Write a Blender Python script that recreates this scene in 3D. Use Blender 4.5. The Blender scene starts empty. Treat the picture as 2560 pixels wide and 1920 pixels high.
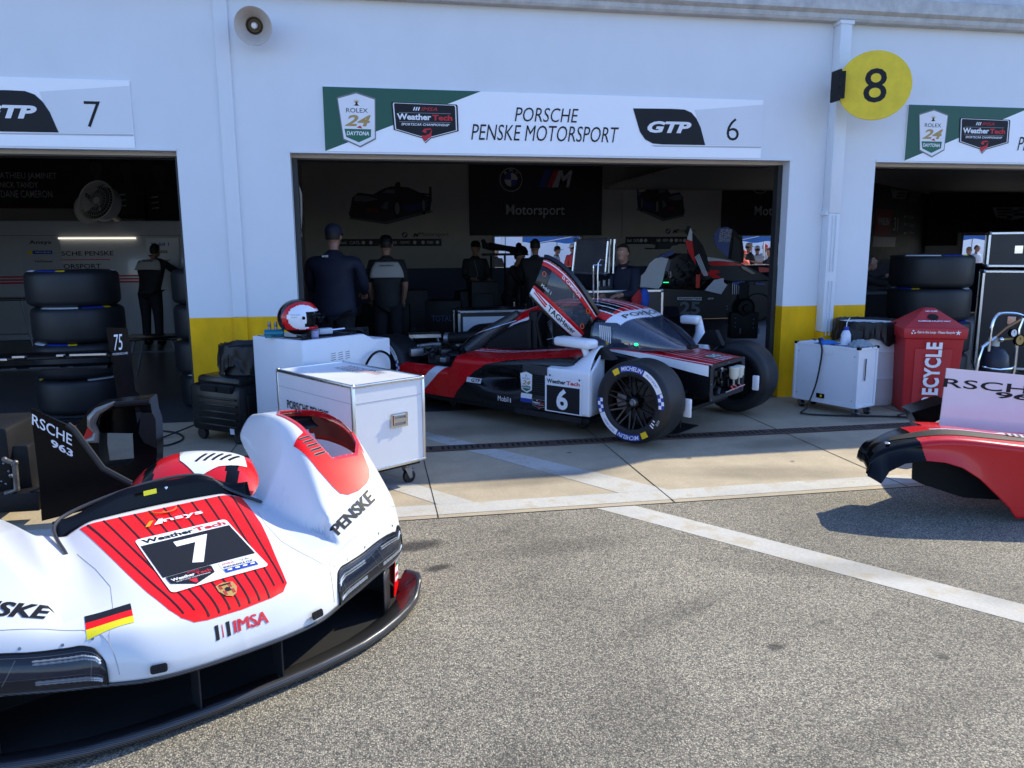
import bpy, bmesh, math, random
from mathutils import Vector, Matrix, noise, geometry
S = bpy.context.scene
C = S.collection
rad = math.radians
# ---------------- camera, sky, sun, exposure ----------------
CH = 1.65
YAW, PITCH, ROLL, FPX = rad(10.248), rad(9.888), rad(-0.322), 1921.9
cy_, sy_, cp_, sp_ = math.cos(YAW), math.sin(YAW), math.cos(PITCH), math.sin(PITCH)
FW = Vector((sy_*cp_, cy_*cp_, -sp_)); R0 = Vector((cy_, -sy_, 0)); U0 = R0.cross(FW)
RT = math.cos(ROLL)*R0 + math.sin(ROLL)*U0; UP = -math.sin(ROLL)*R0 + math.cos(ROLL)*U0
cd = bpy.data.cameras.new('camera'); cam = bpy.data.objects.new('camera', cd); C.objects.link(cam)
M4 = Matrix((( RT.x, UP.x, -FW.x, 0), (RT.y, UP.y, -FW.y, 0), (RT.z, UP.z, -FW.z, CH), (0, 0, 0, 1)))
cam.matrix_world = M4
cd.sensor_width = 36; cd.lens = FPX/2560*36; cd.clip_start = 0.05; cd.clip_end = 2000
S.camera = cam
SUN_EL, SUN_AZ = rad(40), rad(66)
w = bpy.data.worlds.new("World"); S.world = w; w.use_nodes = True
nt = w.node_tree; bgn = nt.nodes['Background']
sk = nt.nodes.new('ShaderNodeTexSky'); sk.sky_type = 'NISHITA'; sk.sun_disc = False
sk.sun_elevation = SUN_EL; sk.sun_rotation = SUN_AZ; sk.altitude = 10; sk.air_density = 1.0; sk.dust_density = 0.3; sk.ozone_density = 3.0
tn = nt.nodes.new('ShaderNodeVectorMath'); tn.operation = 'MULTIPLY'; tn.inputs[1].default_value = (.90, 1.0, 1.26)
nt.links.new(sk.outputs[0], tn.inputs[0]); nt.links.new(tn.outputs[0], bgn.inputs[0]); bgn.inputs[1].default_value = 0.15
sd = bpy.data.lights.new('sun', 'SUN'); sd.energy = 3.4; sd.angle = rad(0.5); sd.color = (1, 0.92, 0.70)
so = bpy.data.objects.new('sun', sd); C.objects.link(so)
sdir = Vector((math.sin(SUN_AZ)*math.cos(SUN_EL), math.cos(SUN_AZ)*math.cos(SUN_EL), math.sin(SUN_EL)))
so.rotation_euler = sdir.to_track_quat('Z', 'Y').to_euler(); so.location = sdir*60
S.view_settings.view_transform = 'Standard'; S.view_settings.look = 'None'; S.view_settings.exposure = 0.96; S.view_settings.gamma = 1
S.render.engine = 'CYCLES'
try: S.cycles.max_bounces = 8; S.cycles.transparent_max_bounces = 12
except Exception: pass
# ---------------- helpers ----------------
def ray(px, py): return FW + RT*((px-1280)/FPX) + UP*((960-py)/FPX)
def gp(px, py, z=0.0):
    d = ray(px, py); t = (z-CH)/d.z; return Vector((d.x*t, d.y*t, z))
def wp(px, py, Y):
    d = ray(px, py); t = Y/d.y; return Vector((d.x*t, Y, CH+d.z*t))
def zoomed(x0, y0, s): return lambda x, y: (x0+x*s, y0+y*s)
MATS = {}
def mat(n, col=(.5,.5,.5), rough=.5, metal=0., coat=0., var=0., vs=6., bump=0., bs=80., spec=.5, emit=0., alpha=1., trans=0., st=None):
    if n in MATS: return MATS[n]
    m = bpy.data.materials.new(n); m.use_nodes = True; t = m.node_tree; b = t.nodes['Principled BSDF']
    b.inputs['Base Color'].default_value = (*col, 1); b.inputs['Roughness'].default_value = rough
    b.inputs['Metallic'].default_value = metal; b.inputs['Coat Weight'].default_value = coat; b.inputs['Coat Roughness'].default_value = .04
    b.inputs['Specular IOR Level'].default_value = spec
    if emit: b.inputs['Emission Color'].default_value = (*col, 1); b.inputs['Emission Strength'].default_value = emit
    if alpha < 1: b.inputs['Alpha'].default_value = alpha
    if trans: b.inputs['Transmission Weight'].default_value = trans
    tc = t.nodes.new('ShaderNodeTexCoord')
    v = var if var else .04
    nz = t.nodes.new('ShaderNodeTexNoise'); nz.inputs['Scale'].default_value = vs; nz.inputs['Detail'].default_value = 6; nz.inputs['Roughness'].default_value = .65
    if st:
        mp = t.nodes.new('ShaderNodeMapping'); mp.inputs['Scale'].default_value = st; t.links.new(tc.outputs['Object'], mp.inputs['Vector']); t.links.new(mp.outputs[0], nz.inputs['Vector'])
    else: t.links.new(tc.outputs['Object'], nz.inputs['Vector'])
    mr = t.nodes.new('ShaderNodeMapRange'); mr.inputs[1].default_value = .3; mr.inputs[2].default_value = .7; mr.inputs[3].default_value = 1-v; mr.inputs[4].default_value = 1+v*.4
    t.links.new(nz.outputs[0], mr.inputs[0])
    mx = t.nodes.new('ShaderNodeVectorMath'); mx.operation = 'SCALE'; mx.inputs[0].default_value = col
    t.links.new(mr.outputs[0], mx.inputs['Scale']); t.links.new(mx.outputs[0], b.inputs['Base Color'])
    rr = t.nodes.new('ShaderNodeMapRange'); rr.inputs[1].default_value = .3; rr.inputs[2].default_value = .7
    rr.inputs[3].default_value = max(.02, rough*.9); rr.inputs[4].default_value = min(1, rough*1.12+.01)
    t.links.new(nz.outputs[0], rr.inputs[0]); t.links.new(rr.outputs[0], b.inputs['Roughness'])
    if bump:
        n2 = t.nodes.new('ShaderNodeTexNoise'); n2.inputs['Scale'].default_value = bs; n2.inputs['Detail'].default_value = 4
        t.links.new(tc.outputs['Object'], n2.inputs['Vector'])
        bp = t.nodes.new('ShaderNodeBump'); bp.inputs['Strength'].default_value = bump; bp.inputs['Distance'].default_value = .01
        t.links.new(n2.outputs[0], bp.inputs['Height']); t.links.new(bp.outputs[0], b.inputs['Normal'])
    MATS[n] = m; return m
TXT = {}
def text_geo(s, shear=0., bold=0., space=1.):
    k = (s, shear, bold, space)
    if k in TXT: return TXT[k]
    cu = bpy.data.curves.new('t', 'FONT'); cu.body = s; cu.shear = shear; cu.offset = bold; cu.space_character = space
    cu.resolution_u = 3; cu.fill_mode = 'FRONT'
    o = bpy.data.objects.new('t', cu); C.objects.link(o)
    dg = bpy.context.evaluated_depsgraph_get(); me = bpy.data.meshes.new_from_object(o.evaluated_get(dg))
    V = [(v.co.x, v.co.y) for v in me.vertices]; F_ = [tuple(p.vertices) for p in me.polygons if p.area > 1e-9]
    bpy.data.objects.remove(o); bpy.data.curves.remove(cu); bpy.data.meshes.remove(me)
    if V:
        x0 = min(v[0] for v in V); x1 = max(v[0] for v in V); y0 = min(v[1] for v in V); y1 = max(v[1] for v in V)
        V = [((x-x0)/(x1-x0), (y-y0)/(y1-y0)) for x, y in V]
    TXT[k] = (V, F_); return TXT[k]
def frame(o, x, y):   # matrix with origin o, x axis, y axis, z = x cross y
    x = Vector(x).normalized(); y = Vector(y); z = x.cross(y).normalized(); y = z.cross(x); o = Vector(o)
    return Matrix(((x.x, y.x, z.x, o.x), (x.y, y.y, z.y, o.y), (x.z, y.z, z.z, o.z), (0, 0, 0, 1)))
class MB:
    def __init__(s): s.v = []; s.f = []; s.mi = []; s.mats = []; s.c = 0; s.T = Matrix.Identity(4)
    def m(s, mt):
        if mt not in s.mats: s.mats.append(mt)
        s.c = s.mats.index(mt); return s
    def add(s, V, F_, M=None):
        T = s.T @ M if M is not None else s.T; n = len(s.v)
        s.v += [tuple(T @ Vector(v)) for v in V]; s.f += [tuple(n+i for i in f) for f in F_]; s.mi += [s.c]*len(F_); return s
    def box(s, c, d, rz=0., bev=0., M=None):
        x, y, z = d[0]/2, d[1]/2, d[2]/2
        R = Matrix.Translation(c) @ Matrix.Rotation(rz, 4, 'Z')
        if M is not None: R = M @ R
        if bev <= 0 or min(x, y, z) < bev*1.2:
            V = [(a*x, b*y, c_*z) for a in (-1, 1) for b in (-1, 1) for c_ in (-1, 1)]
            return s.add(V, [(0,1,3,2),(4,6,7,5),(0,4,5,1),(2,3,7,6),(0,2,6,4),(1,5,7,3)], R)
        bm = bmesh.new(); bmesh.ops.create_cube(bm, size=2)
        for v in bm.verts: v.co = Vector((v.co.x*x, v.co.y*y, v.co.z*z))
        bmesh.ops.bevel(bm, geom=bm.edges[:], offset=bev, segments=2, profile=.5, affect='EDGES')
        return s.bm(bm, R)
    def bm(s, bm, M=None):
        bm.verts.index_update(); V = [v.co.copy() for v in bm.verts]; F_ = [tuple(v.index for v in f.verts) for f in bm.faces]; bm.free()
        return s.add(V, F_, M)
    def b2(s, a, b, bev=0.):   # box from min corner to max corner
        return s.box([(a[i]+b[i])/2 for i in range(3)], [abs(b[i]-a[i]) for i in range(3)], 0, bev)
    def quad(s, p0, p1, p2, p3): return s.add([p0, p1, p2, p3], [(0, 1, 2, 3)])
    def tube(s, pts, r, n=8, cap=True, smooth=0):
        P = [Vector(p) for p in pts]
        if smooth:
            Q = []
            for i in range(len(P)-1):
                a = P[max(i-1, 0)]; b = P[i]; c = P[i+1]; d = P[min(i+2, len(P)-1)]
                for k in range(smooth):
                    t = k/smooth; Q.append(.5*((2*b)+(-a+c)*t+(2*a-5*b+4*c-d)*t*t+(-a+3*b-3*c+d)*t**3))
            Q.append(P[-1]); P = Q
        V = []; F_ = []; up = None
        for i, p in enumerate(P):
            d = (P[min(i+1, len(P)-1)]-P[max(i-1, 0)]).normalized()
            if up is None: up = Vector((0, 0, 1)) if abs(d.z) < .9 else Vector((1, 0, 0))
            a = d.cross(up).normalized(); up = a.cross(d).normalized()
            rr = r[i] if isinstance(r, (list, tuple)) and len(r) == len(P) else (r if not isinstance(r, (list, tuple)) else r[0])
            for k in range(n):
                t = 2*math.pi*k/n; V.append(p+a*(rr*math.cos(t))+up*(rr*math.sin(t)))
        for i in range(len(P)-1):
            for k in range(n):
                k2 = (k+1) % n; F_.append((i*n+k, i*n+k2, (i+1)*n+k2, (i+1)*n+k))
        if cap: F_.append(tuple(range(n))[::-1]); F_.append(tuple((len(P)-1)*n+k for k in range(n)))
        return s.add(V, F_)
    def lathe(s, prof, M=None, n=32, a0=0., a1=2*math.pi, cap=False):   # prof [(r,z)] around local z
        full = abs(a1-a0-2*math.pi) < 1e-6; m_ = n if full else n+1; V = []; F_ = []
        for r, z in prof:
            for k in range(m_):
                t = a0+(a1-a0)*k/n; V.append((r*math.cos(t), r*math.sin(t), z))
        for i in range(len(prof)-1):
            for k in range(n):
                k2 = (k+1) % m_; F_.append((i*m_+k, i*m_+k2, (i+1)*m_+k2, (i+1)*m_+k))
        if cap: F_.append(tuple(range(m_))[::-1]); F_.append(tuple((len(prof)-1)*m_+k for k in range(m_)))
        return s.add(V, F_, M)
    def ball(s, c, r, n=16, M=None):
        r = (r, r, r) if not isinstance(r, (tuple, list)) else r
        pr = [(max(1e-4, math.sin(math.pi*i/(n//2))), -math.cos(math.pi*i/(n//2))) for i in range(n//2+1)]
        T = Matrix.Translation(c) @ Matrix.Diagonal((*r, 1))
        return s.lathe(pr, (M @ T) if M is not None else T, n)
    def poly(s, pts, M=None, h=0.):    # flat polygon in local xy, optionally extruded by h along +z
        V = [(p[0], p[1], 0) for p in pts]; n = len(V)
        if not h: return s.add(V, [tuple(range(n))], M)
        V2 = V+[(p[0], p[1], h) for p in pts]
        F_ = [tuple(range(n))[::-1], tuple(range(n, 2*n))]+[(i, (i+1) % n, n+(i+1) % n, n+i) for i in range(n)]
        return s.add(V2, F_, M)
    def text(s, t, x, y, w_, h, M=None, shear=0., bold=0., space=1., z=0., warp=None):
        V, F_ = text_geo(t, shear, bold, space)
        V = [(x+a*w_, y+b*h, z) for a, b in V]
        if warp: V = [warp(v[0], v[1]) for v in V]
        return s.add(V, F_, M)
    def grid(s, fn, nu, nv, close=False, skip=None, mfn=None):
        V = [fn(i/nu, j/nv) for j in range(nv+1) for i in range(nu+1)]; c0 = s.c
        n = len(s.v); s.v += [tuple(s.T @ Vector(v)) for v in V]
        for j in range(nv):
            for i in range(nu):
                a = j*(nu+1)+i; q = (a, a+1, a+nu+2, a+nu+1)
                cc = [sum(V[k][d] for k in q)/4 for d in range(3)]
                if skip and skip(*cc): continue
                if mfn: s.m(mfn(*cc))
                s.f.append(tuple(n+k for k in q)); s.mi.append(s.c)
        s.c = c0; return s
    def build(s, name, parent=None, sm=35, thick=0., off=-1, label=None, merge=False):
        me = bpy.data.meshes.new(name); me.from_pydata(s.v, [], s.f)
        if merge:
            me.polygons.foreach_set('material_index', s.mi); bm = bmesh.new(); bm.from_mesh(me)
            bmesh.ops.remove_doubles(bm, verts=bm.verts[:], dist=1e-5); bm.to_mesh(me); bm.free()
        else: me.polygons.foreach_set('material_index', s.mi)
        for m_ in s.mats: me.materials.append(m_)
        me.polygons.foreach_set('use_smooth', [sm > 0]*len(me.polygons)); me.update()
        if sm > 0: me.set_sharp_from_angle(angle=rad(sm))
        o = bpy.data.objects.new(name, me); C.objects.link(o)
        if parent: o.parent = parent
        if thick:
            md = o.modifiers.new('s', 'SOLIDIFY'); md.thickness = thick; md.offset = off
        if label: o['label'] = label
        return o
def thing(name, label, cat, loc=(0,0,0), rz=0., group=None):
    o = bpy.data.objects.new(name, None); C.objects.link(o); o.empty_display_size = .1
    o.location = loc; o.rotation_euler = (0, 0, rz); return tag(o, label, cat, group)
def tag(o, label, cat, group=None):
    o['label'] = label; o['category'] = cat
    if group: o['group'] = group
    return o
def struct(o): o['kind'] = 'structure'; return o
def dup(root, loc, rz=None, label=None):
    def cp(o, p):
        c = o.copy(); C.objects.link(c)
        if p: c.parent = p
        for ch in list(o.children): cp(ch, c)
        return c
    r = cp(root, None); r.location = loc
    if rz is not None: r.rotation_euler = (0, 0, rz)
    if label: r['label'] = label
    return r
def lerp(a, b, t): return a+(b-a)*t
def ss(a, b, x):
    t = max(0, min(1, (x-a)/(b-a))); return t*t*(3-2*t)
def itp(P, x):
    if x <= P[0][0]: return P[0][1]
    for (a, u), (b, v) in zip(P, P[1:]):
        if x <= b: return u+(v-u)*(x-a)/(b-a)
    return P[-1][1]
def sitp(P, x):
    n = len(P)
    if x <= P[0][0]: return P[0][1]
    if x >= P[-1][0]: return P[-1][1]
    for i in range(n-1):
        if x <= P[i+1][0]:
            x0, x1 = P[i][0], P[i+1][0]; h = x1-x0; t = (x-x0)/h
            m0 = (P[i+1][1]-P[i-1][1])/(P[i+1][0]-P[i-1][0]) if i > 0 else (P[1][1]-P[0][1])/(P[1][0]-P[0][0])
            m1 = (P[i+2][1]-P[i][1])/(P[i+2][0]-P[i][0]) if i+2 < n else (P[-1][1]-P[-2][1])/(P[-1][0]-P[-2][0])
            return (2*t**3-3*t*t+1)*P[i][1]+(t**3-2*t*t+t)*h*m0+(-2*t**3+3*t*t)*P[i+1][1]+(t**3-t*t)*h*m1
def inpoly(P, x, y):
    c = False; n = len(P); j = n-1
    for i in range(n):
        if (P[i][1] > y) != (P[j][1] > y) and x < (P[j][0]-P[i][0])*(y-P[i][1])/(P[j][1]-P[i][1])+P[i][0]: c = not c
        j = i
    return c
def drape(mb, V, F_, fn, step=.02):     # V 2-D points, F_ faces; slice finely and put on surface fn(x,y)->point
    bm = bmesh.new(); vs = [bm.verts.new((x, y, 0)) for x, y in V]
    for f in F_:
        try: bm.faces.new([vs[i] for i in f])
        except ValueError: pass
    bmesh.ops.triangulate(bm, faces=[f for f in bm.faces if len(f.verts) > 4])
    xs = [v[0] for v in V]; ys = [v[1] for v in V]
    for ax, lo, hi in ((0, min(xs), max(xs)), (1, min(ys), max(ys))):
        k = math.ceil(lo/step)
        while k*step < hi:
            p = [0, 0, 0]; p[ax] = k*step; nn = [0, 0, 0]; nn[ax] = 1
            bmesh.ops.bisect_plane(bm, geom=bm.verts[:]+bm.edges[:]+bm.faces[:], plane_co=p, plane_no=nn, dist=1e-6); k += 1
    for v in bm.verts: v.co = fn(v.co.x, v.co.y)
    for f in bm.faces: f.normal_update()
    mb.bm(bm)
# ---------------- shared materials ----------------
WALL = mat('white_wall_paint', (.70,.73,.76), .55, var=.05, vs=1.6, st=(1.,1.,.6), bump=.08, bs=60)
YEL = mat('yellow_wall_paint', (.88,.46,.004), .6, spec=.2, var=.22, vs=2.5, st=(2.,1.,.8), bump=.08, bs=60)
WHITE = mat('white_gloss', (.78,.79,.80), .3, coat=.5, var=.02)
WVINYL = mat('white_vinyl', (.90,.91,.93), .45, var=.02)
BLACK = mat('black_gloss', (.003,.003,.004), .16, spec=.18, coat=.0, var=.1)
MATT = mat('black_matt', (.006,.006,.007), .55, spec=.25, var=.15, bump=.1)
DARK = mat('dark_grey', (.018,.019,.022), .5, spec=.3, var=.1)
RUB = mat('tyre_rubber', (.010,.011,.013), .48, spec=.4, var=.25, vs=9, bump=.12, bs=120)
RED = mat('red_paint', (.55,.008,.012), .25, coat=.8, var=.03)
INK = mat('black_print', (.010,.010,.013), .5, spec=.25)
WPR = mat('white_print', (.78,.78,.8), .5)
RPR = mat('red_print', (.55,.01,.02), .5)
BPR = mat('blue_print', (.01,.04,.32), .5)
GPR = mat('green_print', (.01,.13,.065), .5, var=.06)
GOLD = mat('gold_print', (.42,.27,.08), .45)
YPR = mat('yellow_print', (.75,.5,.01), .45)
ALU = mat('aluminium', (.62,.63,.65), .28, metal=1., var=.1, bump=.05)
CHR = mat('chrome', (.75,.76,.78), .1, metal=1.)
STEEL = mat('dull_steel', (.25,.26,.28), .4, metal=.8, var=.2)
NAVY = mat('navy_cloth', (.008,.012,.035), .8, var=.2, bump=.2)
GREY = mat('mid_grey', (.18,.18,.19), .5, var=.08)
GLASS = mat('dark_glass', (.05,.07,.11), .04, alpha=.5, spec=1., coat=1.)
ORG = mat('orange_plastic', (.8,.12,.01), .4)
def carbon(n='carbon_fibre', base=(.012,.012,.013), sc=260):
    if n in MATS: return MATS[n]
    m = mat(n, base, .32, spec=.4, coat=.12); t = m.node_tree; b = t.nodes['Principled BSDF']
    tc = t.nodes.new('ShaderNodeTexCoord'); ck = t.nodes.new('ShaderNodeTexWave'); ck.wave_type = 'BANDS'; ck.bands_direction = 'DIAGONAL'; ck.inputs['Scale'].default_value = sc*.25; ck.inputs['Distortion'].default_value = 1.
    t.links.new(tc.outputs['Object'], ck.inputs[0]); mx = t.nodes.new('ShaderNodeMixRGB')
    mx.inputs[1].default_value = (base[0]*.5, base[1]*.5, base[2]*.5, 1); mx.inputs[2].default_value = (base[0]*5, base[1]*5, base[2]*5, 1)
    t.links.new(ck.outputs[0], mx.inputs[0]); t.links.new(mx.outputs[0], b.inputs['Base Color']); return m
CARB = carbon()
# ---------------- ground ----------------
def ground_mat(n, kind):
    m = bpy.data.materials.new(n); m.use_nodes = True; t = m.node_tree; b = t.nodes['Principled BSDF']; N = t.nodes.new; L = t.links.new
    tc = N('ShaderNodeTexCoord')
    big = N('ShaderNodeTexNoise'); big.inputs['Scale'].default_value = .9; big.inputs['Detail'].default_value = 7; big.inputs['Roughness'].default_value = .6
    L(tc.outputs['Object'], big.inputs['Vector'])
    bump = N('ShaderNodeBump')
    if kind == 'asphalt':
        def layer(sc, lo, hi):
            v = N('ShaderNodeTexVoronoi'); v.inputs['Scale'].default_value = sc; L(tc.outputs['Object'], v.inputs['Vector'])
            sp = N('ShaderNodeSeparateColor'); L(v.outputs['Color'], sp.inputs[0])
            r = N('ShaderNodeValToRGB'); r.color_ramp.elements[0].position = lo; r.color_ramp.elements[0].color = (.085,.080,.070,1)
            r.color_ramp.elements[1].position = hi; r.color_ramp.elements[1].color = (.66,.575,.42,1)
            e = r.color_ramp.elements.new((lo+hi)/2); e.color = (.32,.285,.22,1)
            L(sp.outputs[0], r.inputs[0]); return v, r
        v1, r1 = layer(150, .18, .85); v2, r2 = layer(270, .2, .9)
        mx = N('ShaderNodeMixRGB'); mx.inputs[0].default_value = .45; L(r1.outputs[0], mx.inputs[1]); L(r2.outputs[0], mx.inputs[2])
        # tar between the stones
        rg = N('ShaderNodeMapRange'); rg.inputs[1].default_value = .25; rg.inputs[2].default_value = .6; rg.inputs[3].default_value = 1.; rg.inputs[4].default_value = .5
        L(v1.outputs['Distance'], rg.inputs[0])
        st = N('ShaderNodeMapRange'); st.inputs[1].default_value = .35; st.inputs[2].default_value = .72; st.inputs[3].default_value = .72; st.inputs[4].default_value = 1.15
        L(big.outputs[0], st.inputs[0])
        # oil spots
        sp2 = N('ShaderNodeTexNoise'); sp2.inputs['Scale'].default_value = 3.3; sp2.inputs['Detail'].default_value = 3; L(tc.outputs['Object'], sp2.inputs['Vector'])
        s3 = N('ShaderNodeMapRange'); s3.inputs[1].default_value = .66; s3.inputs[2].default_value = .76; s3.inputs[3].default_value = 1; s3.inputs[4].default_value = .55; L(sp2.outputs[0], s3.inputs[0])
        a = N('ShaderNodeVectorMath'); a.operation = 'SCALE'; L(mx.outputs[0], a.inputs[0]); L(rg.outputs[0], a.inputs['Scale'])
        a2 = N('ShaderNodeVectorMath'); a2.operation = 'SCALE'; L(a.outputs[0], a2.inputs[0]); L(st.outputs[0], a2.inputs['Scale'])
        a3 = N('ShaderNodeVectorMath'); a3.operation = 'SCALE'; L(a2.outputs[0], a3.inputs[0]); L(s3.outputs[0], a3.inputs['Scale'])
        L(a3.outputs[0], b.inputs['Base Color']); b.inputs['Roughness'].default_value = .85
        L(v1.outputs['Distance'], bump.inputs['Height']); bump.inputs['Strength'].default_value = .75; bump.inputs['Distance'].default_value = .004; bump.invert = True
    else:
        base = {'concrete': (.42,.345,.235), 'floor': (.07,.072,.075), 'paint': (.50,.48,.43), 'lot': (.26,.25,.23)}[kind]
        fine = N('ShaderNodeTexNoise'); fine.inputs['Scale'].default_value = 60; fine.inputs['Detail'].default_value = 5; L(tc.outputs['Object'], fine.inputs['Vector'])
        mid = N('ShaderNodeTexNoise'); mid.inputs['Scale'].default_value = 5; mid.inputs['Detail'].default_value = 8; mid.inputs['Roughness'].default_value = .7; L(tc.outputs['Object'], mid.inputs['Vector'])
        def mr(i, lo, hi, a_, b_):
            r = N('ShaderNodeMapRange'); r.inputs[1].default_value = lo; r.inputs[2].default_value = hi; r.inputs[3].default_value = a_; r.inputs[4].default_value = b_; L(i, r.inputs[0]); return r.outputs[0]
        k = N('ShaderNodeMath'); k.operation = 'MULTIPLY'; L(mr(big.outputs[0], .3, .7, .8, 1.12), k.inputs[0]); L(mr(mid.outputs[0], .3, .75, .86, 1.08), k.inputs[1])
        k2 = N('ShaderNodeMath'); k2.operation = 'MULTIPLY'; L(k.outputs[0], k2.inputs[0]); L(mr(fine.outputs[0], .3, .7, .9, 1.06), k2.inputs[1])
        a = N('ShaderNodeVectorMath'); a.operation = 'SCALE'; a.inputs[0].default_value = base; L(k2.outputs[0], a.inputs['Scale'])
        if kind == 'paint':
            wm = mr(mid.outputs[0], .5, .62, 0, .75); mx = N('ShaderNodeMixRGB'); L(wm, mx.inputs[0]); L(a.outputs[0], mx.inputs[1]); mx.inputs[2].default_value = (.38,.32,.23,1); L(mx.outputs[0], b.inputs['Base Color'])
        else: L(a.outputs[0], b.inputs['Base Color'])
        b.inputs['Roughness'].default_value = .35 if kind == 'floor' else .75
        L(fine.outputs[0], bump.inputs['Height']); bump.inputs['Strength'].default_value = .12; bump.inputs['Distance'].default_value = .004
    L(bump.outputs[0], b.inputs['Normal']); MATS[n] = m; return m
ASPH = ground_mat('exposed_aggregate_asphalt', 'asphalt'); CONC = ground_mat('apron_concrete', 'concrete'); FLOORM = ground_mat('garage_floor_coating', 'floor'); PAINT = ground_mat('worn_white_paint', 'paint'); LOT = ground_mat('far_lot', 'lot')
JOINT = mat('joint_tar', (.02,.019,.018), .8)
DW = 7.835
mb = MB().m(LOT); mb.quad((-300,-300,-.012), (300,-300,-.012), (300,400,-.012), (-300,400,-.012)); struct(mb.build('ground', sm=0))
mb = MB().m(ASPH); mb.quad((-16,-8,0), (18,-8,0), (18,4.602,0), (-16,4.602,0)); struct(mb.build('asphalt_road', sm=0))
mb = MB().m(CONC); mb.quad((-16,4.598,.0015), (18,4.598,.0015), (18,DW,.0015), (-16,DW,.0015)); struct(mb.build('concrete_pavement', sm=0))
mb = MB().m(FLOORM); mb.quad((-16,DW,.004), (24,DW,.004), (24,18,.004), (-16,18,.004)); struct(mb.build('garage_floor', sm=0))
# painted lines
mb = MB().m(PAINT)
def strip(pts, z=.0035): mb.add([(x, y, z) for x, y in pts], [tuple(range(len(pts)))])
strip([(-9,4.66), (2.0,4.66), (1.98,4.86), (-9,4.86)]); strip([(2.0,4.66), (12,4.70), (12,4.92), (1.98,4.86)])
strip([(.28,6.9), (.42,6.97), (1.98,4.862), (1.62,4.862)]); strip([(-.62,6.2), (-.5,6.33), (.62,4.862), (.38,4.862)])
struct(mb.build('apron_paint_lines', sm=0))
mb = MB().m(PAINT); strip([(1.38,4.59), (1.64,4.59), (3.6,2.05), (3.44,1.9)], .0015); struct(mb.build('parking_line_paint', sm=0))
mb = MB().m(JOINT)
for x in (-4.55,-3.1,-1.2,.36,1.92,3.64,5.25,6.8): mb.b2((x-.0035,4.6,.0042), (x+.0035,DW,.0050))
for y in (5.60,): pass
mb.b2((-12,4.593,.0005), (14,4.601,.0028))
struct(mb.build('pavement_joints', sm=0))
# drain channel
IRON = mat('rusty_iron', (.085,.055,.040), .7, var=.5, vs=30, bump=.3)
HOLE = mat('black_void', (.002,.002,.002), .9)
mb = MB().m(HOLE); mb.b2((-9,6.215,.0055), (12,6.345,.0085)); mb.m(IRON)
mb.b2((-9,6.205,.006), (12,6.222,.015)); mb.b2((-9,6.338,.006), (12,6.355,.015))
x = -2.0
while x < 8.5:
    mb.b2((x, 6.222, .008), (x+.030, 6.338, .0125)); x += .050
for k in range(22): mb.b2((-2+.5*k-.03, 6.222, .0085), (-2+.5*k+.03, 6.338, .0155))
tag(mb.build('drain_grate', sm=0), 'long rusty slotted drain grate across the concrete apron', 'drain grate')
# ---------------- garage building ----------------
A_, B_, Cc, D_ = -1.735, -.718, 4.452, 5.466; TOP = 2.573; YB = 1.021; PIT = 6.19; D1L = A_-5.17; D3R = D_+5.17
bld = thing('garage_building', 'long white garage block with three open bays and a yellow base band', 'building', (0, DW, 0))
bld_i = Matrix.Translation((0, -DW, 0))
def B(m_): mb = MB().m(m_); mb.T = bld_i; return mb
mb = B(WALL); TH = .14
for a, b in ((A_, B_), (Cc, D_), (D3R, D3R+1.02), (D1L-1.02, D1L)):
    mb.b2((a, DW, YB), (b, DW+TH, TOP)); 
mb.b2((D1L-1.02, DW, TOP), (D3R+1.02, DW+TH, 4.0))
# shallow pilaster ridge (joint between bays)
mb.b2((-1.33, DW-.022, YB), (-1.20, DW, 4.0), .008)
mb.build('front_wall', bld, sm=0)
for a, b in ((A_, B_), (Cc, D_), (D3R, D3R+1.02), (D1L-1.02, D1L)):
    mb = B(YEL); mb.b2((a, DW, .0), (b, DW+TH, YB))
    if a == A_: mb.b2((-1.33, DW-.022, 0), (-1.20, DW, YB), .008)
    mb.build('yellow_base_band', bld, sm=0)
BOUNCE = mat('bounce_tinted_header', (.50,.45,.38), .55, var=.1, vs=3)  # warm ground bounce on the header's underside is put into its colour
TRK = mat('dark_door_track', (.03,.03,.03), .5, var=.3)
for a, b in ((D1L, A_), (B_, Cc), (D_, D3R)):
    mb = B(BOUNCE); mb.b2((a, DW+.142, TOP-.03), (b, DW+.28, TOP+.10)); mb.b2((a, DW+.282, TOP-.015), (b, DW+.42, TOP+.2)); mb.m(TRK)
    mb.b2((a, DW+.422, TOP-.02), (b, DW+.6, TOP+.2)); mb.m(WALL); mb.b2((a-.0, DW-.012, TOP), (b, DW-.0015, TOP+.025)); mb.build('door_header', bld, sm=0)
    for x in (a, b-.05): mb = B(TRK); mb.b2((x, DW+.145, .005), (x+.05, DW+.24, TOP-.032)); mb.build('door_track', bld, sm=0)
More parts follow.
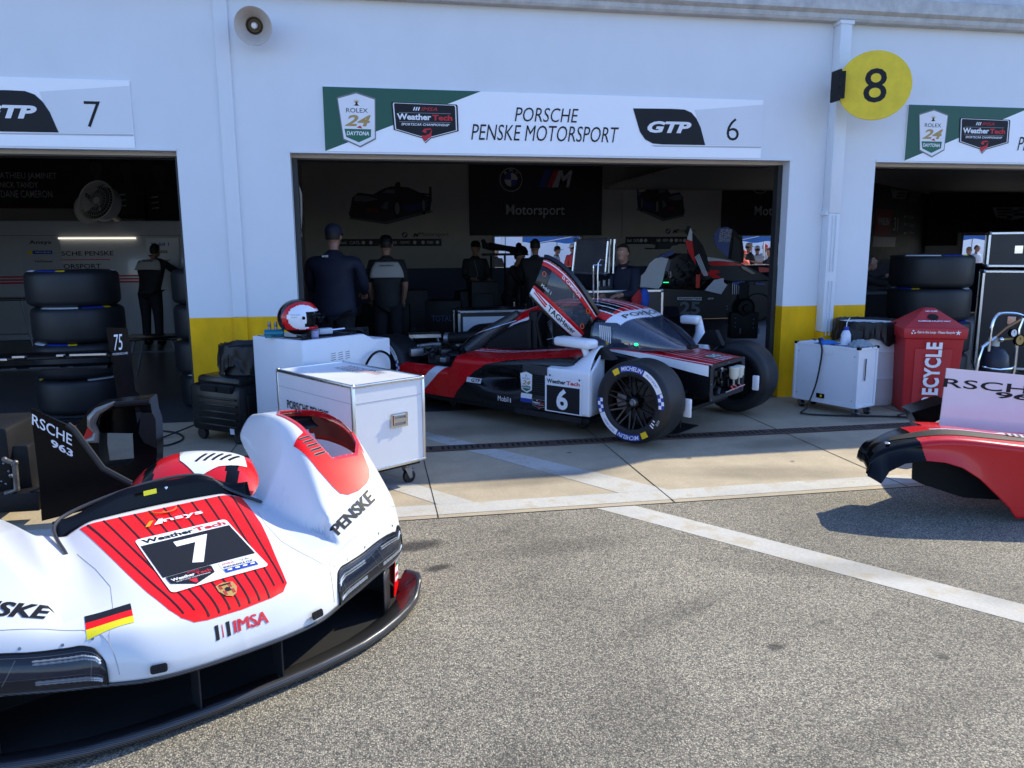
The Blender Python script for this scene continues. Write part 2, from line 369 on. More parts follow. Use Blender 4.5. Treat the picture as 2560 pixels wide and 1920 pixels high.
# gutter and roof edge
GUT = mat('weathered_gutter', (.50,.49,.46), .5, var=.3, vs=7, bump=.1)
mb = B(GUT); XL, XR = D1L-1.3, D3R+1.3
P = [(0,3.965), (-.10,3.965), (-.115,3.99), (-.115,4.03), (-.16,4.06), (-.16,4.19), (-.14,4.2), (0,4.2)]
V = [(XL, DW+y, z) for y, z in P]+[(XR, DW+y, z) for y, z in P]; n = len(P)
mb.add(V, [(i, i+1, n+i+1, n+i) for i in range(n-1)]+[tuple(range(n)), tuple(range(n, 2*n))[::-1]]); mb.build('gutter', bld, sm=0)
ROOF = mat('roof_panel', (.55,.56,.57), .45, var=.3, vs=4)
mb = B(ROOF); mb.b2((XL, DW+.0, 4.002), (XR, 18.2, 4.16)); mb.b2((XL, DW-.12, 4.205), (XR, 18.2, 4.32))
for k in range(60): mb.b2((XL+.3*k, DW-.118, 4.322), (XL+.3*k+.03, 18.1, 4.345))
mb.build('roof', bld, sm=0)
mb = B(ROOF); mb.b2((4.0, DW-.10, 4.36), (6.9, DW+1.2, 5.0)); mb.build('rooftop_unit', bld, sm=0)
# rear wall with windows, wainscot, side walls, ceiling
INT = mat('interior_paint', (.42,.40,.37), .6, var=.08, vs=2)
WNS = mat('wainscot_navy', (.02,.03,.08), .55, var=.1)
BW = 18.0; wins = [(2.86+PIT*k, 2.86+PIT*k+2.08) for k in (0, 1, 2)]; WT, WB = 1.955, 1.25
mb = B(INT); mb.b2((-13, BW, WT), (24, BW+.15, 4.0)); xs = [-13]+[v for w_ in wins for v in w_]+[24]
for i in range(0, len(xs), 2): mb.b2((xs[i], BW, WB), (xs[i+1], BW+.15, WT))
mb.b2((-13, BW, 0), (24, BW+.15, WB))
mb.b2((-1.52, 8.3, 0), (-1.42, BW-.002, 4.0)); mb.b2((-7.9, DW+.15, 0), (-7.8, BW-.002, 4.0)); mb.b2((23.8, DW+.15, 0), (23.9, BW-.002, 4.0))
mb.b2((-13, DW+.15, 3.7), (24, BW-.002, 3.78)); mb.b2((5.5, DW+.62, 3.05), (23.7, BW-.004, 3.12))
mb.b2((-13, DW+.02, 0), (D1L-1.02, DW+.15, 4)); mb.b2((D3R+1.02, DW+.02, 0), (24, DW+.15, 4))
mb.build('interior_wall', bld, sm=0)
mb = B(WNS); mb.b2((-1.41, BW-.03, .005), (23.7, BW-.002, WB-.003)); mb.build('wainscot', bld, sm=0)
FRM = mat('window_frame', (.22,.22,.22), .5)
for a, b in wins:
    mb = B(FRM); y = BW-.03
    mb.b2((a-.05, y, WT), (b+.05, y+.2, WT+.06)); mb.b2((a-.05, y, WB), (a, y+.2, WT)); mb.b2((b, y, WB), (b+.05, y+.2, WT)); mb.build('window_frame', bld, sm=0)
mb = B(INT); mb.b2((5.5, BW-.012, 1.3), (5.7, BW-.002, 3.7)); mb.build('wall_seam', bld, sm=0)
# downpipe
mb = MB().m(WALL); mb.T = Matrix.Translation((-4.93, -7.78, 0))
for z0, z1, d in ((.74,2.02,0), (2.02,3.3,.004), (3.3,3.95,0)): mb.b2((4.865-d, 7.70-d, z0), (4.995+d, 7.834, z1), .01)
mb.b2((4.84,7.72,2.0), (5.02,7.834,2.05), .006); mb.b2((4.85,7.69,3.93), (5.01,7.834,3.965))
for z in (1.3, 2.0): 
    for dx in (.045, .085): mb.tube([(4.865+dx, 7.692, z-.6), (4.865+dx, 7.692, z)], .006, 5)
mb.m(YEL); mb.b2((4.865,7.70,.06), (4.995,7.834,.738), .01)
o = tag(mb.build('downpipe', sm=30), 'square white rain downpipe with yellow foot running down the wall beside the round sign', 'downpipe'); o.location = (4.93, 7.78, 0)

# stains on the ground
def stain_mat(n, col, a_):
    m = bpy.data.materials.new(n); m.use_nodes = True; t = m.node_tree; b = t.nodes['Principled BSDF']; b.inputs['Base Color'].default_value = (*col, 1); b.inputs['Roughness'].default_value = .6
    tc = t.nodes.new('ShaderNodeTexCoord'); g = t.nodes.new('ShaderNodeTexGradient'); g.gradient_type = 'SPHERICAL'; nz = t.nodes.new('ShaderNodeTexNoise'); nz.inputs['Scale'].default_value = 3.5; nz.inputs['Detail'].default_value = 8
    mp = t.nodes.new('ShaderNodeMixRGB'); mp.inputs[0].default_value = .35; t.links.new(tc.outputs['Object'], mp.inputs[1]); t.links.new(nz.outputs['Color'], mp.inputs[2])
    sb = t.nodes.new('ShaderNodeVectorMath'); sb.operation = 'SUBTRACT'; sb.inputs[1].default_value = (.175,.175,.175); t.links.new(mp.outputs[0], sb.inputs[0]); sc = t.nodes.new('ShaderNodeVectorMath'); sc.operation = 'SCALE'; sc.inputs['Scale'].default_value = 1.6; t.links.new(sb.outputs[0], sc.inputs[0]); t.links.new(sc.outputs[0], g.inputs[0])
    r = t.nodes.new('ShaderNodeMapRange'); r.inputs[1].default_value = .0; r.inputs[2].default_value = .6; r.inputs[3].default_value = 0; r.inputs[4].default_value = a_; t.links.new(g.outputs[0], r.inputs[0]); t.links.new(r.outputs[0], b.inputs['Alpha']); return m
STM = stain_mat('oil_stain', (.035,.030,.026), .6); STL = stain_mat('faint_stain', (.06,.055,.05), .15); STC = stain_mat('concrete_stain', (.10,.085,.065), .20)
def stain(x, y, rx, ry, m_, rz=0., z=.0022):
    mb = MB().m(m_); mb.quad((-1,-1,0), (1,-1,0), (1,1,0), (-1,1,0)); o = struct(mb.build('ground_stain', sm=0)); o.location = (x, y, z); o.scale = (rx, ry, 1); o.rotation_euler = (0,0,rz)
g1 = gp(1040,1365); g2 = gp(1095,1420)
for k, a in enumerate([(g1.x,g1.y,.20,.10,STM,.2), (g2.x,g2.y,.10,.05,STM,.4), (1.3,3.1,.5,.10,STL,.5), (2.4,3.4,.9,.16,STL,-.3), (.9,2.4,.35,.25,STL,1.), (1.9,2.2,.7,.12,STL,.3), (3.0,3.0,.3,.2,STL,0), (.3,2.1,.5,.2,STL,.7), (1.0,4.0,.7,.14,STL,.1),(1.62,2.75,.05,.035,STM,0),(2.25,2.55,.035,.03,STM,1),(.95,1.9,.04,.03,STM,0)]): stain(*a, z=.0022+.0002*k)
for k, a in enumerate([(1.2,5.3,.8,.2,STC,.1), (2.9,5.1,.9,.25,STC,-.2), (3.4,5.9,.6,.2,STC,.1), (.9,6.9,.9,.3,STC,0), (2.2,6.9,.5,.4,STC,.4), (4.6,5.5,.9,.25,STC,0), (4.9,6.6,.7,.2,STC,0), (-.6,5.2,.9,.2,STC,0),(2.45,5.6,.03,.02,STM,0),(3.2,5.35,.025,.02,STM,0),(1.55,5.95,.03,.02,STM,0)]): stain(*a, z=.0056+.0002*k)
# ---------------- garage signs ----------------
SX, SZ = -.387, 2.592; SWD, SHT = 4.488, .587
cA = zoomed(800, 220, .19892); zA = zoomed(0, 0, .57866); zB = zoomed(1280, 0, .57866)
def sl(z, x, y):
    p = wp(*z(x, y), DW-.02); return (p.x-SX, p.z-SZ)
SILV = mat('silver_vinyl', (.70,.72,.75), .4, var=.04, vs=2)
GRN = mat('green_vinyl', (.008,.085,.05), .45, var=.08, vs=3)
def shield(mb, M, s=1., z=.001):   # daytona shield, unit ~ .145 wide x .19 high, centred
    P = [(-.5,.42), (0,.52), (.5,.42), (.5,-.35), (.08,-.5), (-.0,-.53), (-.40,-.36)]
    P = [(-.5,.41), (0,.52), (.5,.41), (.47,-.36), (.06,-.52), (-.38,-.38)]
    sc = lambda k, w_=.146, h=.196: [(x*w_*k*s, y*h*k*s) for x, y in P]
    mb.m(GREY).poly(sc(1.06), M @ Matrix.Translation((0,0,z))); mb.m(WPR).poly(sc(1.), M @ Matrix.Translation((0,0,z+.001)))
    T = M @ Matrix.Translation((0,0,z+.002))
    mb.m(INK).text('ROLEX', -.042*s, .028*s, .086*s, .017*s, T)
    mb.m(GOLD).text('24', -.05*s, -.025*s, .106*s, .044*s, T, shear=.3, bold=.03)
    for k in range(5):
        a = rad(60+15*k); mb.poly([(-.004*s+.004*s*(k-2), .055*s), (.004*s*(k-2)+.004*s, .055*s), (.030*math.cos(a)*s, .055*s+.026*math.sin(a)*s)], T)
    mb.m(GPR).poly([(-.052*s,-.036*s), (.055*s,-.036*s), (.053*s,-.066*s), (.004*s,-.088*s), (-.046*s,-.068*s)], T)
    mb.m(RPR).poly([(-.004*s,-.03*s), (.012*s,-.022*s), (.02*s,-.034*s)], T)
    mb.m(WPR).text('DAYTONA', -.044*s, -.061*s, .09*s, .016*s, M @ Matrix.Translation((0,0,z+.003)), shear=.2, bold=.03)
def badge(mb, M, s=1., z=.001):    # series badge, .152*s*... wide, centred
    P = [(-.12,.056), (.118,.053), (.122,.048), (.124,-.042), (.02,-.070), (.0,-.088), (-.012,-.07), (-.116,-.042), (-.122,.05)]
    q = lambda k: [(x*k*s, y*k*s) for x, y in P]
    mb.m(INK).poly(q(1.05), M @ Matrix.Translation((0,0,z))); mb.m(WPR).poly(q(1.0), M @ Matrix.Translation((0,0,z+.0008))); mb.m(INK).poly(q(.965), M @ Matrix.Translation((0,0,z+.0016)))
    T = M @ Matrix.Translation((0,0,z+.0026))
    mb.m(WPR).text('WeatherTec', -.108*s, -.012*s, 0.0001, .001, T) if 0 else None
    mb.m(WPR).text('Weather', -.108*s, -.006*s, .132*s, .023*s, T, bold=.035); mb.m(RPR).text('Tech', .028*s, -.006*s, .078*s, .021*s, T, bold=.035)
    mb.m(WPR).text('SPORTSCAR CHAMPIONSHIP', -.092*s, -.027*s, .186*s, .009*s, T, shear=.2, bold=.015)
    mb.m(RPR).text('IMSA', -.014*s, .029*s, .062*s, .013*s, T, shear=.3)
    mb.m(WPR); 
    for k in range(3): mb.poly([((-.046+.009*k)*s,.029*s), ((-.041+.009*k)*s,.029*s), ((-.036+.009*k)*s,.042*s), ((-.041+.009*k)*s,.042*s)], T)
    mb.m(STEEL); mb.poly([(-.1*s,.021*s), (.1*s,.021*s), (.1*s,.0195*s), (-.1*s,.0195*s)], T); mb.poly([(-.1*s,-.0125*s), (.1*s,-.0125*s), (.1*s,-.014*s), (-.1*s,-.014*s)], T)
    mb.m(RPR)
    mb.poly([(-.017*s,-.062*s), (-.006*s,-.085*s), (.022*s,-.068*s), (.026*s,-.04*s), (.016*s,-.056*s), (-.004*s,-.064*s)], T)
    mb.poly([(-.012*s,-.048*s), (-.004*s,-.038*s), (.02*s,-.036*s), (.024*s,-.04*s), (.0*s,-.044*s), (.006*s,-.050*s), (.0*s,-.054*s)], T)
def banner(x0, num, label, lines=True):
    mb = MB(); M = frame((0,0,0), (1,0,0), (0,0,1))
    L = lambda z: M @ Matrix.Translation((0,0,z))
    mb.m(WVINYL).box((SWD/2, -.008, SHT/2), (SWD, .014, SHT))
    mb.m(GRN).poly([(0,SHT), sl(zA, 2078, 394), (0.0,.0)], L(.0165)); 
    a = sl(cA, 466, 400); shield(mb, L(.0185) @ Matrix.Translation((a[0], a[1], 0)), 2.35)
    a = sl(cA, 1320, 385); badge(mb, L(.0185) @ Matrix.Translation((a[0], a[1], 0)), 2.5)
    mb.m(SILV); mb.poly([sl(zB, 790, 475), (SWD-.003, sl(zB,1080,452)[1]), (SWD-.003, sl(zB,1080,630)[1]), sl(zB, 830, 627)], L(.0168))
    mb.m(mat('soft_grey_print', (.45,.46,.50), .5)); mb.poly([sl(zB, 600, 628), sl(zB,1076,633), sl(zB,1076,640), sl(zB, 615, 633)], L(.0172))
    mb.m(INK); G = [(523,468), (690,470), (745,473), (775,486), (797,512), (815,550), (835,627), (650,624), (608,620), (575,602), (553,570), (538,520)]
    mb.poly([sl(zB, *p) for p in G], L(.019))
    a = sl(zB, 585, 573); b = sl(zB, 775, 527); mb.m(WPR).text('GTP', a[0], a[1], b[0]-a[0], b[1]-a[1], L(.021), shear=.25, bold=.045)
    if lines:
        a = sl(zoomed(0,0,1.1573), 1112, 262); b = sl(zoomed(0,0,1.1573), 1250, 235); mb.m(INK).text('PORSCHE', a[0], a[1], b[0]-a[0], b[1]-a[1], L(.019), shear=.22, bold=-.004)
        a = sl(zoomed(0,0,1.1573), 1018, 302); b = sl(zoomed(0,0,1.1573), 1337, 275); mb.text('PENSKE MOTORSPORT', a[0], a[1], b[0]-a[0], b[1]-a[1], L(.019), shear=.22, bold=-.004)
    a = sl(zB, 926, 607); b = sl(zB, 983, 511); mb.m(INK).text(num, a[0], a[1], (b[0]-a[0]) , b[1]-a[1], L(.019), bold=-.01)
    o = mb.build('garage_banner', sm=0); o.location = (x0, DW-.001, SZ); return tag(o, label, 'banner', 'banners above the garage doors')
banner(SX, '6', 'white banner with a green corner and the number 6 above the middle garage door')
banner(SX-PIT, '7', 'white banner ending in the number 7 above the left garage door')
banner(SX+PIT, '8', 'white banner with a green corner above the right garage door beside the round yellow sign')
# horn loudspeaker
t = thing('horn_loudspeaker', 'round grey horn loudspeaker high on the white wall above the narrow pier', 'loudspeaker', (-.955, DW, 3.685))
HG = mat('horn_grey', (.50,.45,.40), .5, var=.1)
mb = MB(); Mh = frame((0,-.06,-.0), (1,0,0), (.0,-.30,1)) @ Matrix.Diagonal((1.12,1.12,1,1)); mb.m(HG)
mb.lathe([(.045,-.04), (.05,.03), (.075,.09), (.115,.15), (.142,.19), (.146,.195), (.143,.2), (.138,.196), (.11,.152), (.07,.10), (.045,.045)], Mh, 40); mb.build('bell', t)
mb = MB().m(mat('horn_bronze', (.10,.075,.05), .4, metal=.6)); mb.lathe([(.044,.05), (.062,.07), (.07,.095), (.062,.098), (.05,.075), (.001,.07)], Mh, 28); mb.m(WHITE).lathe([(.026,.07), (.026,.11), (.018,.125), (.001,.128)], Mh, 20); mb.build('driver', t)
mb = MB().m(HG); mb.b2((-.05,-.03,-.06), (.05,-.001,.06), .006); mb.tube([(0,-.02,0), (0,-.08,0)], .03); mb.build('wall_bracket', t)
# round sign 8
c = Vector((5.06, 7.36, 3.262)); t = thing('round_sign', 'round yellow sign with a black 8 projecting from the wall beside the downpipe', 'sign', c)
# plane facing the camera side, turned: width .76 , height .68
yw = rad(-16); M = Matrix.Rotation(yw, 4, 'Z') @ frame((0,0,0), (1,0,0), (0,0,1)); YS = mat('sign_yellow', (.80,.60,.05), .6, spec=.2, var=.12, vs=9)
mb = MB().m(YS); mb.lathe([(.0005,.006), (.338,.006), (.343,.0), (.338,-.006), (.0005,-.006)], M @ Matrix.Diagonal((1.06,.98,1,1)), 56)
mb.m(INK).text('8', -.108, -.165, .226, .33, M, z=.0075, bold=.005); mb.build('sign_disc', t, sm=30)
mb = MB().m(MATT); e = M @ Vector((-.33, 0, -.01)); mb.box((-.35,.02,.0), (.06,.03,.26), yw); mb.b2((-.385,.01,-.15), (-.36,.16,.15), .004); mb.b2((-.20,.12,-.04), (-.12,.46,.04), .004)
for z in (-.12,-.0,.12): mb.b2((-.395,-.005,z-.02), (-.37,.03,z+.02))
mb.build('sign_bracket', t, sm=0)
# ---------------- front bodywork of car 7 (lies on the ground) ----------------
NO = Vector((-.56, 2.808, 0)); NA = rad(31.2)
YF = [(0,-.135),(.17,-.128),(.32,-.095),(.47,-.01),(.62,.07),(.77,.145),(.88,.215),(.95,.30),(.985,.42)]
HOOD = [(-.15,.33),(-.05,.395),(.05,.425),(.2,.45),(.4,.485),(.73,.545),(.95,.56)]
CREST = [(-.1,.3),(.05,.36),(.12,.41),(.2,.455),(.26,.49),(.33,.54),(.4,.605),(.5,.69),(.6,.76),(.7,.81),(.8,.832),(.9,.838),(1.05,.83),(1.3,.78)]
CRX = [(.2,.54),(.5,.60),(.7,.625),(.9,.63),(1.3,.64)]
BASEX = [(.2,.58),(.28,.53),(.335,.49),(.657,.42),(.9,.445),(1.3,.46)]
def NF(x, y):
    a = abs(x)
    if x < 0: a -= .15*ss(.2,.7,y)*ss(.36,.50,a)*(1-ss(.80,.98,a))
    x = a; hood = sitp(HOOD, y)-.045*ss(.26,.42,x)*ss(0,.5,y)-.02*(x/.5)**2*(1-ss(0,.5,y))
    cz = sitp(CREST, y); xb = itp(BASEX, y); xc = itp(CRX, y)
    if xb >= xc-.02: xb = xc-.02
    t = max(0, min(1, (x-xb)/(xc-xb))); s_ = math.sin(t*math.pi/2)**1.4
    z = hood+(cz-hood)*s_ if cz > hood else hood+(cz-hood)*ss(.3,.7,x)
    if x > xc: z -= .05*((x-xc)/.4)**2
    zl = .235; e = max(0, (y-sitp(YF, x))/.085)
    if e < 1: z = zl+(z-zl)*(1-(1-e)**2.2)**.5
    e = max(0, (.985-abs(x))/.10)
    if e < 1: z = zl+(z-zl)*(1-(1-e)**2.4)**.5
    return z
def NP(off=0.):
    def f(x, y):
        if not off: return Vector((x, y, NF(x, y)))
        e = .004; dx = (NF(x+e, y)-NF(x-e, y))/(2*e); dy = (NF(x, y+e)-NF(x, y-e))/(2*e)
        n = Vector((-dx, -dy, 1)).normalized(); return Vector((x, y, NF(x, y)))+n*off
    return f
nose = thing('car_front_bodywork', 'detached white race car nose section with number 7 lying on the asphalt', 'car nose', NO, NA)
HOLEP = [(.655,.93),(.657,.80),(.668,.66),(.685,.58),(.712,.50),(.845,.515),(.885,.57),(.905,.66),(.908,.78),(.90,.90),(.87,1.0),(.80,1.06),(.71,1.05)]
PAINTW = mat('nose_white_paint', (.62,.63,.64), .3, coat=.5, var=.03, vs=3)
def nose_pt(u, v):
    s_ = 2*u-1; x = math.copysign(.985*(1-(1-abs(s_))**1.12)**1.0, s_)
    yf = sitp(YF, abs(x)); yr = .74 if abs(x) < .36 else (.74+.04*ss(.36,.45,abs(x))+.42*ss(.46,.56,abs(x)))
    yr = yr+.04*math.cos(x*4) if abs(x) < .36 else yr
    y = yf+(yr-yf)*(v**1.7); return (x, y, NF(x, y))
mb = MB().m(PAINTW); CUTO = [False]
mb.grid(nose_pt, 260, 130, skip=lambda x, y, z: inpoly(HOLEP, abs(x) if x > 0 else abs(x)-.045, y) or (abs(x) > .90 and y > .43 and z < itp([(.43,.24),(.5,.42),(.6,.56),(.72,.64),(1.2,.64)], y)))
sh = mb.build('body_shell', nose, sm=50, thick=.006, merge=True)
sh.data.materials.append(MATT); sh.modifiers['s'].material_offset = 1
# rim of the openings, red lips
for sx in (1, -1):
    mb = MB().m(RED); H = HOLEP if sx > 0 else [(a+.045, b) for a, b in HOLEP]; P = []
    for i in range(len(H)):
        for k in range(4):
            t = k/4; a = H[i]; b = H[(i+1) % len(H)]; P.append((a[0]+(b[0]-a[0])*t, a[1]+(b[1]-a[1])*t))
    cx = sum(p[0] for p in P)/len(P); cyy = sum(p[1] for p in P)/len(P); V = []; n = len(P); F_ = []
    for k, (x, y) in enumerate(P):
        for q, (o_, dz) in enumerate(((.012,.003), (-.006,.004), (-.008,-.006), (.0,-.03))):
            d = Vector((x-cx, y-cyy)).normalized(); xx = x+d.x*o_; yy = y+d.y*o_; V.append((sx*xx, yy, NF(sx*(x+d.x*max(o_, 0)), y+d.y*max(o_, 0))+dz))
    for k in range(n):
        for q in range(3): F_.append((k*4+q, ((k+1) % n)*4+q, ((k+1) % n)*4+q+1, k*4+q+1))
    mb.add(V, F_); mb.build('arch_opening_rim', nose, sm=40)
    mb = MB().m(CARB)   # carbon scoop under the rear lip
    def sc(u, v): 
        a = lerp(.66, .90, u)+(.045 if sx < 0 else 0); yy = 1.05-.05*abs(u-.5)*2; return (sx*a, yy-.06*v+.10*math.sin(v*2.6), NF(sx*a, yy)-.012-.07*v-.03*math.sin(u*3.14)*v)
    mb.grid(sc, 14, 8); mb.build('arch_scoop', nose, thick=.004)
# draped colour
mb = MB(); P1 = NP(.0016); P2 = NP(.0052); P3 = NP(.0066); P4 = NP(.0080)
def dp(pts, P_, step=.02): drape(mb, pts, [tuple(range(len(pts)))], P_, step)
HR = mat('signal_red_vinyl', (.78,.004,.004), .35, spec=.3, coat=.12, var=.02)
mb.m(HR); hr = [(-.33,.765),(-.31,.765),(-.15,.77),(0,.775),(.15,.775),(.30,.77),(.345,.765),(.335,.62),(.31,.44),(.27,.27),(.228,.10),(.205,-.005),(.198,-.04),(.17,-.066),(.12,-.075),(0,-.082),(-.12,-.08),(-.165,-.074),(-.2,-.05),(-.222,.0),(-.25,.13),(-.275,.30),(-.30,.50),(-.325,.7)]
hr = [(x+.012, min(y, .735)) for x, y in hr]; dp(hr, P1)
mb.m(INK)
for k in range(11):
    a = -.30+.06*k; b = a*.62-.0; pts = [(a+.012-.0035,.733), (a+.012+.0035,.733), (b+.012+.003,-.073), (b+.012-.003,-.073)]
    if abs(b) > .14: pts[2] = (pts[2][0], -.038); pts[3] = (pts[3][0], -.038)
    dp(pts, NP(.0034), .02)
def rrect(x0, y0, x1, y1, r, n=4):
    P = []
    for cx, cy, a0 in ((x1-r, y1-r, 0), (x0+r, y1-r, 90), (x0+r, y0+r, 180), (x1-r, y0+r, 270)):
        for k in range(n+1): a = rad(a0+90*k/n); P.append((cx+r*math.cos(a), cy+r*math.sin(a)))
    return P
def dtext(t, x, y, w_, h, P_=P4, rot=0., **k):
    V, F_ = text_geo(t, **k); c_, s_ = math.cos(rot), math.sin(rot); sk_ = 0
    V = [((x+(a*w_)*c_-(b*h)*s_), (y+(a*w_)*s_+(b*h)*c_)) for a, b in V]; drape(mb, V, F_, P_, .02)
PX = .003
mb.m(WPR); dp(rrect(-.176+PX,.082,.192+PX,.512,.018), P2); mb.m(INK); dp([(-.17+PX,.195),(.185+PX,.195),(.185+PX,.455),(-.17+PX,.455)], P3)
dtext('Weather', -.155+PX,.466,.20,.032, P3, bold=.03, shear=.0); mb.m(RPR); dtext('Tech', .05+PX,.466,.128,.032, P3, bold=.03)
mb.m(WPR); dtext('7', -.055+PX,.225,.135,.20, P4, bold=.03)
mb.m(INK); bd = [(-.162,.19),(.0,.19),(.006,.185),(.0,.135),(-.075,.096),(-.083,.09),(-.09,.097),(-.16,.14)]; dp([(x+PX, y) for x, y in bd], NP(.0080))
mb.m(WPR); dtext('Weather', -.152+PX,.148,.085,.02, NP(.0094), bold=.03); mb.m(RPR); dtext('Tech', -.064+PX,.148,.058,.019, NP(.0094), bold=.03); dtext('IMSA', -.09+PX,.173,.045,.011, NP(.0094), shear=.3)
mb.m(WPR); dtext('SPORTSCAR CHAMPIONSHIP', -.14+PX,.135,.125,.007, NP(.0094)); mb.m(RPR); dp([(-.1+PX,.128),(-.07+PX,.13),(-.075+PX,.1),(-.085+PX,.096)], NP(.0094))
mb.m(SILV); dp([(.035,.105),(.165,.105),(.165,.19),(.035,.19)], P3); mb.m(BPR); dp([(.037,.107),(.163,.107),(.163,.135),(.037,.135)], P4); mb.m(RPR); dtext('IMSA',.045,.165,.045,.013, P4, shear=.3); mb.m(GREY); dtext('VA',.115,.163,.035,.015, P4)
mb.m(INK); dtext('ENDURANCE CUP',.042,.141,.115,.013, P4, bold=.02); mb.m(WPR)
for k in range(4): dp([(.045+.03*k,.118),(.062+.03*k,.116),(.066+.03*k,.126),(.05+.03*k,.128)], NP(.0094))
# ansys, with orange bar
mb.m(WPR); dtext('nsys', -.03, .588, .165, .036, P3, bold=.02); dp([(-.072,.592),(-.057,.592),(-.028,.634),(-.04,.634)], P3); dp([(-.056,.592),(-.038,.592),(-.024,.634),(-.036,.634)], P3)
mb.m(mat('orange_print', (.75,.30,.01), .5)); dp([(-.108,.590),(-.09,.590),(-.062,.632),(-.078,.632)], P3)
# crest
mb.m(GOLD); dp([(-.03+.0,.045),(.0,.055),(.034,.045),(.036,.01),(.022,-.02),(.003,-.032),(-.018,-.02),(-.031,.01)], P2)
mb.m(RPR); 
for dx, dy in ((-.022,.03), (.012,.03), (-.018,-.004), (.012,-.004)): 
    for q in range(2): dp([(dx+.006*q,dy-.014),(dx+.003+.006*q,dy-.014),(dx+.003+.006*q,dy+.01),(dx+.006*q,dy+.01)], NP(.0066))
mb.m(INK); dp([(-.008,-.002),(.010,-.002),(.012,.016),(.002,.022),(-.008,.016)], NP(.0066)); dp(rrect(-.02,.036,.024,.044,.001), NP(.0066))
# IMSA
mb.m(RPR); [dtext('IMSA', -.03+dx, -.118, .125, .020, NP(.0018+.0004*k), shear=.1) for k, dx in enumerate((0,.0022,-.0022))]
mb.m(INK); dp([(-.098,-.119),(-.085,-.119),(-.08,-.096),(-.093,-.096)], NP(.0018)); dp([(-.058,-.119),(-.045,-.119),(-.04,-.096),(-.053,-.096)], NP(.0018)); mb.m(RPR); dp([(-.073,-.118),(-.069,-.118),(-.066,-.098),(-.069,-.098)], NP(.0018))
# flag
fx = [(-.448,.13),(-.306,.107),(-.325,.0),(-.465,.036)]
def fq(a, b): return [tuple(lerp(fx[0][i], fx[3][i], a) for i in (0,1)), tuple(lerp(fx[1][i], fx[2][i], a) for i in (0,1)), tuple(lerp(fx[1][i], fx[2][i], b) for i in (0,1)), tuple(lerp(fx[0][i], fx[3][i], b) for i in (0,1))]
mb.m(INK); dp(fq(0,.36), NP(.0018)); mb.m(HR); dp(fq(.36,.68), NP(.0018)); mb.m(mat('flag_yellow', (.72,.62,.005), .4)); dp(fq(.68,1), NP(.0018))
# PENSKE on both fenders
mb.m(INK)
for k, dx in enumerate((0, .0018, -.0018)):
    dtext('PENSKE', .552+dx, .172+dx*.5, .31, .05, NP(.0018+.0004*k), rot=rad(27), shear=.12, bold=.02)
    dtext('PENSKE', -.84+dx, .305-dx*.5, .33, .05, NP(.0018+.0004*k), rot=rad(-27), shear=.3, bold=.02)
# red sides of the arch openings
for sx in (1, -1):
    mb.m(HR); q0 = 0 if sx > 0 else .045
    Q = [(.575,.615),(.655,.665),(.667,.60),(.684,.568),(.710,.492),(.848,.505),(.89,.56),(.872,.44),(.852,.405),(.82,.38),(.76,.355),(.70,.345),(.665,.355),(.645,.385),(.615,.46)]
    dp([(sx*(x+q0), y) for x, y in Q], NP(.002))
    Q = [(.640,.94),(.654,.94),(.656,.80),(.666,.66),(.652,.655),(.643,.80)]; dp([(sx*(x+q0), y) for x, y in Q], NP(.002))
    Q = [(.89,.50),(.89,.56),(.908,.66),(.911,.78),(.905,.90),(.912,.90),(.918,.78),(.915,.66)]; dp([(sx*(x+q0), y) for x, y in Q], NP(.002))
    for k in range(5):
        y = .625-.024*k; x = .612+.006*k+q0; mb.m(GREY); dp([(sx*a, b) for a, b in ((x-.003,y-.002), (x+.001,y-.0075), (x+.058,y+.001), (x+.060,y+.007), (x+.055,y+.012), (x,y+.005))], NP(.0034)); mb.m(HOLE); dp([(sx*a, b) for a, b in ((x,y), (x+.003,y-.005), (x+.055,y+.003), (x+.055,y+.009))], NP(.0046))
mb.build('livery', nose, sm=60)
# panel seams, fasteners, small vents
mb = MB().m(mat('seam_grey', (.30,.30,.31), .6))
def seam(pts, r=.0011):
    Q = []
    for i in range(len(pts)-1):
        for k in range(8): t = k/8; x = lerp(pts[i][0], pts[i+1][0], t); y = lerp(pts[i][1], pts[i+1][1], t); Q.append(NP(.0004)(x, y))
    mb.tube(Q, r, 5)
SM = [(.398,-.052),(.41,-.01),(.43,.035),(.47,.075),(.56,.125),(.66,.165),(.76,.205),(.82,.235),(.86,.27),(.92,.30)]
for sx in (1, -1): seam([(sx*x, y) for x, y in SM]); seam([(sx*x, y) for x, y in [(.41,-.01),(.36,.12),(.33,.26),(.34,.42),(.37,.60)]], .0009)
mb.build('panel_seam', nose)
mb = MB().m(STEEL)
for sx in (1, -1):
    for x, y in ((.443,-.015),(.532,.068),(.645,.118),(.749,.172),(.855,.225),(.45,.03)):
        p = NP(.0005)(sx*x, y); nn = (NP(.01)(sx*x, y)-p).normalized(); q = nn.to_track_quat('Z', 'Y').to_matrix().to_4x4(); q.translation = p
        mb.lathe([(.0055,0), (.005,.0012), (.0025,.0006), (.0001,.0004)], q, 12)
mb.build('body_screw', nose)
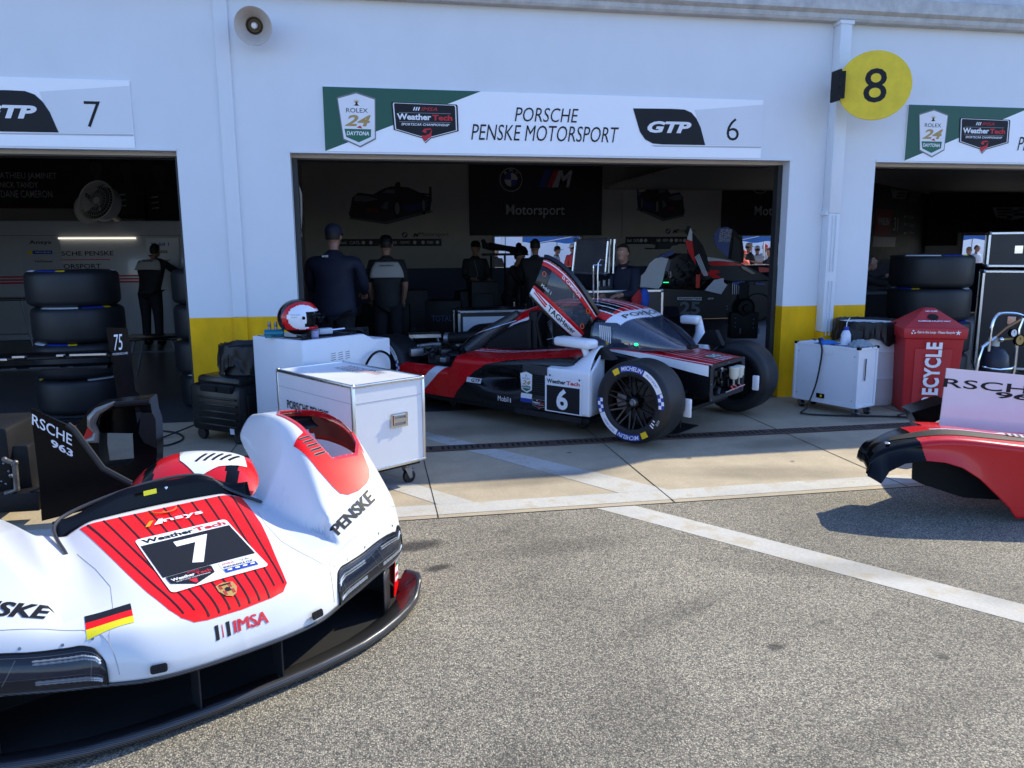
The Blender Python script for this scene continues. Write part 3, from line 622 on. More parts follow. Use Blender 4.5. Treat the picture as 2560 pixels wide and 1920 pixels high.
for sx in (1, -1):
    mb = MB(); mb.m(DARK); pts = [(sx*.262,-.118),(sx*.318,-.103),(sx*.322,-.092),(sx*.266,-.106)]
    V = rrect(-.025,-.0135,.025,.0135,.008); c0 = Vector((sx*.29, -.104, .274)); MM = frame((sx*.29,-.1095,.268), (1, sx*.27, 0), (-.05*sx,.25,1))
    mb.poly([(x*1.08, y*1.1) for x, y in V], MM @ Matrix.Translation((0,0,.006)), .003); mb.m(HOLE).poly(V, MM @ Matrix.Translation((0,0,.0095))); mb.m(DARK)
    for k in range(7): mb.box((-.021+.007*k, 0, .0105), (.0015,.024,.001), M=MM)
    for k in range(4): mb.box((0, -.009+.006*k, .0105), (.048,.0012,.001), M=MM)
    mb.build('nose_vent', nose, sm=0)
# headlights
HLG = mat('headlight_glass', (.015,.02,.03), .03, alpha=.40, coat=.5, spec=.5); LED = mat('led_lens', (.42,.46,.50), .08, coat=1.); HLB = mat('headlight_black', (.006,.008,.014), .25, spec=.3)
HLo = [(.432,-.022),(.455,.012),(.485,.036),(.55,.068),(.64,.108),(.74,.155),(.83,.20),(.872,.224),(.892,.245),(.912,.262)]
for sx in (1, -1):
    L_ = thing('x', '', '') if 0 else None
    top = HLo
    def hl(u, v, off=.0, zz=0.):   # u along, v from top edge down to the lower lip
        i = u*(len(top)-1); k = min(int(i), len(top)-2); t = i-k; x = lerp(top[k][0], top[k+1][0], t); y = lerp(top[k][1], top[k+1][1], t)
        zt = NF(x, y); yf = sitp(YF, x); zb = lerp(.228,.262,u); bulge = .012
        yy = lerp(y, yf-.004, v**.6)-off; zz_ = lerp(zt+.0018, zb, v)+.0
        return (sx*x, yy-bulge*math.sin(v*math.pi)*.6, zz_)
    mb = MB().m(HLB); mb.grid(lambda u, v: hl(u, v, -.0005), 40, 14); hb = mb.build('headlight', nose, sm=50)
    mb = MB().m(MATT)
    mb.tube([Vector(hl(k/30, 0, .001)) for k in range(31)], .0035, 6); mb.tube([Vector(hl(0, k/10, .001)) for k in range(11)], .003, 6); mb.tube([Vector(hl(1, k/10, .001)) for k in range(11)], .004, 6)
    mb.build('lamp_rim', hb)
    mb = MB().m(LED)
    for row, (v0, dv) in enumerate(((.20,.07), (.76,.06))):
        for seg in ((.06,.42), (.55,.95)):
            [mb.tube([Vector(hl(lerp(seg[0],seg[1],k/28), v0+dv*q_, .003)) for k in range(29)], [.0030+.0016*(k%2) for k in range(29)], 5) for q_ in (0,1)]
    mb.build('led_strip', hb)
    mb = MB().m(STEEL)
    for v in (.10, .66):
        mb.tube([Vector(hl(lerp(.04,.95,k/20), v, .002)) for k in range(21)], .0012, 5)
    for u in (.14,.47,.52,.78): mb.tube([Vector(hl(u+.012*k, .15+.16*k, .002)) for k in range(5)], .0018, 5)
    mb.m(mat('lamp_blue', (.012,.022,.05), .12, spec=.5)).grid(lambda u, v: hl(lerp(.08,.9,u), lerp(.28,.64,v), .0012), 20, 4)
    mb.build('lamp_frame', hb)
    mb = MB().m(HLG); mb.grid(lambda u, v: hl(u, v, .009*math.sin(math.pi*min(1, max(0, u)))+.002), 40, 14); mb.build('lamp_cover', hb, sm=60)
# lower lip, splitter, duct walls
mb = MB().m(CARB); Q = [(x, sitp(YF, abs(x))) for x in [-.985+.0197*k for k in range(101)]]
mb.tube([(x, y-.001, .230+.03*ss(.5,.95,abs(x))) for x, y in Q], .007, 8); mb.build('lower_lip', nose)
SPL = [(0,-.097),(.15,-.096),(.293,-.089),(.40,-.075),(.518,-.053),(.63,-.015),(.744,.038),(.84,.093),(.92,.153),(.975,.205),(1.003,.25),(.985,.33)]
sp = [(-x, y) for x, y in SPL[::-1]][:-1]+SPL
spl = CARB
mb = MB().m(CARB); V = []; n = len(sp); prof = [(.0,.016),(-.012,.022),(-.016,.034),(-.010,.048),(.0,.052),(.012,.047),(.03,.035),(.09,.028)]
RS = []
for k in range(len(sp)*4-3):
    i = min(k//4, n-2); t = (k-4*i)/4; RS.append((lerp(sp[i][0], sp[i+1][0], t), lerp(sp[i][1], sp[i+1][1], t)))
m_ = len(RS)
for k, (x, y) in enumerate(RS):
    a = RS[max(k-1, 0)]; b = RS[min(k+1, m_-1)]; d = Vector((b[0]-a[0], b[1]-a[1])).normalized(); nx, ny = -d.y, d.x
    lift = .055*ss(.90,1.0,abs(x))+.012*math.cos(x*3)*0
    for o_, z in prof: V.append((x+nx*o_, y+ny*o_, z+lift*(1-o_/.12)))
np_ = len(prof); mb.add(V, [(k*np_+q, k*np_+q+1, (k+1)*np_+q+1, (k+1)*np_+q) for k in range(m_-1) for q in range(np_-1)])
mb.build('splitter', nose, sm=60, thick=.004, off=0)
mb = MB().m(HOLE)  # near-black paints in the shade of the deep cavity under the nose
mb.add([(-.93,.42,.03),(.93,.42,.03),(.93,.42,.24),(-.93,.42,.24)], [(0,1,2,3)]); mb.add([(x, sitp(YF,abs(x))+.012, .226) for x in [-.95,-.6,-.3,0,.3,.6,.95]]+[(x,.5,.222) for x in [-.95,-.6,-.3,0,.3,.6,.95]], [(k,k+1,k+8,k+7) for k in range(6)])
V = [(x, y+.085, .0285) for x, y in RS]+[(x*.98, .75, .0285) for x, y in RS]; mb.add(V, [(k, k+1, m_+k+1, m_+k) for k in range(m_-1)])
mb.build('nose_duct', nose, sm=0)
for x in (-.155,.155):
    mb = MB().m(STEEL if 0 else DARK); mb.b2((x-.003,-.085,.04), (x+.003,.0,.228)); mb.build('splitter_stay', nose, sm=0)
for sx in (1, -1):
    mb = MB().m(CARB)
    mb.grid(lambda u, v: (sx*(.73+.12*math.sin(u*2.6)), .11+.30*u, lerp(.04,.232,v)), 14, 4); mb.build('duct_wall', nose, thick=.004)
    mb = MB().m(HR); V = [(.865,.245,.03),(.925,.30,.03),(.95,.42,.04),(.95,.42,.30),(.925,.30,.275),(.875,.235,.26)]
    mb.add([(sx*a, b, c_) for a, b, c_ in V], [(0,1,4,5), (1,2,3,4)]); mb.m(GPR)
    T = frame((sx*.893 if sx > 0 else -.955, .262 if sx > 0 else .262, .17), (.06, .055, 0) if sx > 0 else (.06,-.055,0), (0,0,1))
    if sx > 0:
        T = frame((.880,.256,.07), (.06,.055,0), (0,0,1)) @ Matrix.Translation((0,0,.002)); mb.poly([(0,.1),(.05,.1),(.05,.165),(0,.165)], T); mb.m(WPR).text('TAG', .004,.12,.042,.024, T, z=.001, bold=.02); mb.poly([(0,.03),(.05,.03),(.05,.098),(0,.098)], T); mb.m(RPR).text('HEUER', .004,.05,.042,.02, T, z=.001, bold=.02)
    mb.build('side_plate', nose, thick=.004, sm=0)
# cockpit surround behind the hood
mb = MB().m(BLACK)
mb.grid(lambda u, v: (lerp(-.40,.42,u), .755+.06*math.sin(u*3.14)+.05*v, lerp(.44,.565+.065*ss(.05,.4,u)*(1-ss(.72,.95,u)),v)), 30, 6); mb.m(CARB)
mb.tube([(-.40,.60,.49),(-.40,.78,.55),(-.28,.86,.585),(0,.88,.63),(.22,.86,.625),(.33,.80,.545),(.42,.66,.50)], .005, 8, smooth=6)
mb.m(mat('lime_tag', (.55,.65,.02), .5)).box((-.02,.797,.61), (.055,.004,.02), .1); mb.m(CHR).ball((.05,.80,.615), .007, 8)
mb.build('windscreen_surround', nose, thick=.003)
mb = MB().m(ORG); mb.tube([NP(.008)(-.045+.0*k+.05*math.cos(rad(180+18*k))+.05, .705+.03*math.sin(rad(180+18*k))) for k in range(11)], .0035, 6); mb.poly([(-.004,.0)], None) if 0 else None
drape(mb, [(-.006,.70),(.006,.70),(.006,.683),(.012,.683),(0,.67),(-.012,.683),(-.006,.683)], [tuple(range(7))], NP(.005)); mb.build('tow_strap', nose)
# ---------------- car 6, front wheels on, no nose, right-hand door open ----------------
KO = Vector((2.84, 6.64, 0)); KA = rad(40)
car = thing('race_car', 'red and black race car number 6 with one door raised and its front bodywork off', 'race car', KO, KA)
def make_wheel(parent, x, y, z, face, letters=True, r=.352, name='wheel'):
    wh = bpy.data.objects.new(name, None); C.objects.link(wh); wh.parent = parent; wh.location = (x, y, z); wh.empty_display_size = .1
    M = frame((0,0,0), (0,1,0) if face > 0 else (0,-1,0), (0,0,1))   # z axis = +-x outward
    W = .34; R = r; ri = .232
    prof = [(ri-.006,-.004), (ri+.004,.0), (ri+.02,.004), (ri+.05,.008), (R-.055,.006), (R-.025,-.006), (R-.006,-.026), (R,-.05), (R+.001,-.11), (R+.001,-.22), (R,-.285), (R-.008,-.312), (R-.028,-.332), (R-.06,-.345), (ri+.03,-.345), (ri,-.33)]
    mb = MB().m(RUB); mb.lathe(prof, M, 72)
    def arc(a0, a1, r0, r1, m_, z=.0085):
        mb.m(m_); n = max(3, int(abs(a1-a0)/4)); V = []; 
        for k in range(n+1):
            a = rad(lerp(a0, a1, k/n)); V += [(r0*math.cos(a), r0*math.sin(a), z), (r1*math.cos(a), r1*math.sin(a), z)]
        mb.add(V, [(2*k, 2*k+2, 2*k+3, 2*k+1)[::-1] for k in range(n)], M)
    def atext(t, a0, a1, r0, r1, m_, z=.0105, **k):   # text running clockwise, from angle a0 down to a1
        mb.m(m_); mb.text(t, 0, 0, 1, 1, M, warp=lambda u, v: ((r0+(r1-r0)*v)*math.cos(rad(lerp(a0, a1, u))), (r0+(r1-r0)*v)*math.sin(rad(lerp(a0, a1, u))), z), **k)
    if letters:
        r0, r1 = .268, .318
        for off in (0, 180):
            arc(110+off, 66+off, r0, r1, BPR); atext('MICHELIN', 108+off, 68+off, r0+.008, r1-.006, WPR, shear=.2, bold=.015)
            arc(125+off, 113+off, r0-.004, r1-.004, YPR); arc(65+off, 22+off, r0, r1, WPR); atext('PILOT SPORT', 60+off, 32+off, r0+.016, r1-.016, BPR, shear=.2)
            for q in range(2):
                for k in range(4):
                    if (k+q) % 2 == 0: arc(21-6*k+off, 15-6*k+off, lerp(r0, r1, q/2), lerp(r0, r1, (q+1)/2), BPR)
                    else: arc(21-6*k+off, 15-6*k+off, lerp(r0, r1, q/2), lerp(r0, r1, (q+1)/2), WPR)
        for a, l in ((-33, .03), (-38, .04), (-27,.02)): arc(a, a-2.2, r0-.02, r0-.02+l, WPR)
        atext('6-212', -22, -31, r1-.03, r1-.01, WPR)
    mb.build('tyre', wh, sm=50)
    mb = MB().m(mat('wheel_black', (.006,.006,.007), .3, spec=.4)); mb.lathe([(ri,-.33), (ri-.012,-.32), (ri-.014,-.05), (ri-.01,-.02), (ri+.003,.001), (ri+.004,-.006)], M, 56)
    for k in range(10):
        a = rad(36*k); c_, s_ = math.cos(a), math.sin(a)
        P = lambda rr, da, z: (rr*math.cos(a+da), rr*math.sin(a+da), z)
        for sg in (1, -1):
            A = [P(.045,sg*.02,-.06), P(.045,-sg*.12,-.06), P(.11,-sg*.0,-.045), P(.112,sg*.13,-.045), P(ri-.008,sg*.20,-.014), P(ri-.008,sg*.265,-.014)]
            V = A+[(x_, y_, z_-.02) for x_, y_, z_ in A]
            mb.add(V, [(0,2,3,1),(2,4,5,3),(0,6,8,2),(2,8,10,4),(1,3,9,7),(3,5,11,9),(6,7,9,8),(8,9,11,10)], M)
    mb.lathe([(.0001,-.035), (.03,-.035), (.045,-.045), (.05,-.06), (.05,-.12)], M, 28); mb.m(STEEL).lathe([(.0001,-.018), (.018,-.018), (.022,-.03), (.03,-.034)], M, 12)
    mb.build('rim', wh, sm=40)
    mb = MB().m(mat('brake_disc', (.05,.048,.045), .45, metal=.5, var=.2)); mb.lathe([(.06,-.13), (.165,-.13), (.168,-.135), (.168,-.155), (.06,-.158)], M, 40); mb.m(MATT).lathe([(.0001,-.17), (.22,-.17)], M, 24); mb.build('brake_disc', wh)
    mb = MB().m(STEEL); mb.add([(rr*math.cos(rad(a)), rr*math.sin(rad(a)), z) for z in (-.09,-.16) for rr in (.10,.19) for a in (160,180,200)], [(0,1,4,3),(1,2,5,4),(6,9,10,7),(7,10,11,8),(3,4,10,9),(4,5,11,10),(0,6,7,1),(1,7,8,2),(0,3,9,6),(2,8,11,5)], M); mb.build('brake_caliper', wh)
    return wh
w1 = make_wheel(car, -.98, 0, .385, -1); w2 = make_wheel(car, 1.10, -.12, .385, 1, False)
w3 = make_wheel(car, -.98, 3.15, .39, -1); w4 = make_wheel(car, .98, 3.15, .39, 1, False)
# monocoque nose
CR6 = mat('car_red', (.58,.005,.010), .28, spec=.35, coat=.35, var=.03); CW6 = mat('car_white', (.74,.76,.80), .3, coat=.5)
CBK = mat('car_black', (.005,.0055,.007), .25, spec=.4, coat=.2, var=.1)
mb = MB().m(CBK)
st = [(-.41,.36,.36,.665), (-.1,.37,.34,.70), (.2,.40,.30,.725), (.6,.50,.26,.745), (1.4,.52,.24,.72), (2.1,.50,.22,.60)]
def sec(w_, z0, z1): return [(-w_*.86, z0), (-w_*1., z0+.05), (-w_*1.0, z1-.05), (-w_*.93, z1-.012), (-w_*.8, z1), (w_*.8, z1), (w_*.93, z1-.012), (w_, z1-.05), (w_, z0+.05), (w_*.86, z0)]
V = []; 
for y, w_, z0, z1 in st: V += [(x, y, z) for x, z in sec(w_, z0, z1)]
n = 10; F_ = [(i*n+k, i*n+(k+1) % n, (i+1)*n+(k+1) % n, (i+1)*n+k) for i in range(len(st)-1) for k in range(n)]
mb.add(V, [tuple(f[::-1]) for f in F_]); mb.build('monocoque', car, sm=30)
# hood skin with stripes
mb = MB()
def hz(y): return sitp([(-.42,.668),(-.2,.69),(0,.712),(.2,.735),(.5,.752),(.7,.755)], y)
def hoodpt(x, y, off=0.): return Vector((x, y, hz(y)+.006-.02*(abs(x)/.4)**3+off))
mb.m(CR6); drape(mb, [(-.335,-.405),(.335,-.405),(.37,.0),(.40,.3),(.42,.45),(-.42,.45),(-.40,.3),(-.37,.0)], [tuple(range(8))], lambda x, y: hoodpt(x, y), .05)
mb.m(CW6)
for k in range(7):
    x = -.22+.075*k; drape(mb, [(x-.006,-.402),(x+.006,-.402),(x*1.0+.006,.3),(x-.006,.3)], [(0,1,2,3)], lambda x, y: hoodpt(x, y, .002), .05)
drape(mb, [(-.335,-.404),(-.30,-.404),(-.33,-.1),(-.37,.25),(-.44,.62),(-.47,.62),(-.415,.25),(-.375,.0)], [tuple(range(8))], lambda x, y: hoodpt(x, y, .0024), .05)
mb.m(GPR); drape(mb, [(-.08,-.30),(.14,-.30),(.14,-.20),(-.08,-.20)], [(0,1,2,3)], lambda x, y: hoodpt(x, y, .003), .05)
V, F_ = text_geo('TAG', 0, .02); mb.m(WPR); drape(mb, [(-.06+a*.18, -.29+b*.08) for a, b in V], F_, lambda x, y: hoodpt(x, y, .0045), .1)
V, F_ = text_geo('HEUER', 0, .02); mb.m(CR6); mb.m(WPR); drape(mb, [(-.08,-.385),(.14,-.385),(.14,-.31),(-.08,-.31)], [(0,1,2,3)], lambda x, y: hoodpt(x, y, .003), .05); mb.m(CR6); drape(mb, [(-.07+a*.2, -.38+b*.06) for a, b in V], F_, lambda x, y: hoodpt(x, y, .0045), .1)
mb.build('nose_top', car, sm=30)
mb = MB().m(CW6)   # white flank strip down the side of the nose
mb.grid(lambda u, v: (-(lerp(.368,.46,u)+.004), lerp(-.40,.62,u), hz(lerp(-.4,.62,u))-.005-v*(.085*(1-u)**.8+.01)), 16, 3); mb.m(CR6)
mb.grid(lambda u, v: (-(lerp(.35,.47,u)+.003*v), lerp(-.40,.62,u), hz(lerp(-.4,.62,u))+.003-v*.008), 16, 1)
mb.build('nose_side_strip', car)
# open front bulkhead
mb = MB().m(DARK); y = -.412
out = rrect(-.36,.345,.36,.672,.05); inn = rrect(-.30,.385,.30,.635,.04)
V = [(x, y, z) for x, z in out]+[(x, y, z) for x, z in inn]+[(x, y+.16, z) for x, z in inn]; n = len(out)
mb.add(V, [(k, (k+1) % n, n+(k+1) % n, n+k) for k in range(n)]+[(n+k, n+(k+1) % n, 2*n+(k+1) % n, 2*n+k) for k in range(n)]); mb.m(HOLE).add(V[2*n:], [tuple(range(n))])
mb.m(STEEL)
for x, z in ((-.33,.66),(-.33,.36),(.33,.66),(.33,.36),(-.335,.5),(.335,.5),(0,.655)): mb.tube([(x, y-.004, z), (x, y+.01, z)], .007, 8)
mb.build('front_bulkhead', car, sm=30)
RES = mat('reservoir_plastic', (.62,.60,.50), .5)
for x in (.06,.17):
    mb = MB().m(RES); T = Matrix.Translation((x, -.44, .50)); mb.lathe([(.0001,0),(.03,0),(.042,.03),(.044,.085),(.047,.087),(.047,.105),(.03,.11),(.0001,.11)], T, 20); mb.m(STEEL).tube([(x,-.44,.5),(x,-.44,.44)], .012, 8); mb.build('fluid_reservoir', car)
mb = MB(); random.seed(4)
for k in range(26):
    x = random.uniform(-.26,.26); z = random.uniform(.40,.60); yy = random.uniform(-.40,-.28); mb.m(random.choice([STEEL, MATT, DARK, BLACK]))
    if k % 2: mb.tube([(x,yy,z), (x+random.uniform(-.12,.12), yy+random.uniform(-.03,.03), z+random.uniform(-.08,.08))], random.uniform(.006,.02), 8)
    else: mb.box((x,yy,z), (random.uniform(.02,.07), .05, random.uniform(.02,.06)), random.uniform(-.5,.5), .004)
mb.m(CR6); 
for x in (.02,.1,.2): mb.tube([(x,-.43,.44), (x+.03,-.45,.40)], .008, 8)
mb.m(CHR).tube([(-.1,-.44,.40),(.26,-.46,.42)], .006, 8)
mb.build('front_mechanism', car)
# canopy
ZT = [(-.07,.755),(0,.80),(.1,.872),(.2,.935),(.35,1.02),(.48,1.085),(.6,1.12),(.8,1.155),(1.0,1.17),(1.3,1.16),(1.6,1.10),(1.9,.97),(2.2,.70)]
WD = [(-.07,.04),(-.03,.14),(.05,.25),(.15,.33),(.3,.40),(.6,.475),(1.0,.51),(1.4,.50),(1.8,.42),(2.2,.28)]
def canpt(u, v):
    y = lerp(-.069, 2.2, v**1.25); a = math.pi*(u); w_ = sitp(WD, y); zb = .745 if y < .8 else lerp(.745,.60,ss(.8,2.0,y)); h = max(.008, sitp(ZT, y)-zb)
    c_ = math.cos(a); x = -math.copysign(abs(c_)**.75, c_)*w_; return (x, y, zb+h*math.sin(a)**.62)
def candoor(x, y, z): return x < -.27 and .74 < y < 1.40 and z < 1.12
def canmat(x, y, z):
    wl = .47+.5*(abs(x)/.5)**2*.35
    if y < wl-.115 or (abs(x) > .40 and y < .72 and z < .985): return GLASS if (y > .03+.0*x) or True else CBK
    if y < wl+.015: return CW6
    if y < 1.42 and abs(x) > .42 and z < 1.03: return CBK
    if y > 1.42 and abs(x) > .30: return CW6 if 1.0 < z+(y-1.42)*.35 < 1.03 else CR6
    f = (abs(x)*1.0) % .085
    if abs(x) < .36 and f < .014: return CW6
    if .60 < y < 1.0 and -.34 < x < -.12: return CBK
    if y > 1.75: return CBK
    return CR6
mb = MB(); mb.grid(canpt, 230, 280, skip=candoor, mfn=canmat); o = mb.build('canopy', car, sm=50, thick=.008, merge=True)
# windscreen lettering
def can_at(x, y):    # point on the canopy over (x, y)
    w_ = sitp(WD, y); zb = .745; h = sitp(ZT, y)-zb; c_ = min(.999, (abs(x)/w_))**(1/.75); return Vector((x, y, zb+h*(1-c_*c_)**.31))
mb = MB().m(INK); V, F_ = text_geo('PORSCHE', 0, .0, 1.1)
def pw(x, y): p = can_at(x, y+ .165*(x/.5)**2); p.z += .006; p.y -= .004; return p
drape(mb, [(-.33+a*.62, .385+b*.055) for a, b in V], F_, pw, .06); mb.build('windscreen_lettering', car)
mb = MB(); mb.m(CW6)
for k in range(6):
    z0 = .80+.0*k; xx = -.478+.002*k; yy = .64-.022*k
    mb.add([(-.480, yy, .84-.008*k), (-.474, yy-.008, .84-.008*k), (-.486, yy-.008, .965-.002*k), (-.490, yy, .965-.002*k)], [(0,1,2,3)])
mb.build('window_louvre', car)
mb = MB(); mb.m(YPR).ball((-.462,.57,.80), (.01,.02,.02), 10); mb.build('round_marker', car)
mb = MB(); mb.m(mat('green_lamp', (.02,.9,.25), .4, emit=1.2)).ball((-.40,.30,.80), (.01,.022,.014), 10); mb.m(CW6).ball((-.41,.345,.80), (.008,.012,.01), 8)
mb.build('cab_marker', car)
mb = MB().m(MATT); mb.tube([(-.03,-.06,.77),(.0,-.02,.80),(.10,.30,1.0)], .007, 6); mb.box((-.0,-.06,.765), (.16,.05,.03), 0, .008); mb.tube([(.05,.2,.93),(-.05,.45,1.08)], .004, 5); mb.build('wiper', car)
mb = MB().m(ALU); mb.tube([(-.05,.95,1.16),(-.05,.95,1.52),(.08,.96,1.54)], .006, 6, smooth=3); mb.build('antenna', car)
# cockpit interior seen through the door opening
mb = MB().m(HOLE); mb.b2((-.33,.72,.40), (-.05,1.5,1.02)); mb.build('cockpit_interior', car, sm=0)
mb = MB().m(MATT); mb.b2((-.50,1.36,.62), (-.30,1.47,1.06), .02); mb.b2((-.5,.72,.55), (-.30,1.4,.70), .02); random.seed(8)
mb.tube([(-.46,1.33,.70),(-.50,1.36,.95),(-.46,1.33,1.05)], .02, 8)
mb.m(STEEL); 
for k in range(12): mb.tube([(-.40,1.2+.01*k,.72+.02*k),(-.38,1.26,.74+.022*k)], .004, 5)
mb.m(ORG).box((-.507,1.62,.88), (.004,.07,.014)); mb.m(GREY)
for k in range(5): mb.box((-.42,.85+.1*k,.712), (.03,.05,.015), .4*k)
mb.m(CHR).tube([(-.44,1.05,.72),(-.40,1.15,.80),(-.42,1.3,.78)], .004, 5, smooth=4); mb.build('door_sill', car, sm=30)
mb = MB().m(MATT); mb.grid(lambda u, v: (-.515+.02*abs(v-.5), lerp(1.42,2.05,u), lerp(lerp(.66,.60,u), lerp(.97,.66,u**1.6), v)), 12, 6); mb.build('side_window', car, thick=.01)
# open door
door = MB(); Bp, Ap, Dp, Cp = Vector((-.9,1.14,1.245)), Vector((-.80,1.04,1.575)), Vector((-.44,.70,1.06)), Vector((-.50,.885,.80))
def dr(u, v, off=0.):
    lo = Bp.lerp(Cp, u); hi = Ap.lerp(Dp, u); p = lo.lerp(hi, v)
    nrm = (Cp-Bp).cross(Ap-Bp).normalized(); b = math.sin(math.pi*v)*.030+math.sin(math.pi*u)*.055
    hi_b = Vector((0,0,1))*(.075*math.sin(math.pi*u**.8)*v); lo_b = Vector((0,0,-1))*(.03*math.sin(math.pi*min(1,u*1.0))*(1-v))
    return p+nrm*(b+off)+hi_b+lo_b
nd = (Cp-Bp).cross(Ap-Bp).normalized(); DS = 1 if nd.x < 0 or nd.y < 0 else -1
def drs(u, v, off=0.): return dr(u, v, off*1)
DGL = mat('door_glass', (.09,.12,.16), .05, alpha=.45, coat=1., spec=.8)
def band(m_, v0, v1, u0=0, u1=1, off=.0): door.m(m_).grid(lambda u, v: drs(lerp(u0, u1, u), lerp(v0(lerp(u0,u1,u)), v1(lerp(u0,u1,u)), v), off), 24, 4)
K_ = lambda c_: (lambda u: c_)
band(CBK, K_(-.02), K_(.04)); band(CW6, K_(.04), lambda u: .20+.04*u); band(CR6, lambda u: .20+.04*u, lambda u: .28+.05*u); band(CBK, K_(.28), K_(.80), 0, .17); band(CBK, lambda u: .33, K_(.80), .93, 1)
band(CR6, K_(.80), K_(.90)); band(CW6, K_(.90), K_(.93)); band(CR6, K_(.93), K_(1.02))
fr = door.build('raised_door', car, sm=40, thick=.025, off=0)
mb = MB().m(DGL); mb.grid(lambda u, v: drs(lerp(.17,.93,u), lerp(.27+.055*u,.80,v), .0), 24, 8); mb.build('door_window', fr, sm=60)
mb = MB().m(CBK); mb.tube([drs(k/20, 1.02) for k in range(21)], .022, 6); mb.grid(lambda u, v: drs(u, 1.02)+Vector((.13*v*math.sin(u*3.14)**.5,.10*v,.01*v)), 20, 3); mb.build('door_roof_panel', fr, thick=.01)
off = .016
mb = MB().m(INK); V, F_ = text_geo('TAGHeuer', 0, .02); mb.text('TAGHeuer', 0, 0, 1, 1, warp=lambda a, b: drs(lerp(.30,.86,a), lerp(.065,.185,b)+.02*a, off), bold=.02)
mb.m(CR6)
for q in (.07,.12): mb.add([drs(.04,q+.05,off), drs(.26,q-.0,off), drs(.28,q+.035,off), drs(.04,q+.075,off)], [(0,1,2,3)])
mb.m(WPR).text('D. CAMERON', 0, 0, 1, 1, warp=lambda a, b: drs(lerp(.34,.68,a), lerp(.815,.885,b), off), bold=.02)
mb.text('M. JAMINET  N. TANDY', 0, 0, 1, 1, warp=lambda a, b: drs(lerp(.03,.58,a), lerp(.945,1.0,b), off), bold=.02)
mb.text('Mobil 1', 0, 0, 1, 1, warp=lambda a, b: drs(lerp(.09,.26,a), lerp(.36,.43,b), off))
mb.m(ORG)
for u, v in ((.07,.64), (.90,.40), (.86,.80)):
    c_ = drs(u, v, off+.002); ax = (Cp-Bp).normalized(); ay = (Ap-Bp).normalized(); mb.tube([c_+ax*.02*math.cos(k*.5236)+ay*.02*math.sin(k*.5236) for k in range(13)], .0035, 5)
mb.build('door_lettering', fr)
# sidepods
def podpt(sx):
    def f(u, v):
        y = lerp(.62, 2.87, u); step = ss(2.02,2.12,y)
        zt = lerp(.715,.635,ss(.7,1.8,y)); zt = lerp(zt,.50,step); xi = -.50
        xo = lerp(.93,.985,ss(.7,1.4,y)); inlet = 0
        if v < .35: t = v/.35; x = lerp(-.50, -(xo-.07), t); z = zt+.02*(1-t)*(1-step)-.02*t*t
        elif v < .5: t = (v-.35)/.15; a = t*math.pi/2; x = -(xo-.07+.07*math.sin(a)); z = zt-.02-.07*(1-math.cos(a))
        else:
            t = (v-.5)/.5; z = lerp(zt-.09, .19, t); x = -xo
            d = math.exp(-((y-lerp(1.38,1.50,t))/.26)**2)*math.exp(-((z-.44)/.085)**2)*.16; x += d
            d = math.exp(-((y-1.0)/.35)**2)*ss(.60,.5,z)*.0; x += d
        return (sx*-x if sx > 0 else x, y, z)
    return f
def podmat(x, y, z):
    if y > 2.12: 
        return CW6 if 2.50 < y+(z-.2)*1.1-.0 < 2.64 and abs(x) > .9 else CR6
    ln = itp([(.6,.71),(1.1,.66),(1.35,.63),(1.6,.575),(1.78,.48),(2.0,.26),(2.1,.1)], y)
    if z > ln:
        if abs(x) < .70 and abs((abs(x)-.52)-.12*(y-.8)*.6) < .012: return CW6
        if abs(abs(x)-(.60+.10*(y-1.2))) < .014 and y > 1.0: return CW6
        return CR6
    return CBK
for sx in (-1, 1):
    mb = MB(); mb.grid(podpt(sx), 320, 150, mfn=podmat, skip=lambda x, y, z: y > 2.1 and abs(x) < .90); mb.build('sidepod', car, sm=45, thick=.008, merge=True)
def side(mb, x=-.99): return frame((x, 0, 0), (0,-1,0), (0,0,1))   # local x runs forward, y up
T = side(None, -.992)
mb = MB(); mb.m(WPR).text('Ansys', -2.66, .30, .26, .075, T, bold=.015, shear=-.0)
mb.m(WPR).poly([(-1.86,.375),(-1.67,.375),(-1.655,.425),(-1.845,.425)], T); mb.m(INK).text('GTP', -1.79, .382, .12, .036, T, z=.002, shear=.25, bold=.03)
mb.m(WPR).text('Mobil', -1.45, .235, .13, .05, T); mb.text('1', -1.30, .235, .012, .04, T, bold=.02); mb.poly([(-1.315,.228),(-1.275,.228),(-1.275,.282),(-1.315,.282)], T, 0) if 0 else None
mb.build('sidepod_lettering', car, sm=0)
# plates forward of the sidepod
mb = MB().m(CARB); mb.box((-.965,1.0,.43), (.02,.32,.36), 0, .004); mb.m(HOLE); mb.b2((-.982,.88,.34), (-.977,1.05,.53)); mb.m(DARK)
for k in range(9): mb.b2((-.9835,.88,.35+.02*k), (-.9795,1.05,.354+.02*k))
mb.b2((-.98,.50,.14), (-.60,1.25,.19)); mb.build('duct_panel', car, sm=0)
mb = MB(); shield(mb, side(None,-.995) @ Matrix.Translation((-1.10,.45,0)), .95); mb.m(WPR).poly([(-1.17,.265),(-1.04,.265),(-1.03,.345),(-1.16,.345)], side(None,-.996)); mb.m(BPR).poly([(-1.17,.265),(-1.04,.265),(-1.035,.30),(-1.165,.30)], side(None,-.9975))
badge(mb, side(None,-.992) @ Matrix.Translation((-.955,.27,0)), .62); mb.build('championship_decal', car, sm=0)
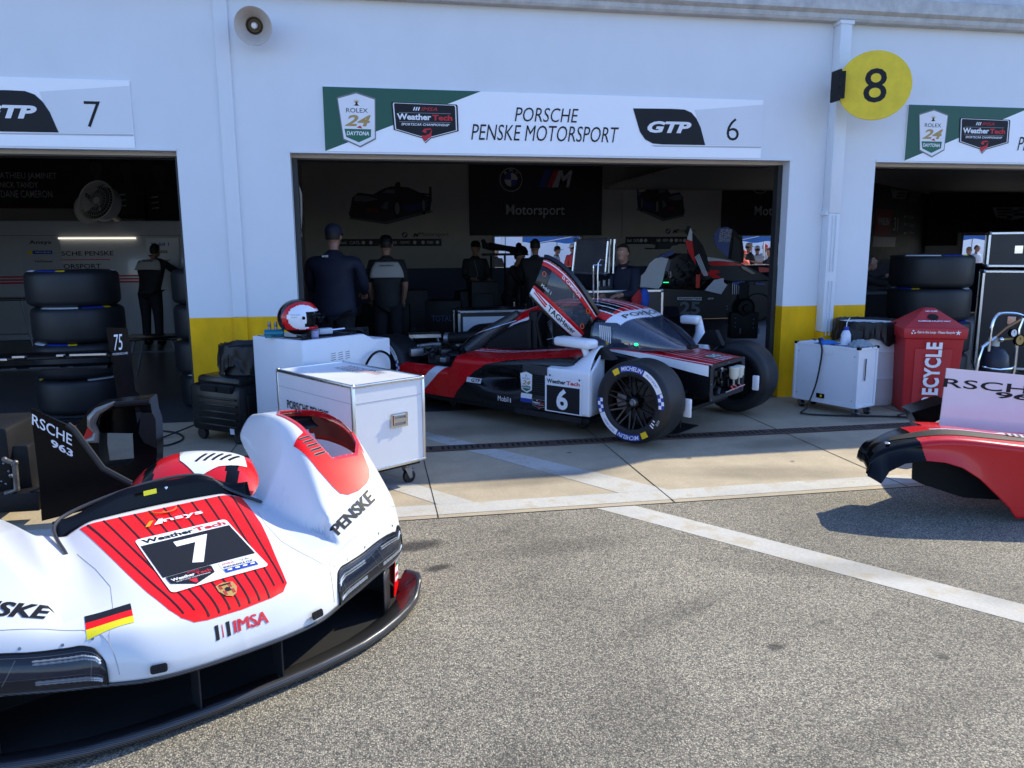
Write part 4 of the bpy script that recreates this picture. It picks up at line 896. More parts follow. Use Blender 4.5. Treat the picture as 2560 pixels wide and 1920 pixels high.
# white fairing with number
mb = MB().m(CW6)
def fair(u, v):   # u front(0)->rear(1), v bottom->top then sweeping inward
    y = lerp(.40,.86,u)
    if v < .62: t = v/.62; z = lerp(.215,lerp(.60,.60,u),t); x = -.985+.0*t; y = y-.0
    else:
        t = (v-.62)/.38; a = t; z = lerp(.60, lerp(.80,.64,ss(.05,.7,u)), ss(0,1,t)); x = -.985+lerp(.22,.34,u)*a*a+.04*a; y = y+.04*a*(1-u)
    return (x, y, z)
mb.grid(fair, 24, 28); mb.grid(lambda u, v: (lerp(-.985,-.72,u), .40+.03*u, lerp(.215,.60+.19*u,v)), 6, 10); mb.build('number_fairing', car, sm=50, thick=.01)
T = side(None,-.9995)
mb = MB(); mb.m(CW6).poly([(-.875,.215),(-.475,.215),(-.475,.535),(-.875,.535)], T, .006); mb.m(INK).poly([(-.855,.225),(-.495,.225),(-.495,.455),(-.855,.455)], T @ Matrix.Translation((0,0,.008)))
mb.m(WPR).text('6', -.745, .245, .125, .19, T @ Matrix.Translation((0,0,.010)), bold=.03); mb.m(INK).text('Weather', -.855, .475, .21, .038, T @ Matrix.Translation((0,0,.008)), bold=.03); mb.m(RPR).text('Tech', -.64, .475, .145, .036, T @ Matrix.Translation((0,0,.008)), bold=.03)
mb.m(MATT)
for a, b in ((-.82,.545),(-.50,.53),(-.82,.205),(-.52,.205)): mb.poly([(a-.008,b-.008),(a+.008,b-.008),(a+.008,b+.008),(a-.008,b+.008)], T @ Matrix.Translation((0,0,.008)))
mb.build('number_panel', car, sm=0)
# mirrors
def mirror(sx):
    mb = MB().m(CW6)
    if sx < 0:
        mb.box((-.84,.66,.835), (.15,.44,.085), rad(-10), .03); mb.tube([(-.80,.60,.80),(-.80,.56,.72),(-.78,.5,.62)], [.03,.035,.05], 10)
    else:
        mb.box((.86,.40,.93), (.13,.20,.09), 0, .025); mb.tube([(.90,.33,.93),(.92,.32,.80),(.88,.30,.62)], [.035,.05,.11], 10)
    mb.build('mirror', car, sm=50)
mirror(-1); mirror(1)
mb = MB().m(MATT); mb.add([(-.80,.30,.70),(-.80,.62,.70),(-.78,.56,.79),(-.78,.42,.80),(-.70,.30,.70),(-.70,.62,.70),(-.70,.56,.79),(-.70,.42,.80)], [(0,1,2,3),(4,7,6,5),(0,3,7,4),(3,2,6,7),(1,5,6,2),(0,4,5,1)])
mb.m(HOLE).box((-.797,.47,.742), (.008,.16,.014)); mb.build('brake_duct', car, sm=0)
mb = MB().m(MATT); mb.add([(.72,-.02,.70),(.72,.25,.70),(.72,.16,.84),(.72,.06,.85),(.80,-.02,.70),(.80,.25,.70),(.80,.16,.84),(.80,.06,.85)], [(0,1,2,3),(4,7,6,5),(0,3,7,4),(3,2,6,7),(1,5,6,2),(0,4,5,1)]); mb.build('brake_duct', car, sm=0)
# suspension, floor, splitter plate, jack dollies
mb = MB().m(MATT)
for sx in (-1, 1):
    for a, b in (((.34,-.05,.52),(.72,0,.50)), ((.34,.35,.52),(.72,.02,.50)), ((.34,-.15,.36),(.72,-.02,.26)), ((.36,.3,.34),(.72,.03,.26)), ((.33,.1,.66),(.70,.05,.30)), ((.34,-.2,.42),(.70,-.14,.38))):
        mb.tube([(sx*a[0],a[1],a[2]), (sx*b[0],b[1],b[2])], .014, 6)
    mb.box((sx*.70,0,.385), (.08,.16,.30), 0, .02)
mb.build('suspension', car, sm=40)
mb = MB().m(MATT); mb.b2((-.97,.42,.14), (.97,3.5,.19), .01); mb.b2((-.5,-.2,.22), (.5,.5,.26), .01); mb.build('floor_plate', car, sm=0)
mb = MB().m(CW6); 
for sx in (-1,): mb.box((sx*.62,-.34,.33), (.03,.07,.16), 0, .01)
mb.build('air_bracket', car)
mb = MB().m(CW6); mb.box((.42,-.50,.42), (.03,.06,.14), 0, .01); mb.build('air_bracket', car)
mb = MB().m(DARK); mb.tube([(-.12,-.02,.01),(-.12,-.02,.34)], .010, 6); mb.tube([(-.2,.08,.01),(-.2,.08,.34)], .010, 6); mb.b2((-.35,-.1,.012), (.1,.2,.018)); mb.build('front_stand', car, sm=0)
# engine bay
mb = MB(); random.seed(12)
mb.m(CBK).grid(lambda u, v: (lerp(-.90,.90,u), lerp(2.08,3.4,v), .46+.10*math.sin(u*3.14)+.02*math.sin(v*9)), 16, 10)
for k in range(70):
    x = random.uniform(-.85,.4); yy = random.uniform(2.1,3.0); z = .50+.08*random.random(); mb.m(random.choice([CBK, MATT, DARK, DARK, CARB, STEEL]))
    if k % 2: mb.tube([(x,yy,z),(x+random.uniform(-.15,.15), yy+random.uniform(-.2,.2), z+random.uniform(-.03,.06))], random.uniform(.006,.022), 6)
    else: mb.box((x,yy,z), (random.uniform(.04,.14), random.uniform(.05,.15), random.uniform(.03,.09)), random.random()*3, .006)
mb.m(CARB); mb.tube([(-.30,1.75,1.00),(-.42,2.02,.80),(-.50,2.25,.60)], [.05,.085,.10], 12); mb.m(MATT); mb.tube([(-.42,2.0,.78),(-.55,2.5,.72)], .06, 12); mb.m(STEEL).tube([(-.50,2.40,.72),(-.56,2.56,.72)], .062, 12)
mb.m(CHR); mb.tube([(-.40,1.70,.94),(-.55,2.15,.78),(-.60,2.3,.62)], .007, 6, smooth=4)
mb.build('engine', car, sm=40)
for x, y in ((-.62,.72), (-.5,-.0), (-.6,2.4), (.6,.9)):
    mb = MB().m(STEEL); mb.b2((x-.05,y-.04,.105), (x+.05,y+.04,.135)); mb.m(RUB)
    for q in (-.022,.022): mb.lathe([(.0001,-.012),(.045,-.012),(.05,-.006),(.05,.006),(.045,.012),(.0001,.012)], frame((x+q,y,.052), (0,1,0), (0,0,1)), 16)
    mb.build('dolly_caster', car)
# ---------------- carts, cases and bins on the apron ----------------
def caster(parent, x, y, r=.05, mount=.17):
    mb = MB().m(STEEL); mb.box((x, y, mount-.006), (.09,.07,.01)); mb.tube([(x,y,mount-.01),(x,y,mount-.035)], .018, 10)
    for s_ in (-1, 1): mb.add([(x-.03,y+s_*.024,mount-.03),(x+.03,y+s_*.024,mount-.03),(x+.035,y+s_*.024,r-.01),(x+.012,y+s_*.024,r-.014)], [(0,1,2,3)])
    mb.m(STEEL).box((x+.04,y,mount-.06), (.05,.04,.012), 0, .003); mb.m(RUB).lathe([(.0001,-.017),(r-.012,-.017),(r-.003,-.013),(r,-.006),(r,.006),(r-.003,.013),(r-.012,.017),(.0001,.017)], frame((x+.02,y,r), (1,0,0), (0,0,1)), 24)
    mb.build('caster', parent, thick=0)
# big white flight case: front-left bottom corners from the photo
ct = .78
pR = gp(*zoomed(440,740,.30137)(2055,665), ct); pF = gp(*zoomed(440,740,.30137)(1460,750), ct); pL = gp(*zoomed(440,740,.30137)(715,620), ct)
ang = math.atan2((pR-pF).y, (pR-pF).x); Wd = (pR-pF).length; Ld = (pL-pF).length
crt = thing('flight_case', 'white flight case with metal edges and a recessed latch standing beside the race car nose', 'case', (pF.x, pF.y, 0), ang)
# local: x along the right end face (Wd), y along the long side (Ld)
CASEW = mat('case_white', (.72,.73,.75), .35, coat=.3, var=.03)
mb = MB().m(CASEW); mb.b2((.004,.004,.175), (Wd-.004,Ld-.004,ct-.004)); mb.m(mat('thin_grey_line', (.35,.35,.37), .5))
mb.b2((.002,.03,ct-.125), (.006,Ld-.03,ct-.122)); mb.b2((.03,.002,ct-.125), (Wd-.03,.006,ct-.122)); mb.build('case_body', crt, sm=0)
mb = MB().m(ALU); e = .022
for x in (0, Wd):
    for y in (0, Ld):
        mb.box((x+(e/2-.003)*(1 if x == 0 else -1), y+(e/2-.003)*(1 if y == 0 else -1), (ct+.175)/2), (e,e,ct-.175), 0, .003)
for z in (.185, ct-.008):
    for y in (0, Ld): mb.box((Wd/2, y+(e/2-.004)*(1 if y == 0 else -1), z), (Wd,e,e), 0, .003)
    for x in (0, Wd): mb.box((x+(e/2-.004)*(1 if x == 0 else -1), Ld/2, z), (e,Ld,e), 0, .003)
for x in (0.01, Wd-.01):
    for y in (.01, Ld-.01): mb.ball((x,y,ct-.008), .017, 10)
mb.build('metal_edging', crt, sm=30)
mb = MB().m(CHR); T = frame((Wd*.62,-.003,.50), (1,0,0), (0,0,1)); mb.poly(rrect(-.07,-.05,.07,.05,.004), T, .005); mb.m(STEEL).poly(rrect(-.055,-.036,.055,.036,.003), T @ Matrix.Translation((0,0,.0055))); mb.m(CHR).box((0,.0,.009), (.09,.028,.006), M=T); mb.box((0,.034,.012), (.10,.01,.008), M=T); mb.box((-.048,.0,.01), (.008,.06,.006), M=T); mb.box((.048,.0,.01), (.008,.06,.006), M=T); mb.build('case_handle', crt, sm=30)
T = frame((-.0015, 0, 0), (0,-1,0), (0,0,1))
mb = MB().m(INK); mb.text('PORSCHE PENSKE', -Ld*.86, .505, Ld*.56, .062, T, z=.002, bold=.015); mb.text('MOTORSPORT', -Ld*.86, .385, Ld*.42, .062, T, z=.002, bold=.015); mb.m(RPR).poly([(-Ld*.86,.468),(-Ld*.28,.468),(-Ld*.28,.482),(-Ld*.86,.482)], T @ Matrix.Translation((0,0,.002)))
T = Matrix.Translation((0,0,ct+.0)) @ frame((Wd*.15,Ld*.85,0), (0,-1,0), (1,0,0)); mb.m(INK).text('PORSCHE PENSKE', .1, .35, Ld*.46, .05, T, z=.002); mb.text('MOTORSPORT', .1, .24, Ld*.34, .05, T, z=.002); mb.m(RPR).poly([(.1,.315),(.1+Ld*.48,.315),(.1+Ld*.48,.325),(.1,.325)], T @ Matrix.Translation((0,0,.002)))
mb.build('case_lettering', crt, sm=0)
mb = MB().m(MATT); mb.b2((.03,.03,.150), (Wd-.03,Ld-.03,.173)); mb.build('case_base', crt, sm=0)
for x in (.08, Wd-.10):
    for y in (.10, Ld-.10): caster(crt, x, y, .05, .15)
# white equipment cart with dark top
zc = zoomed(440,740,.30137); cz = .95
qL = gp(*zc(640,330), cz); qF = gp(*zc(1045,375), cz); qR = gp(*zc(1560,315), cz)
ang = math.atan2((qR-qF).y, (qR-qF).x); L1 = (qR-qF).length; L2 = (qL-qF).length
crt2 = thing('equipment_cart', 'tall white equipment cart with a dark top carrying the helmet', 'cart', (qF.x, qF.y, 0), ang)
LX = L1+.30
PW = mat('powder_white', (.70,.73,.78), .4, coat=.2, var=.03)
mb = MB().m(PW); prof = [(0,.12),(LX,.12),(LX,cz-.06),(L1+.12,cz-.055),(L1,cz),(0,cz)]
M = frame((0,L2,0), (1,0,0), (0,0,1)); bm = bmesh.new(); vs = [bm.verts.new((a, b, 0)) for a, b in prof]; f = bm.faces.new(vs); r = bmesh.ops.extrude_face_region(bm, geom=[f]); bmesh.ops.translate(bm, verts=[v for v in r['geom'] if isinstance(v, bmesh.types.BMVert)], vec=(0,0,L2))
bmesh.ops.recalc_face_normals(bm, faces=bm.faces[:]); bmesh.ops.bevel(bm, geom=bm.edges[:], offset=.012, segments=3, profile=.5, affect='EDGES'); mb.bm(bm, M)
mb.build('cart_body', crt2, sm=40)
mb = MB().m(mat('dark_worktop', (.02,.02,.025), .25, coat=.3)); mb.b2((.03,.03,cz-.002), (L1-.04,L2-.03,cz+.004)); mb.build('cart_worktop', crt2, sm=0)
mb = MB().m(INK); T = frame((0,-.002,0), (1,0,0), (0,0,1))
for c_ in range(3):
    for r_ in range(4): x = .28+.075*c_; mb.poly([(x,cz-.135-.018*r_),(x+.048,cz-.13-.018*r_),(x+.048,cz-.126-.018*r_),(x,cz-.131-.018*r_)], T)
mb.build('vent_slots', crt2, sm=0)
mb = MB().m(BLACK); mb.tube([(.62,-.0,.35),(.60,-.03,.62),(.66,-.06,.76),(.78,-.06,.79),(.90,-.05,.70),(.93,-.01,.45)], .011, 8, smooth=8); mb.m(STEEL).box((.80,-.006,.58), (.10,.01,.03)); mb.build('hose', crt2)
mb = MB().m(MATT); mb.tube([(L1-.02,.1,cz+.0),(L1-.02,.1,cz+.04),(L1+.16,.14,cz+.03),(L1+.16,.14,cz-.05)], .014, 8); mb.build('cart_handle', crt2)
for x in (.08, LX-.08):
    for y in (.1, L2-.1): caster(crt2, x, y, .045, .12)
# helmet
def on_cart(x, y, z=cz+.005):
    return Vector((qF.x+x*math.cos(ang)-y*math.sin(ang), qF.y+x*math.sin(ang)+y*math.cos(ang), z))
hp = on_cart(.16,.24); hel = thing('racing_helmet', 'open-face helmet, black, red and white, resting on the tall white cart', 'helmet', hp, rad(-14)); hel.scale = (1.13,1.13,1.15)
HBK = mat('helmet_black', (.005,.005,.006), .12, coat=.4); HW = mat('helmet_white', (.75,.78,.84), .2, coat=.8)
def hpt(u, v):   # u around (0 front), v bottom->top
    a = 2*math.pi*u; ph = lerp(-.62,math.pi/2,v); R_ = Vector((.155, .118, .135)); c_ = math.cos(ph); x = R_.x*c_*math.cos(a); y = R_.y*c_*math.sin(a); z = .135+R_.z*math.sin(ph)
    if z < .10: x *= 1-.6*(.10-z)*(1 if x < 0 else -.2)
    return (x, y, z)
def hmat(x, y, z):
    zz = z-.135
    e1 = ((x-.055)/.098)**2+((zz-.012)/.085)**2 if True else 0
    e2 = ((x-.045)/.135)**2+((zz-.0)/.118)**2
    if e1 < 1 or (x > .05 and -.04 < zz < .07): return HW
    if e2 < 1 or (x > -.0 and -.085 < zz < -.055): return CR6
    if x < -.135: return CR6
    return HBK
mb = MB(); mb.grid(hpt, 80, 46, mfn=hmat, skip=lambda x, y, z: x > .095-.3*abs(z-.14) and .075 < z < .185 and abs(y) < .105); mb.build('helmet_shell', hel, sm=60, thick=.012, merge=True)
mb = MB().m(MATT); mb.ball((-.005,0,.13), (.128,.098,.115), 24); mb.tube([(.02,-.118,.02),(.06,-.115,.012),(.0,-.12,.006),(-.08,-.09,.008)], .006, 6, smooth=5); mb.build('helmet_lining', hel)
mb = MB().m(BLACK); mb.tube([(.125,-.07,.15),(.16,-.05,.165),(.175,-.01,.15),(.17,.04,.15)], .014, 8, smooth=4); mb.lathe([(.0001,0),(.028,0),(.03,.02),(.0001,.022)], frame((.16,-.03,.14), (0,1,0), (0,0,1)), 16); mb.lathe([(.0001,0),(.012,0),(.012,.006),(.0001,.007)], frame((.08,-.122,.145), (1,0,0), (0,0,1)), 14); mb.build('intercom', hel)
mb = MB().m(INK); T = frame((-.02,-.1195,.15), (1,-.05,0), (0,.12,1)); mb.text('PORSCHE PENSKE', 0,.012,.075,.007, T, z=.004); mb.text('MOTORSPORT', .005,-.006,.05,.007, T, z=.004); mb.build('helmet_lettering', hel, sm=0)
TEAL = mat('teal_anodised', (.01,.16,.24), .3, metal=.4)
p = on_cart(.02,.36); g_ = MB().m(TEAL); g_.tube([(-.09,0,.035),(.06,0,.035)], .033, 14); g_.box((-.06,0,.012), (.05,.06,.024)); g_.m(STEEL)
for x in (-.05,.0): g_.tube([(x,0,.06),(x,0,.13)], .012, 10); g_.lathe([(.013,.09),(.015,.095),(.013,.10),(.015,.105),(.013,.11)], Matrix.Translation((x,0,0)), 10)
o = tag(g_.build('valve_block'), 'teal valve block with two upright fittings behind the helmet', 'valve'); o.location = p
p = on_cart(.36,.16); g_ = MB().m(mat('pale_tool_blue', (.42,.50,.62), .35)); g_.box((0,0,.035), (.12,.06,.05), .1, .012); g_.m(WHITE).box((-.08,.0,.03), (.05,.05,.045), 0, .01); g_.m(CHR).tube([(.06,0,.04),(.17,.01,.045)], .012, 8); g_.m(BLACK).tube([(.12,.01,.042),(.30,.0,.03),(.36,.03,.008)], .009, 6); g_.m(mat('clear_violet', (.35,.36,.6), .2)).lathe([(.0001,0),(.03,.0),(.03,.05),(.0001,.05)], Matrix.Translation((-.1,-.05,0)), 14)
o = tag(g_.build('air_tool'), 'small blue and silver air tool lying beside the helmet', 'tool'); o.location = p; o.rotation_euler = (0,0,rad(20))
# generator
ga = gp(*zoomed(0,360,.5547)(870,1310), 0); gen = thing('generator', 'black portable generator on the ground between tyre stack and white cart', 'generator', (-1.60,7.12,0), rad(-38))
GB = mat('generator_black', (.006,.0065,.007), .3, spec=.4, var=.15)
mb = MB().m(GB); mb.box((.30,.22,.30), (.62,.50,.42), 0, .045); mb.box((.30,.22,.53), (.52,.40,.10), 0, .035)
for z in (.16,.22,.28,.34,.40): mb.box((.34,-.035,z), (.46,.02,.018), 0, .005)
mb.box((.615,.22,.30), (.02,.34,.26), 0, .008); mb.m(MATT).box((.34,-.02,.485), (.40,.05,.075), 0, .02); mb.m(HOLE).box((.27,-.052,.487), (.18,.012,.05)); mb.box((.46,-.052,.487), (.14,.012,.05)); mb.build('generator_body', gen, sm=40)
mb = MB().m(CHR); mb.lathe([(.0001,.01),(.05,.008),(.055,0),(.05,-.02)], Matrix.Translation((.22,.22,.60)), 24); mb.box((.22,.22,.612), (.07,.012,.008)); mb.build('fuel_cap', gen)
mb = MB().m(RUB)
for x, y in ((.08,.02),(.52,.02),(.08,.42),(.52,.42)): mb.lathe([(.0001,-.02),(.05,-.02),(.055,-.01),(.055,.01),(.05,.02),(.0001,.02)], frame((x,y,.058), (1,0,0), (0,0,1)), 16)
mb.build('generator_wheel', gen); mb = MB().m(SILV); mb.box((.50,-.032,.12), (.05,.004,.05)); mb.build('rating_label', gen, sm=0)
mb = MB().m(RUB); pts = [(-1.62,7.25,.10),(-1.85,7.2,.02),(-1.95,6.95,.012),(-1.78,6.85,.012),(-1.70,7.1,.012),(-1.9,7.4,.012),(-2.4,7.55,.012),(-3.1,7.5,.012)]
tag(MB.build(mb.tube(pts, .008, 6, smooth=8), 'power_cable'), 'black cable looping on the floor to the left of the generator', 'cable')
# plastic drum bins with bin liners
BAG = mat('black_bin_liner', (.006,.006,.007), .42, spec=.35, bump=.3, bs=20)
DRM = mat('white_plastic_drum', (.66,.66,.68), .45, var=.05)
def bin_(x, y, h, r, label, seed, dm=DRM):
    t = thing('drum_bin', label, 'bin', (x, y, 0), 0, 'drum bins with black liners')
    mb = MB().m(dm); mb.lathe([(.0001,.006),(r*.93,.006),(r*.97,.04),(r,.10),(r*1.0,h*.33),(r*1.02,h*.345),(r,h*.36),(r,h*.66),(r*1.02,h*.675),(r,h*.69),(r*.98,h-.03),(r*1.01,h),(r*.97,h-.01),(r*.95,.3)], None, 44); mb.build('drum', t)
    random.seed(seed); mb = MB().m(BAG)
    def bg(u, v):
        a = 2*math.pi*u; n1 = noise.noise(Vector((math.cos(a)*3, math.sin(a)*3, v*2+seed))); n2 = noise.noise(Vector((math.cos(a)*9, math.sin(a)*9, v*3+seed)))
        if v < .35: t_ = v/.35; rr = r*lerp(.86,1.02,t_); z = lerp(h-.22, h+.02, t_)
        elif v < .45: rr = r*1.06; z = h+.03
        else: t_ = (v-.45)/.55; rr = r*(1.07+.07*t_+.06*n2*t_+.05*n1*t_); z = h+.02-(.20+.07*n1+.03*math.sin(a*7))*t_
        rr += r*.025*n2; return (rr*math.cos(a), rr*math.sin(a), z+.012*n2)
    mb.grid(bg, 110, 22); mb.m(HOLE).lathe([(.0001,h-.2),(r*.88,h-.2)], None, 20); mb.build('bin_liner', t, sm=25); return t
bin_(-1.06, 7.25, .80, .29, 'drum bin with a black liner standing behind the generator', 3, DARK)
bin_(5.27, 7.46, .86, .33, 'white drum bin with a black liner beside the red recycling bin', 5)
# small white cart on casters
a0 = Vector((4.36,7.26,0)); zr = zoomed(1920,400,.5664)
f0 = gp(*zr(120,800), .69); f1 = gp(*zr(405,832), .69); f2 = gp(*zr(460,800), .69); f0.z = f1.z = f2.z = 0
ang = math.atan2((f1-f0).y, (f1-f0).x); W1 = (f1-f0).length; W2 = .32
sc_ = thing('small_cart', 'small white metal cart on casters in front of the yellow pier', 'cart', (f0.x, f0.y, 0), ang)
mb = MB().m(PW); mb.b2((.012,.006,.10), (W1-.012,W2-.006,.675)); mb.build('cart_body', sc_, sm=0)
mb = MB().m(PW)
for x in (.012, W1-.012):
    for y in (.012, W2-.012): mb.box((x,y,.388), (.026,.026,.59), 0, .003)
for z in (.10,.675):
    for y in (.012, W2-.012): mb.box((W1/2,y,z), (W1-.03,.024,.024), 0, .003)
    for x in (.012, W1-.012): mb.box((x,W2/2,z), (.024,W2-.03,.024), 0, .003)
mb.m(BLACK)
for x in (.012, W1-.012):
    for y in (.012, W2-.012): mb.box((x,y,.684), (.034,.034,.026), 0, .003)
mb.m(DARK); mb.b2((W1+.0,W2*.35,.36), (W1+.003,W2*.40,.58)); mb.m(SILV); mb.b2((W1*.40,-.004,.60), (W1*.62,.003,.672)); mb.m(BLACK); mb.b2((W1*.40,-.008,.14), (W1*.52,.003,.185)); mb.m(YPR); mb.b2((W1*.46,-.010,.15), (W1*.49,-.004,.175))
mb.m(STEEL)
for x in (.05, W1-.05):
    for z in (.16,.60): mb.tube([(x,.008,z),(x,-.001,z)], .005, 8)
mb.build('cart_frame', sc_, sm=0)
for x in (.06, W1-.06):
    for y in (.06, W2-.06): caster(sc_, x, y, .036, .098)
cxl = lambda x, y, z: Vector((f0.x+x*math.cos(ang)-y*math.sin(ang), f0.y+x*math.sin(ang)+y*math.cos(ang), z))
bt = MB().m(mat('bottle_plastic', (.62,.68,.80), .3)); bt.lathe([(.0001,0),(.045,0),(.048,.02),(.048,.10),(.03,.14),(.016,.15)], None, 20); bt.m(BPR).lathe([(.02,.145),(.026,.15),(.026,.175),(.02,.18),(.0001,.18)], None, 16); bt.m(WPR).tube([(0,0,.17),(.0,0,.22),(.03,0,.27)], .004, 6)
o = tag(bt.build('squeeze_bottle'), 'clear squeeze bottle with a blue cap standing on the small white cart', 'bottle'); o.location = cxl(W1*.63, W2*.55, .689)
bt = MB().m(mat('blue_cloth', (.02,.14,.42), .8)); 
bt.grid(lambda u, v: (lerp(-.11,.11,u), lerp(-.07,.07,v), .004+.035*math.sin(u*3.1)*math.sin(v*3.1)+.012*noise.noise(Vector((u*6,v*6,1)))), 16, 12)
o = tag(bt.build('blue_rag', thick=.006), 'crumpled blue rag on the small white cart beside the bottle', 'rag'); o.location = cxl(W1*.42, W2*.35, .689)
bt = MB().m(mat('grey_cloth', (.20,.25,.28), .8)); bt.grid(lambda u, v: (lerp(-.12,.12,u), lerp(-.08,.08,v), .004+.07*math.sin(u*3.1)*math.sin(v*3.1)+.03*noise.noise(Vector((u*7,v*7,4)))), 18, 14)
o = tag(bt.build('grey_glove', thick=.006), 'heap of grey work gloves at the right end of the small white cart', 'gloves'); o.location = cxl(W1*.86, W2*.5, .689)
mb = MB().m(RUB); P = [cxl(W1*.32,W2*.4,.69), cxl(W1*.36,.02,.74), cxl(W1*.47,-.03,.62), cxl(W1*.44,-.06,.3), cxl(W1*.42,-.16,.06), cxl(W1*.55,-.30,.018)]
mb.tube(P+[Vector(v) for v in ((4.95,6.62,.016),(5.25,6.55,.014),(5.6,6.62,.014),(5.85,6.5,.014),(5.6,6.38,.014),(5.15,6.45,.02),(5.05,6.60,.028),(5.4,6.68,.03),(5.9,6.6,.014),(6.3,6.55,.014),(6.9,6.7,.014))], .009, 6, smooth=8); mb.m(BPR).tube([cxl(W1*.32,W2*.4,.69), cxl(W1*.30,W2*.4,.74)], .016, 8)
tag(mb.build('power_cable'), 'black cable running from the small white cart along the ground past the red bin', 'cable')
# red recycling bin
rb = thing('recycling_bin', 'tall red plastic recycling bin with a pyramid lid', 'bin', (5.22,6.80,0), rad(-22))
RB = mat('bin_red', (.45,.018,.024), .5, var=.10, vs=5, bump=.05)
W_ = .52; mb = MB().m(RB)
def fr(z, w0, y0=0): k = (w0-W_)/2; return [(-k,-k,z),(W_+k,-k,z),(W_+k,W_+k,z),(-k,W_+k,z)]
V = fr(.01,.47)+fr(.76,.54)+fr(.762,.575)+fr(.87,.59)+fr(.875,.56)+fr(1.05,.10); 
bm = bmesh.new(); vs = [bm.verts.new(v) for v in V]; bm.faces.new(vs[:4][::-1])
for i in range(5):
    for k in range(4): bm.faces.new((vs[i*4+k], vs[i*4+(k+1)%4], vs[i*4+4+(k+1)%4], vs[i*4+4+k]))
bm.faces.new(vs[20:24]); bmesh.ops.bevel(bm, geom=bm.edges[:], offset=.010, segments=2, profile=.5, affect='EDGES'); mb.bm(bm)
T = frame((0,.018,0), (1,0,0), (0,-.045,1)); mb.poly([(.10,.10),(.42,.10),(.43,.66),(.09,.66)], T @ Matrix.Translation((0,0,.0)), .004); mb.build('bin_body', rb, sm=40)
T2 = frame((.26,-.0,.955), (1,0,0), (0,.24,.175)) ; T2 = frame((.26,.105,.973), (1,0,0), (0,.23,.175)); mb = MB().m(HOLE); mb.poly([(.052*math.cos(k*.39), -.01+.045*math.sin(k*.39)) for k in range(16)], T2 @ Matrix.Translation((0,0,.004)))
T3 = frame((.415,.26,.973), (0,1,0), (-.23,0,.175)); mb.poly([(.03*math.cos(k*.39), -.01+.06*math.sin(k*.39)) for k in range(16)], T3 @ Matrix.Translation((0,0,.004))); mb.build('can_opening', rb, sm=0)
mb = MB().m(WPR); mb.text('NO CUPS', -.055,.060,.11,.022, T2, z=.006, bold=.03); mb.text('ALUMINUM & PLASTIC ONLY', -.15,-.085,.30,.020, T2, z=.006, bold=.03)
T = frame((0,-.029,0), (1,0,0), (0,0,1)); mb.text('Get in the Loop - Please Recycle', .09,.81,.34,.032, T, z=.01, bold=.02)
for k in range(3): a = rad(90+120*k); mb.poly([(.055+.02*math.cos(a-.5), .826+.02*math.sin(a-.5)), (.055+.026*math.cos(a+.4), .826+.026*math.sin(a+.4)), (.055+.012*math.cos(a+.8), .826+.012*math.sin(a+.8)), (.055+.010*math.cos(a-.4), .826+.010*math.sin(a-.4))], T @ Matrix.Translation((0,0,.01)))
st_ = [(.46+(.028 if k % 2 == 0 else .011)*math.cos(rad(90+36*k)), .826+(.028 if k % 2 == 0 else .011)*math.sin(rad(90+36*k))) for k in range(10)]; mb.poly(st_, T @ Matrix.Translation((0,0,.01)))
T = frame((.33,-.0,.04), (0,-.035,1), (-1,0,0)); mb.text('RECYCLE', .07,.0,.62,.15, T, z=.018, bold=.04, space=1.1); mb.build('bin_lettering', rb, sm=0)
# tyres in stacks
def make_tyre(label, loc, rz, W=.34, R=.352, group=None, brand=True):
    t = thing('racing_slick', label, 'tyre', loc, rz, group); ri = .235
    prof = [(ri,.01),(ri+.03,-.0),(R-.06,.0),(R-.028,.012),(R-.008,.032),(R,.06),(R+.001,W*.5),(R,W-.06),(R-.008,W-.032),(R-.028,W-.012),(R-.06,W),(ri+.03,W),(ri,W-.01),(ri-.01,W*.5),(ri,.01)]
    mb = MB().m(RUB).lathe(prof, None, 60)
    if brand:
        for off in (0,180):
            for a0, a1, m_ in ((20,75,WPR),(80,112,BPR),(112,124,YPR)):
                mb.m(m_); n = 10; V = []
                for k in range(n+1): a = rad(lerp(a0,a1,k/n)+off); V += [((R-.085)*math.cos(a), (R-.085)*math.sin(a), W+.002), ((R-.060)*math.cos(a), (R-.060)*math.sin(a), W+.001), ((R-.030)*math.cos(a), (R-.030)*math.sin(a), W-.0105)]
                mb.add(V, [(3*k+q,3*k+q+1,3*k+q+4,3*k+q+3) for k in range(n) for q in (0,1)])
    mb.build('tyre_casing', t, sm=50)
    mb = MB().m(mat('wheel_black', (.02,.02,.02), .3)); mb.lathe([(.228,.01),(.222,.05),(.222,W-.05),(.230,W-.01)], None, 40)
    for k in range(10): a = rad(36*k); mb.tube([(.04*math.cos(a),.04*math.sin(a),W-.07),(.226*math.cos(a+.08),.226*math.sin(a+.08),W-.03)], .010, 6)
    mb.lathe([(.0001,W-.06),(.05,W-.06),(.055,W-.09)], None, 20); mb.build('rim', t); return t
names = ['bottom', 'second from bottom', 'middle', 'fourth from bottom', 'top']
t0 = None
def tyre_stack(x, y, n, W, R, who, grp, seed, brand=True, z0=.0):
    random.seed(seed); base = None; nm = names if n == 5 else (['bottom','second','third','top'] if n == 4 else ['bottom','middle','top'])
    for k in range(n):
        loc = (x+random.uniform(-.02,.02), y+random.uniform(-.02,.02), z0+.006+k*(W+.006)); rz = random.uniform(0,6.28); lab = '%s tyre of the stack %s' % (nm[k], who)
        if base is None: base = make_tyre(lab, loc, rz, W, R, grp, brand)
        else: dup(base, loc, rz, lab)
tyre_stack(-3.04,8.75,4,.362,.435,'inside the left garage behind the rear wing', 'tyres stacked in the left garage', 1)
tyre_stack(-1.66,8.78,4,.362,.435,'half hidden by the left pier', 'tyres stacked beside the left pier', 2)
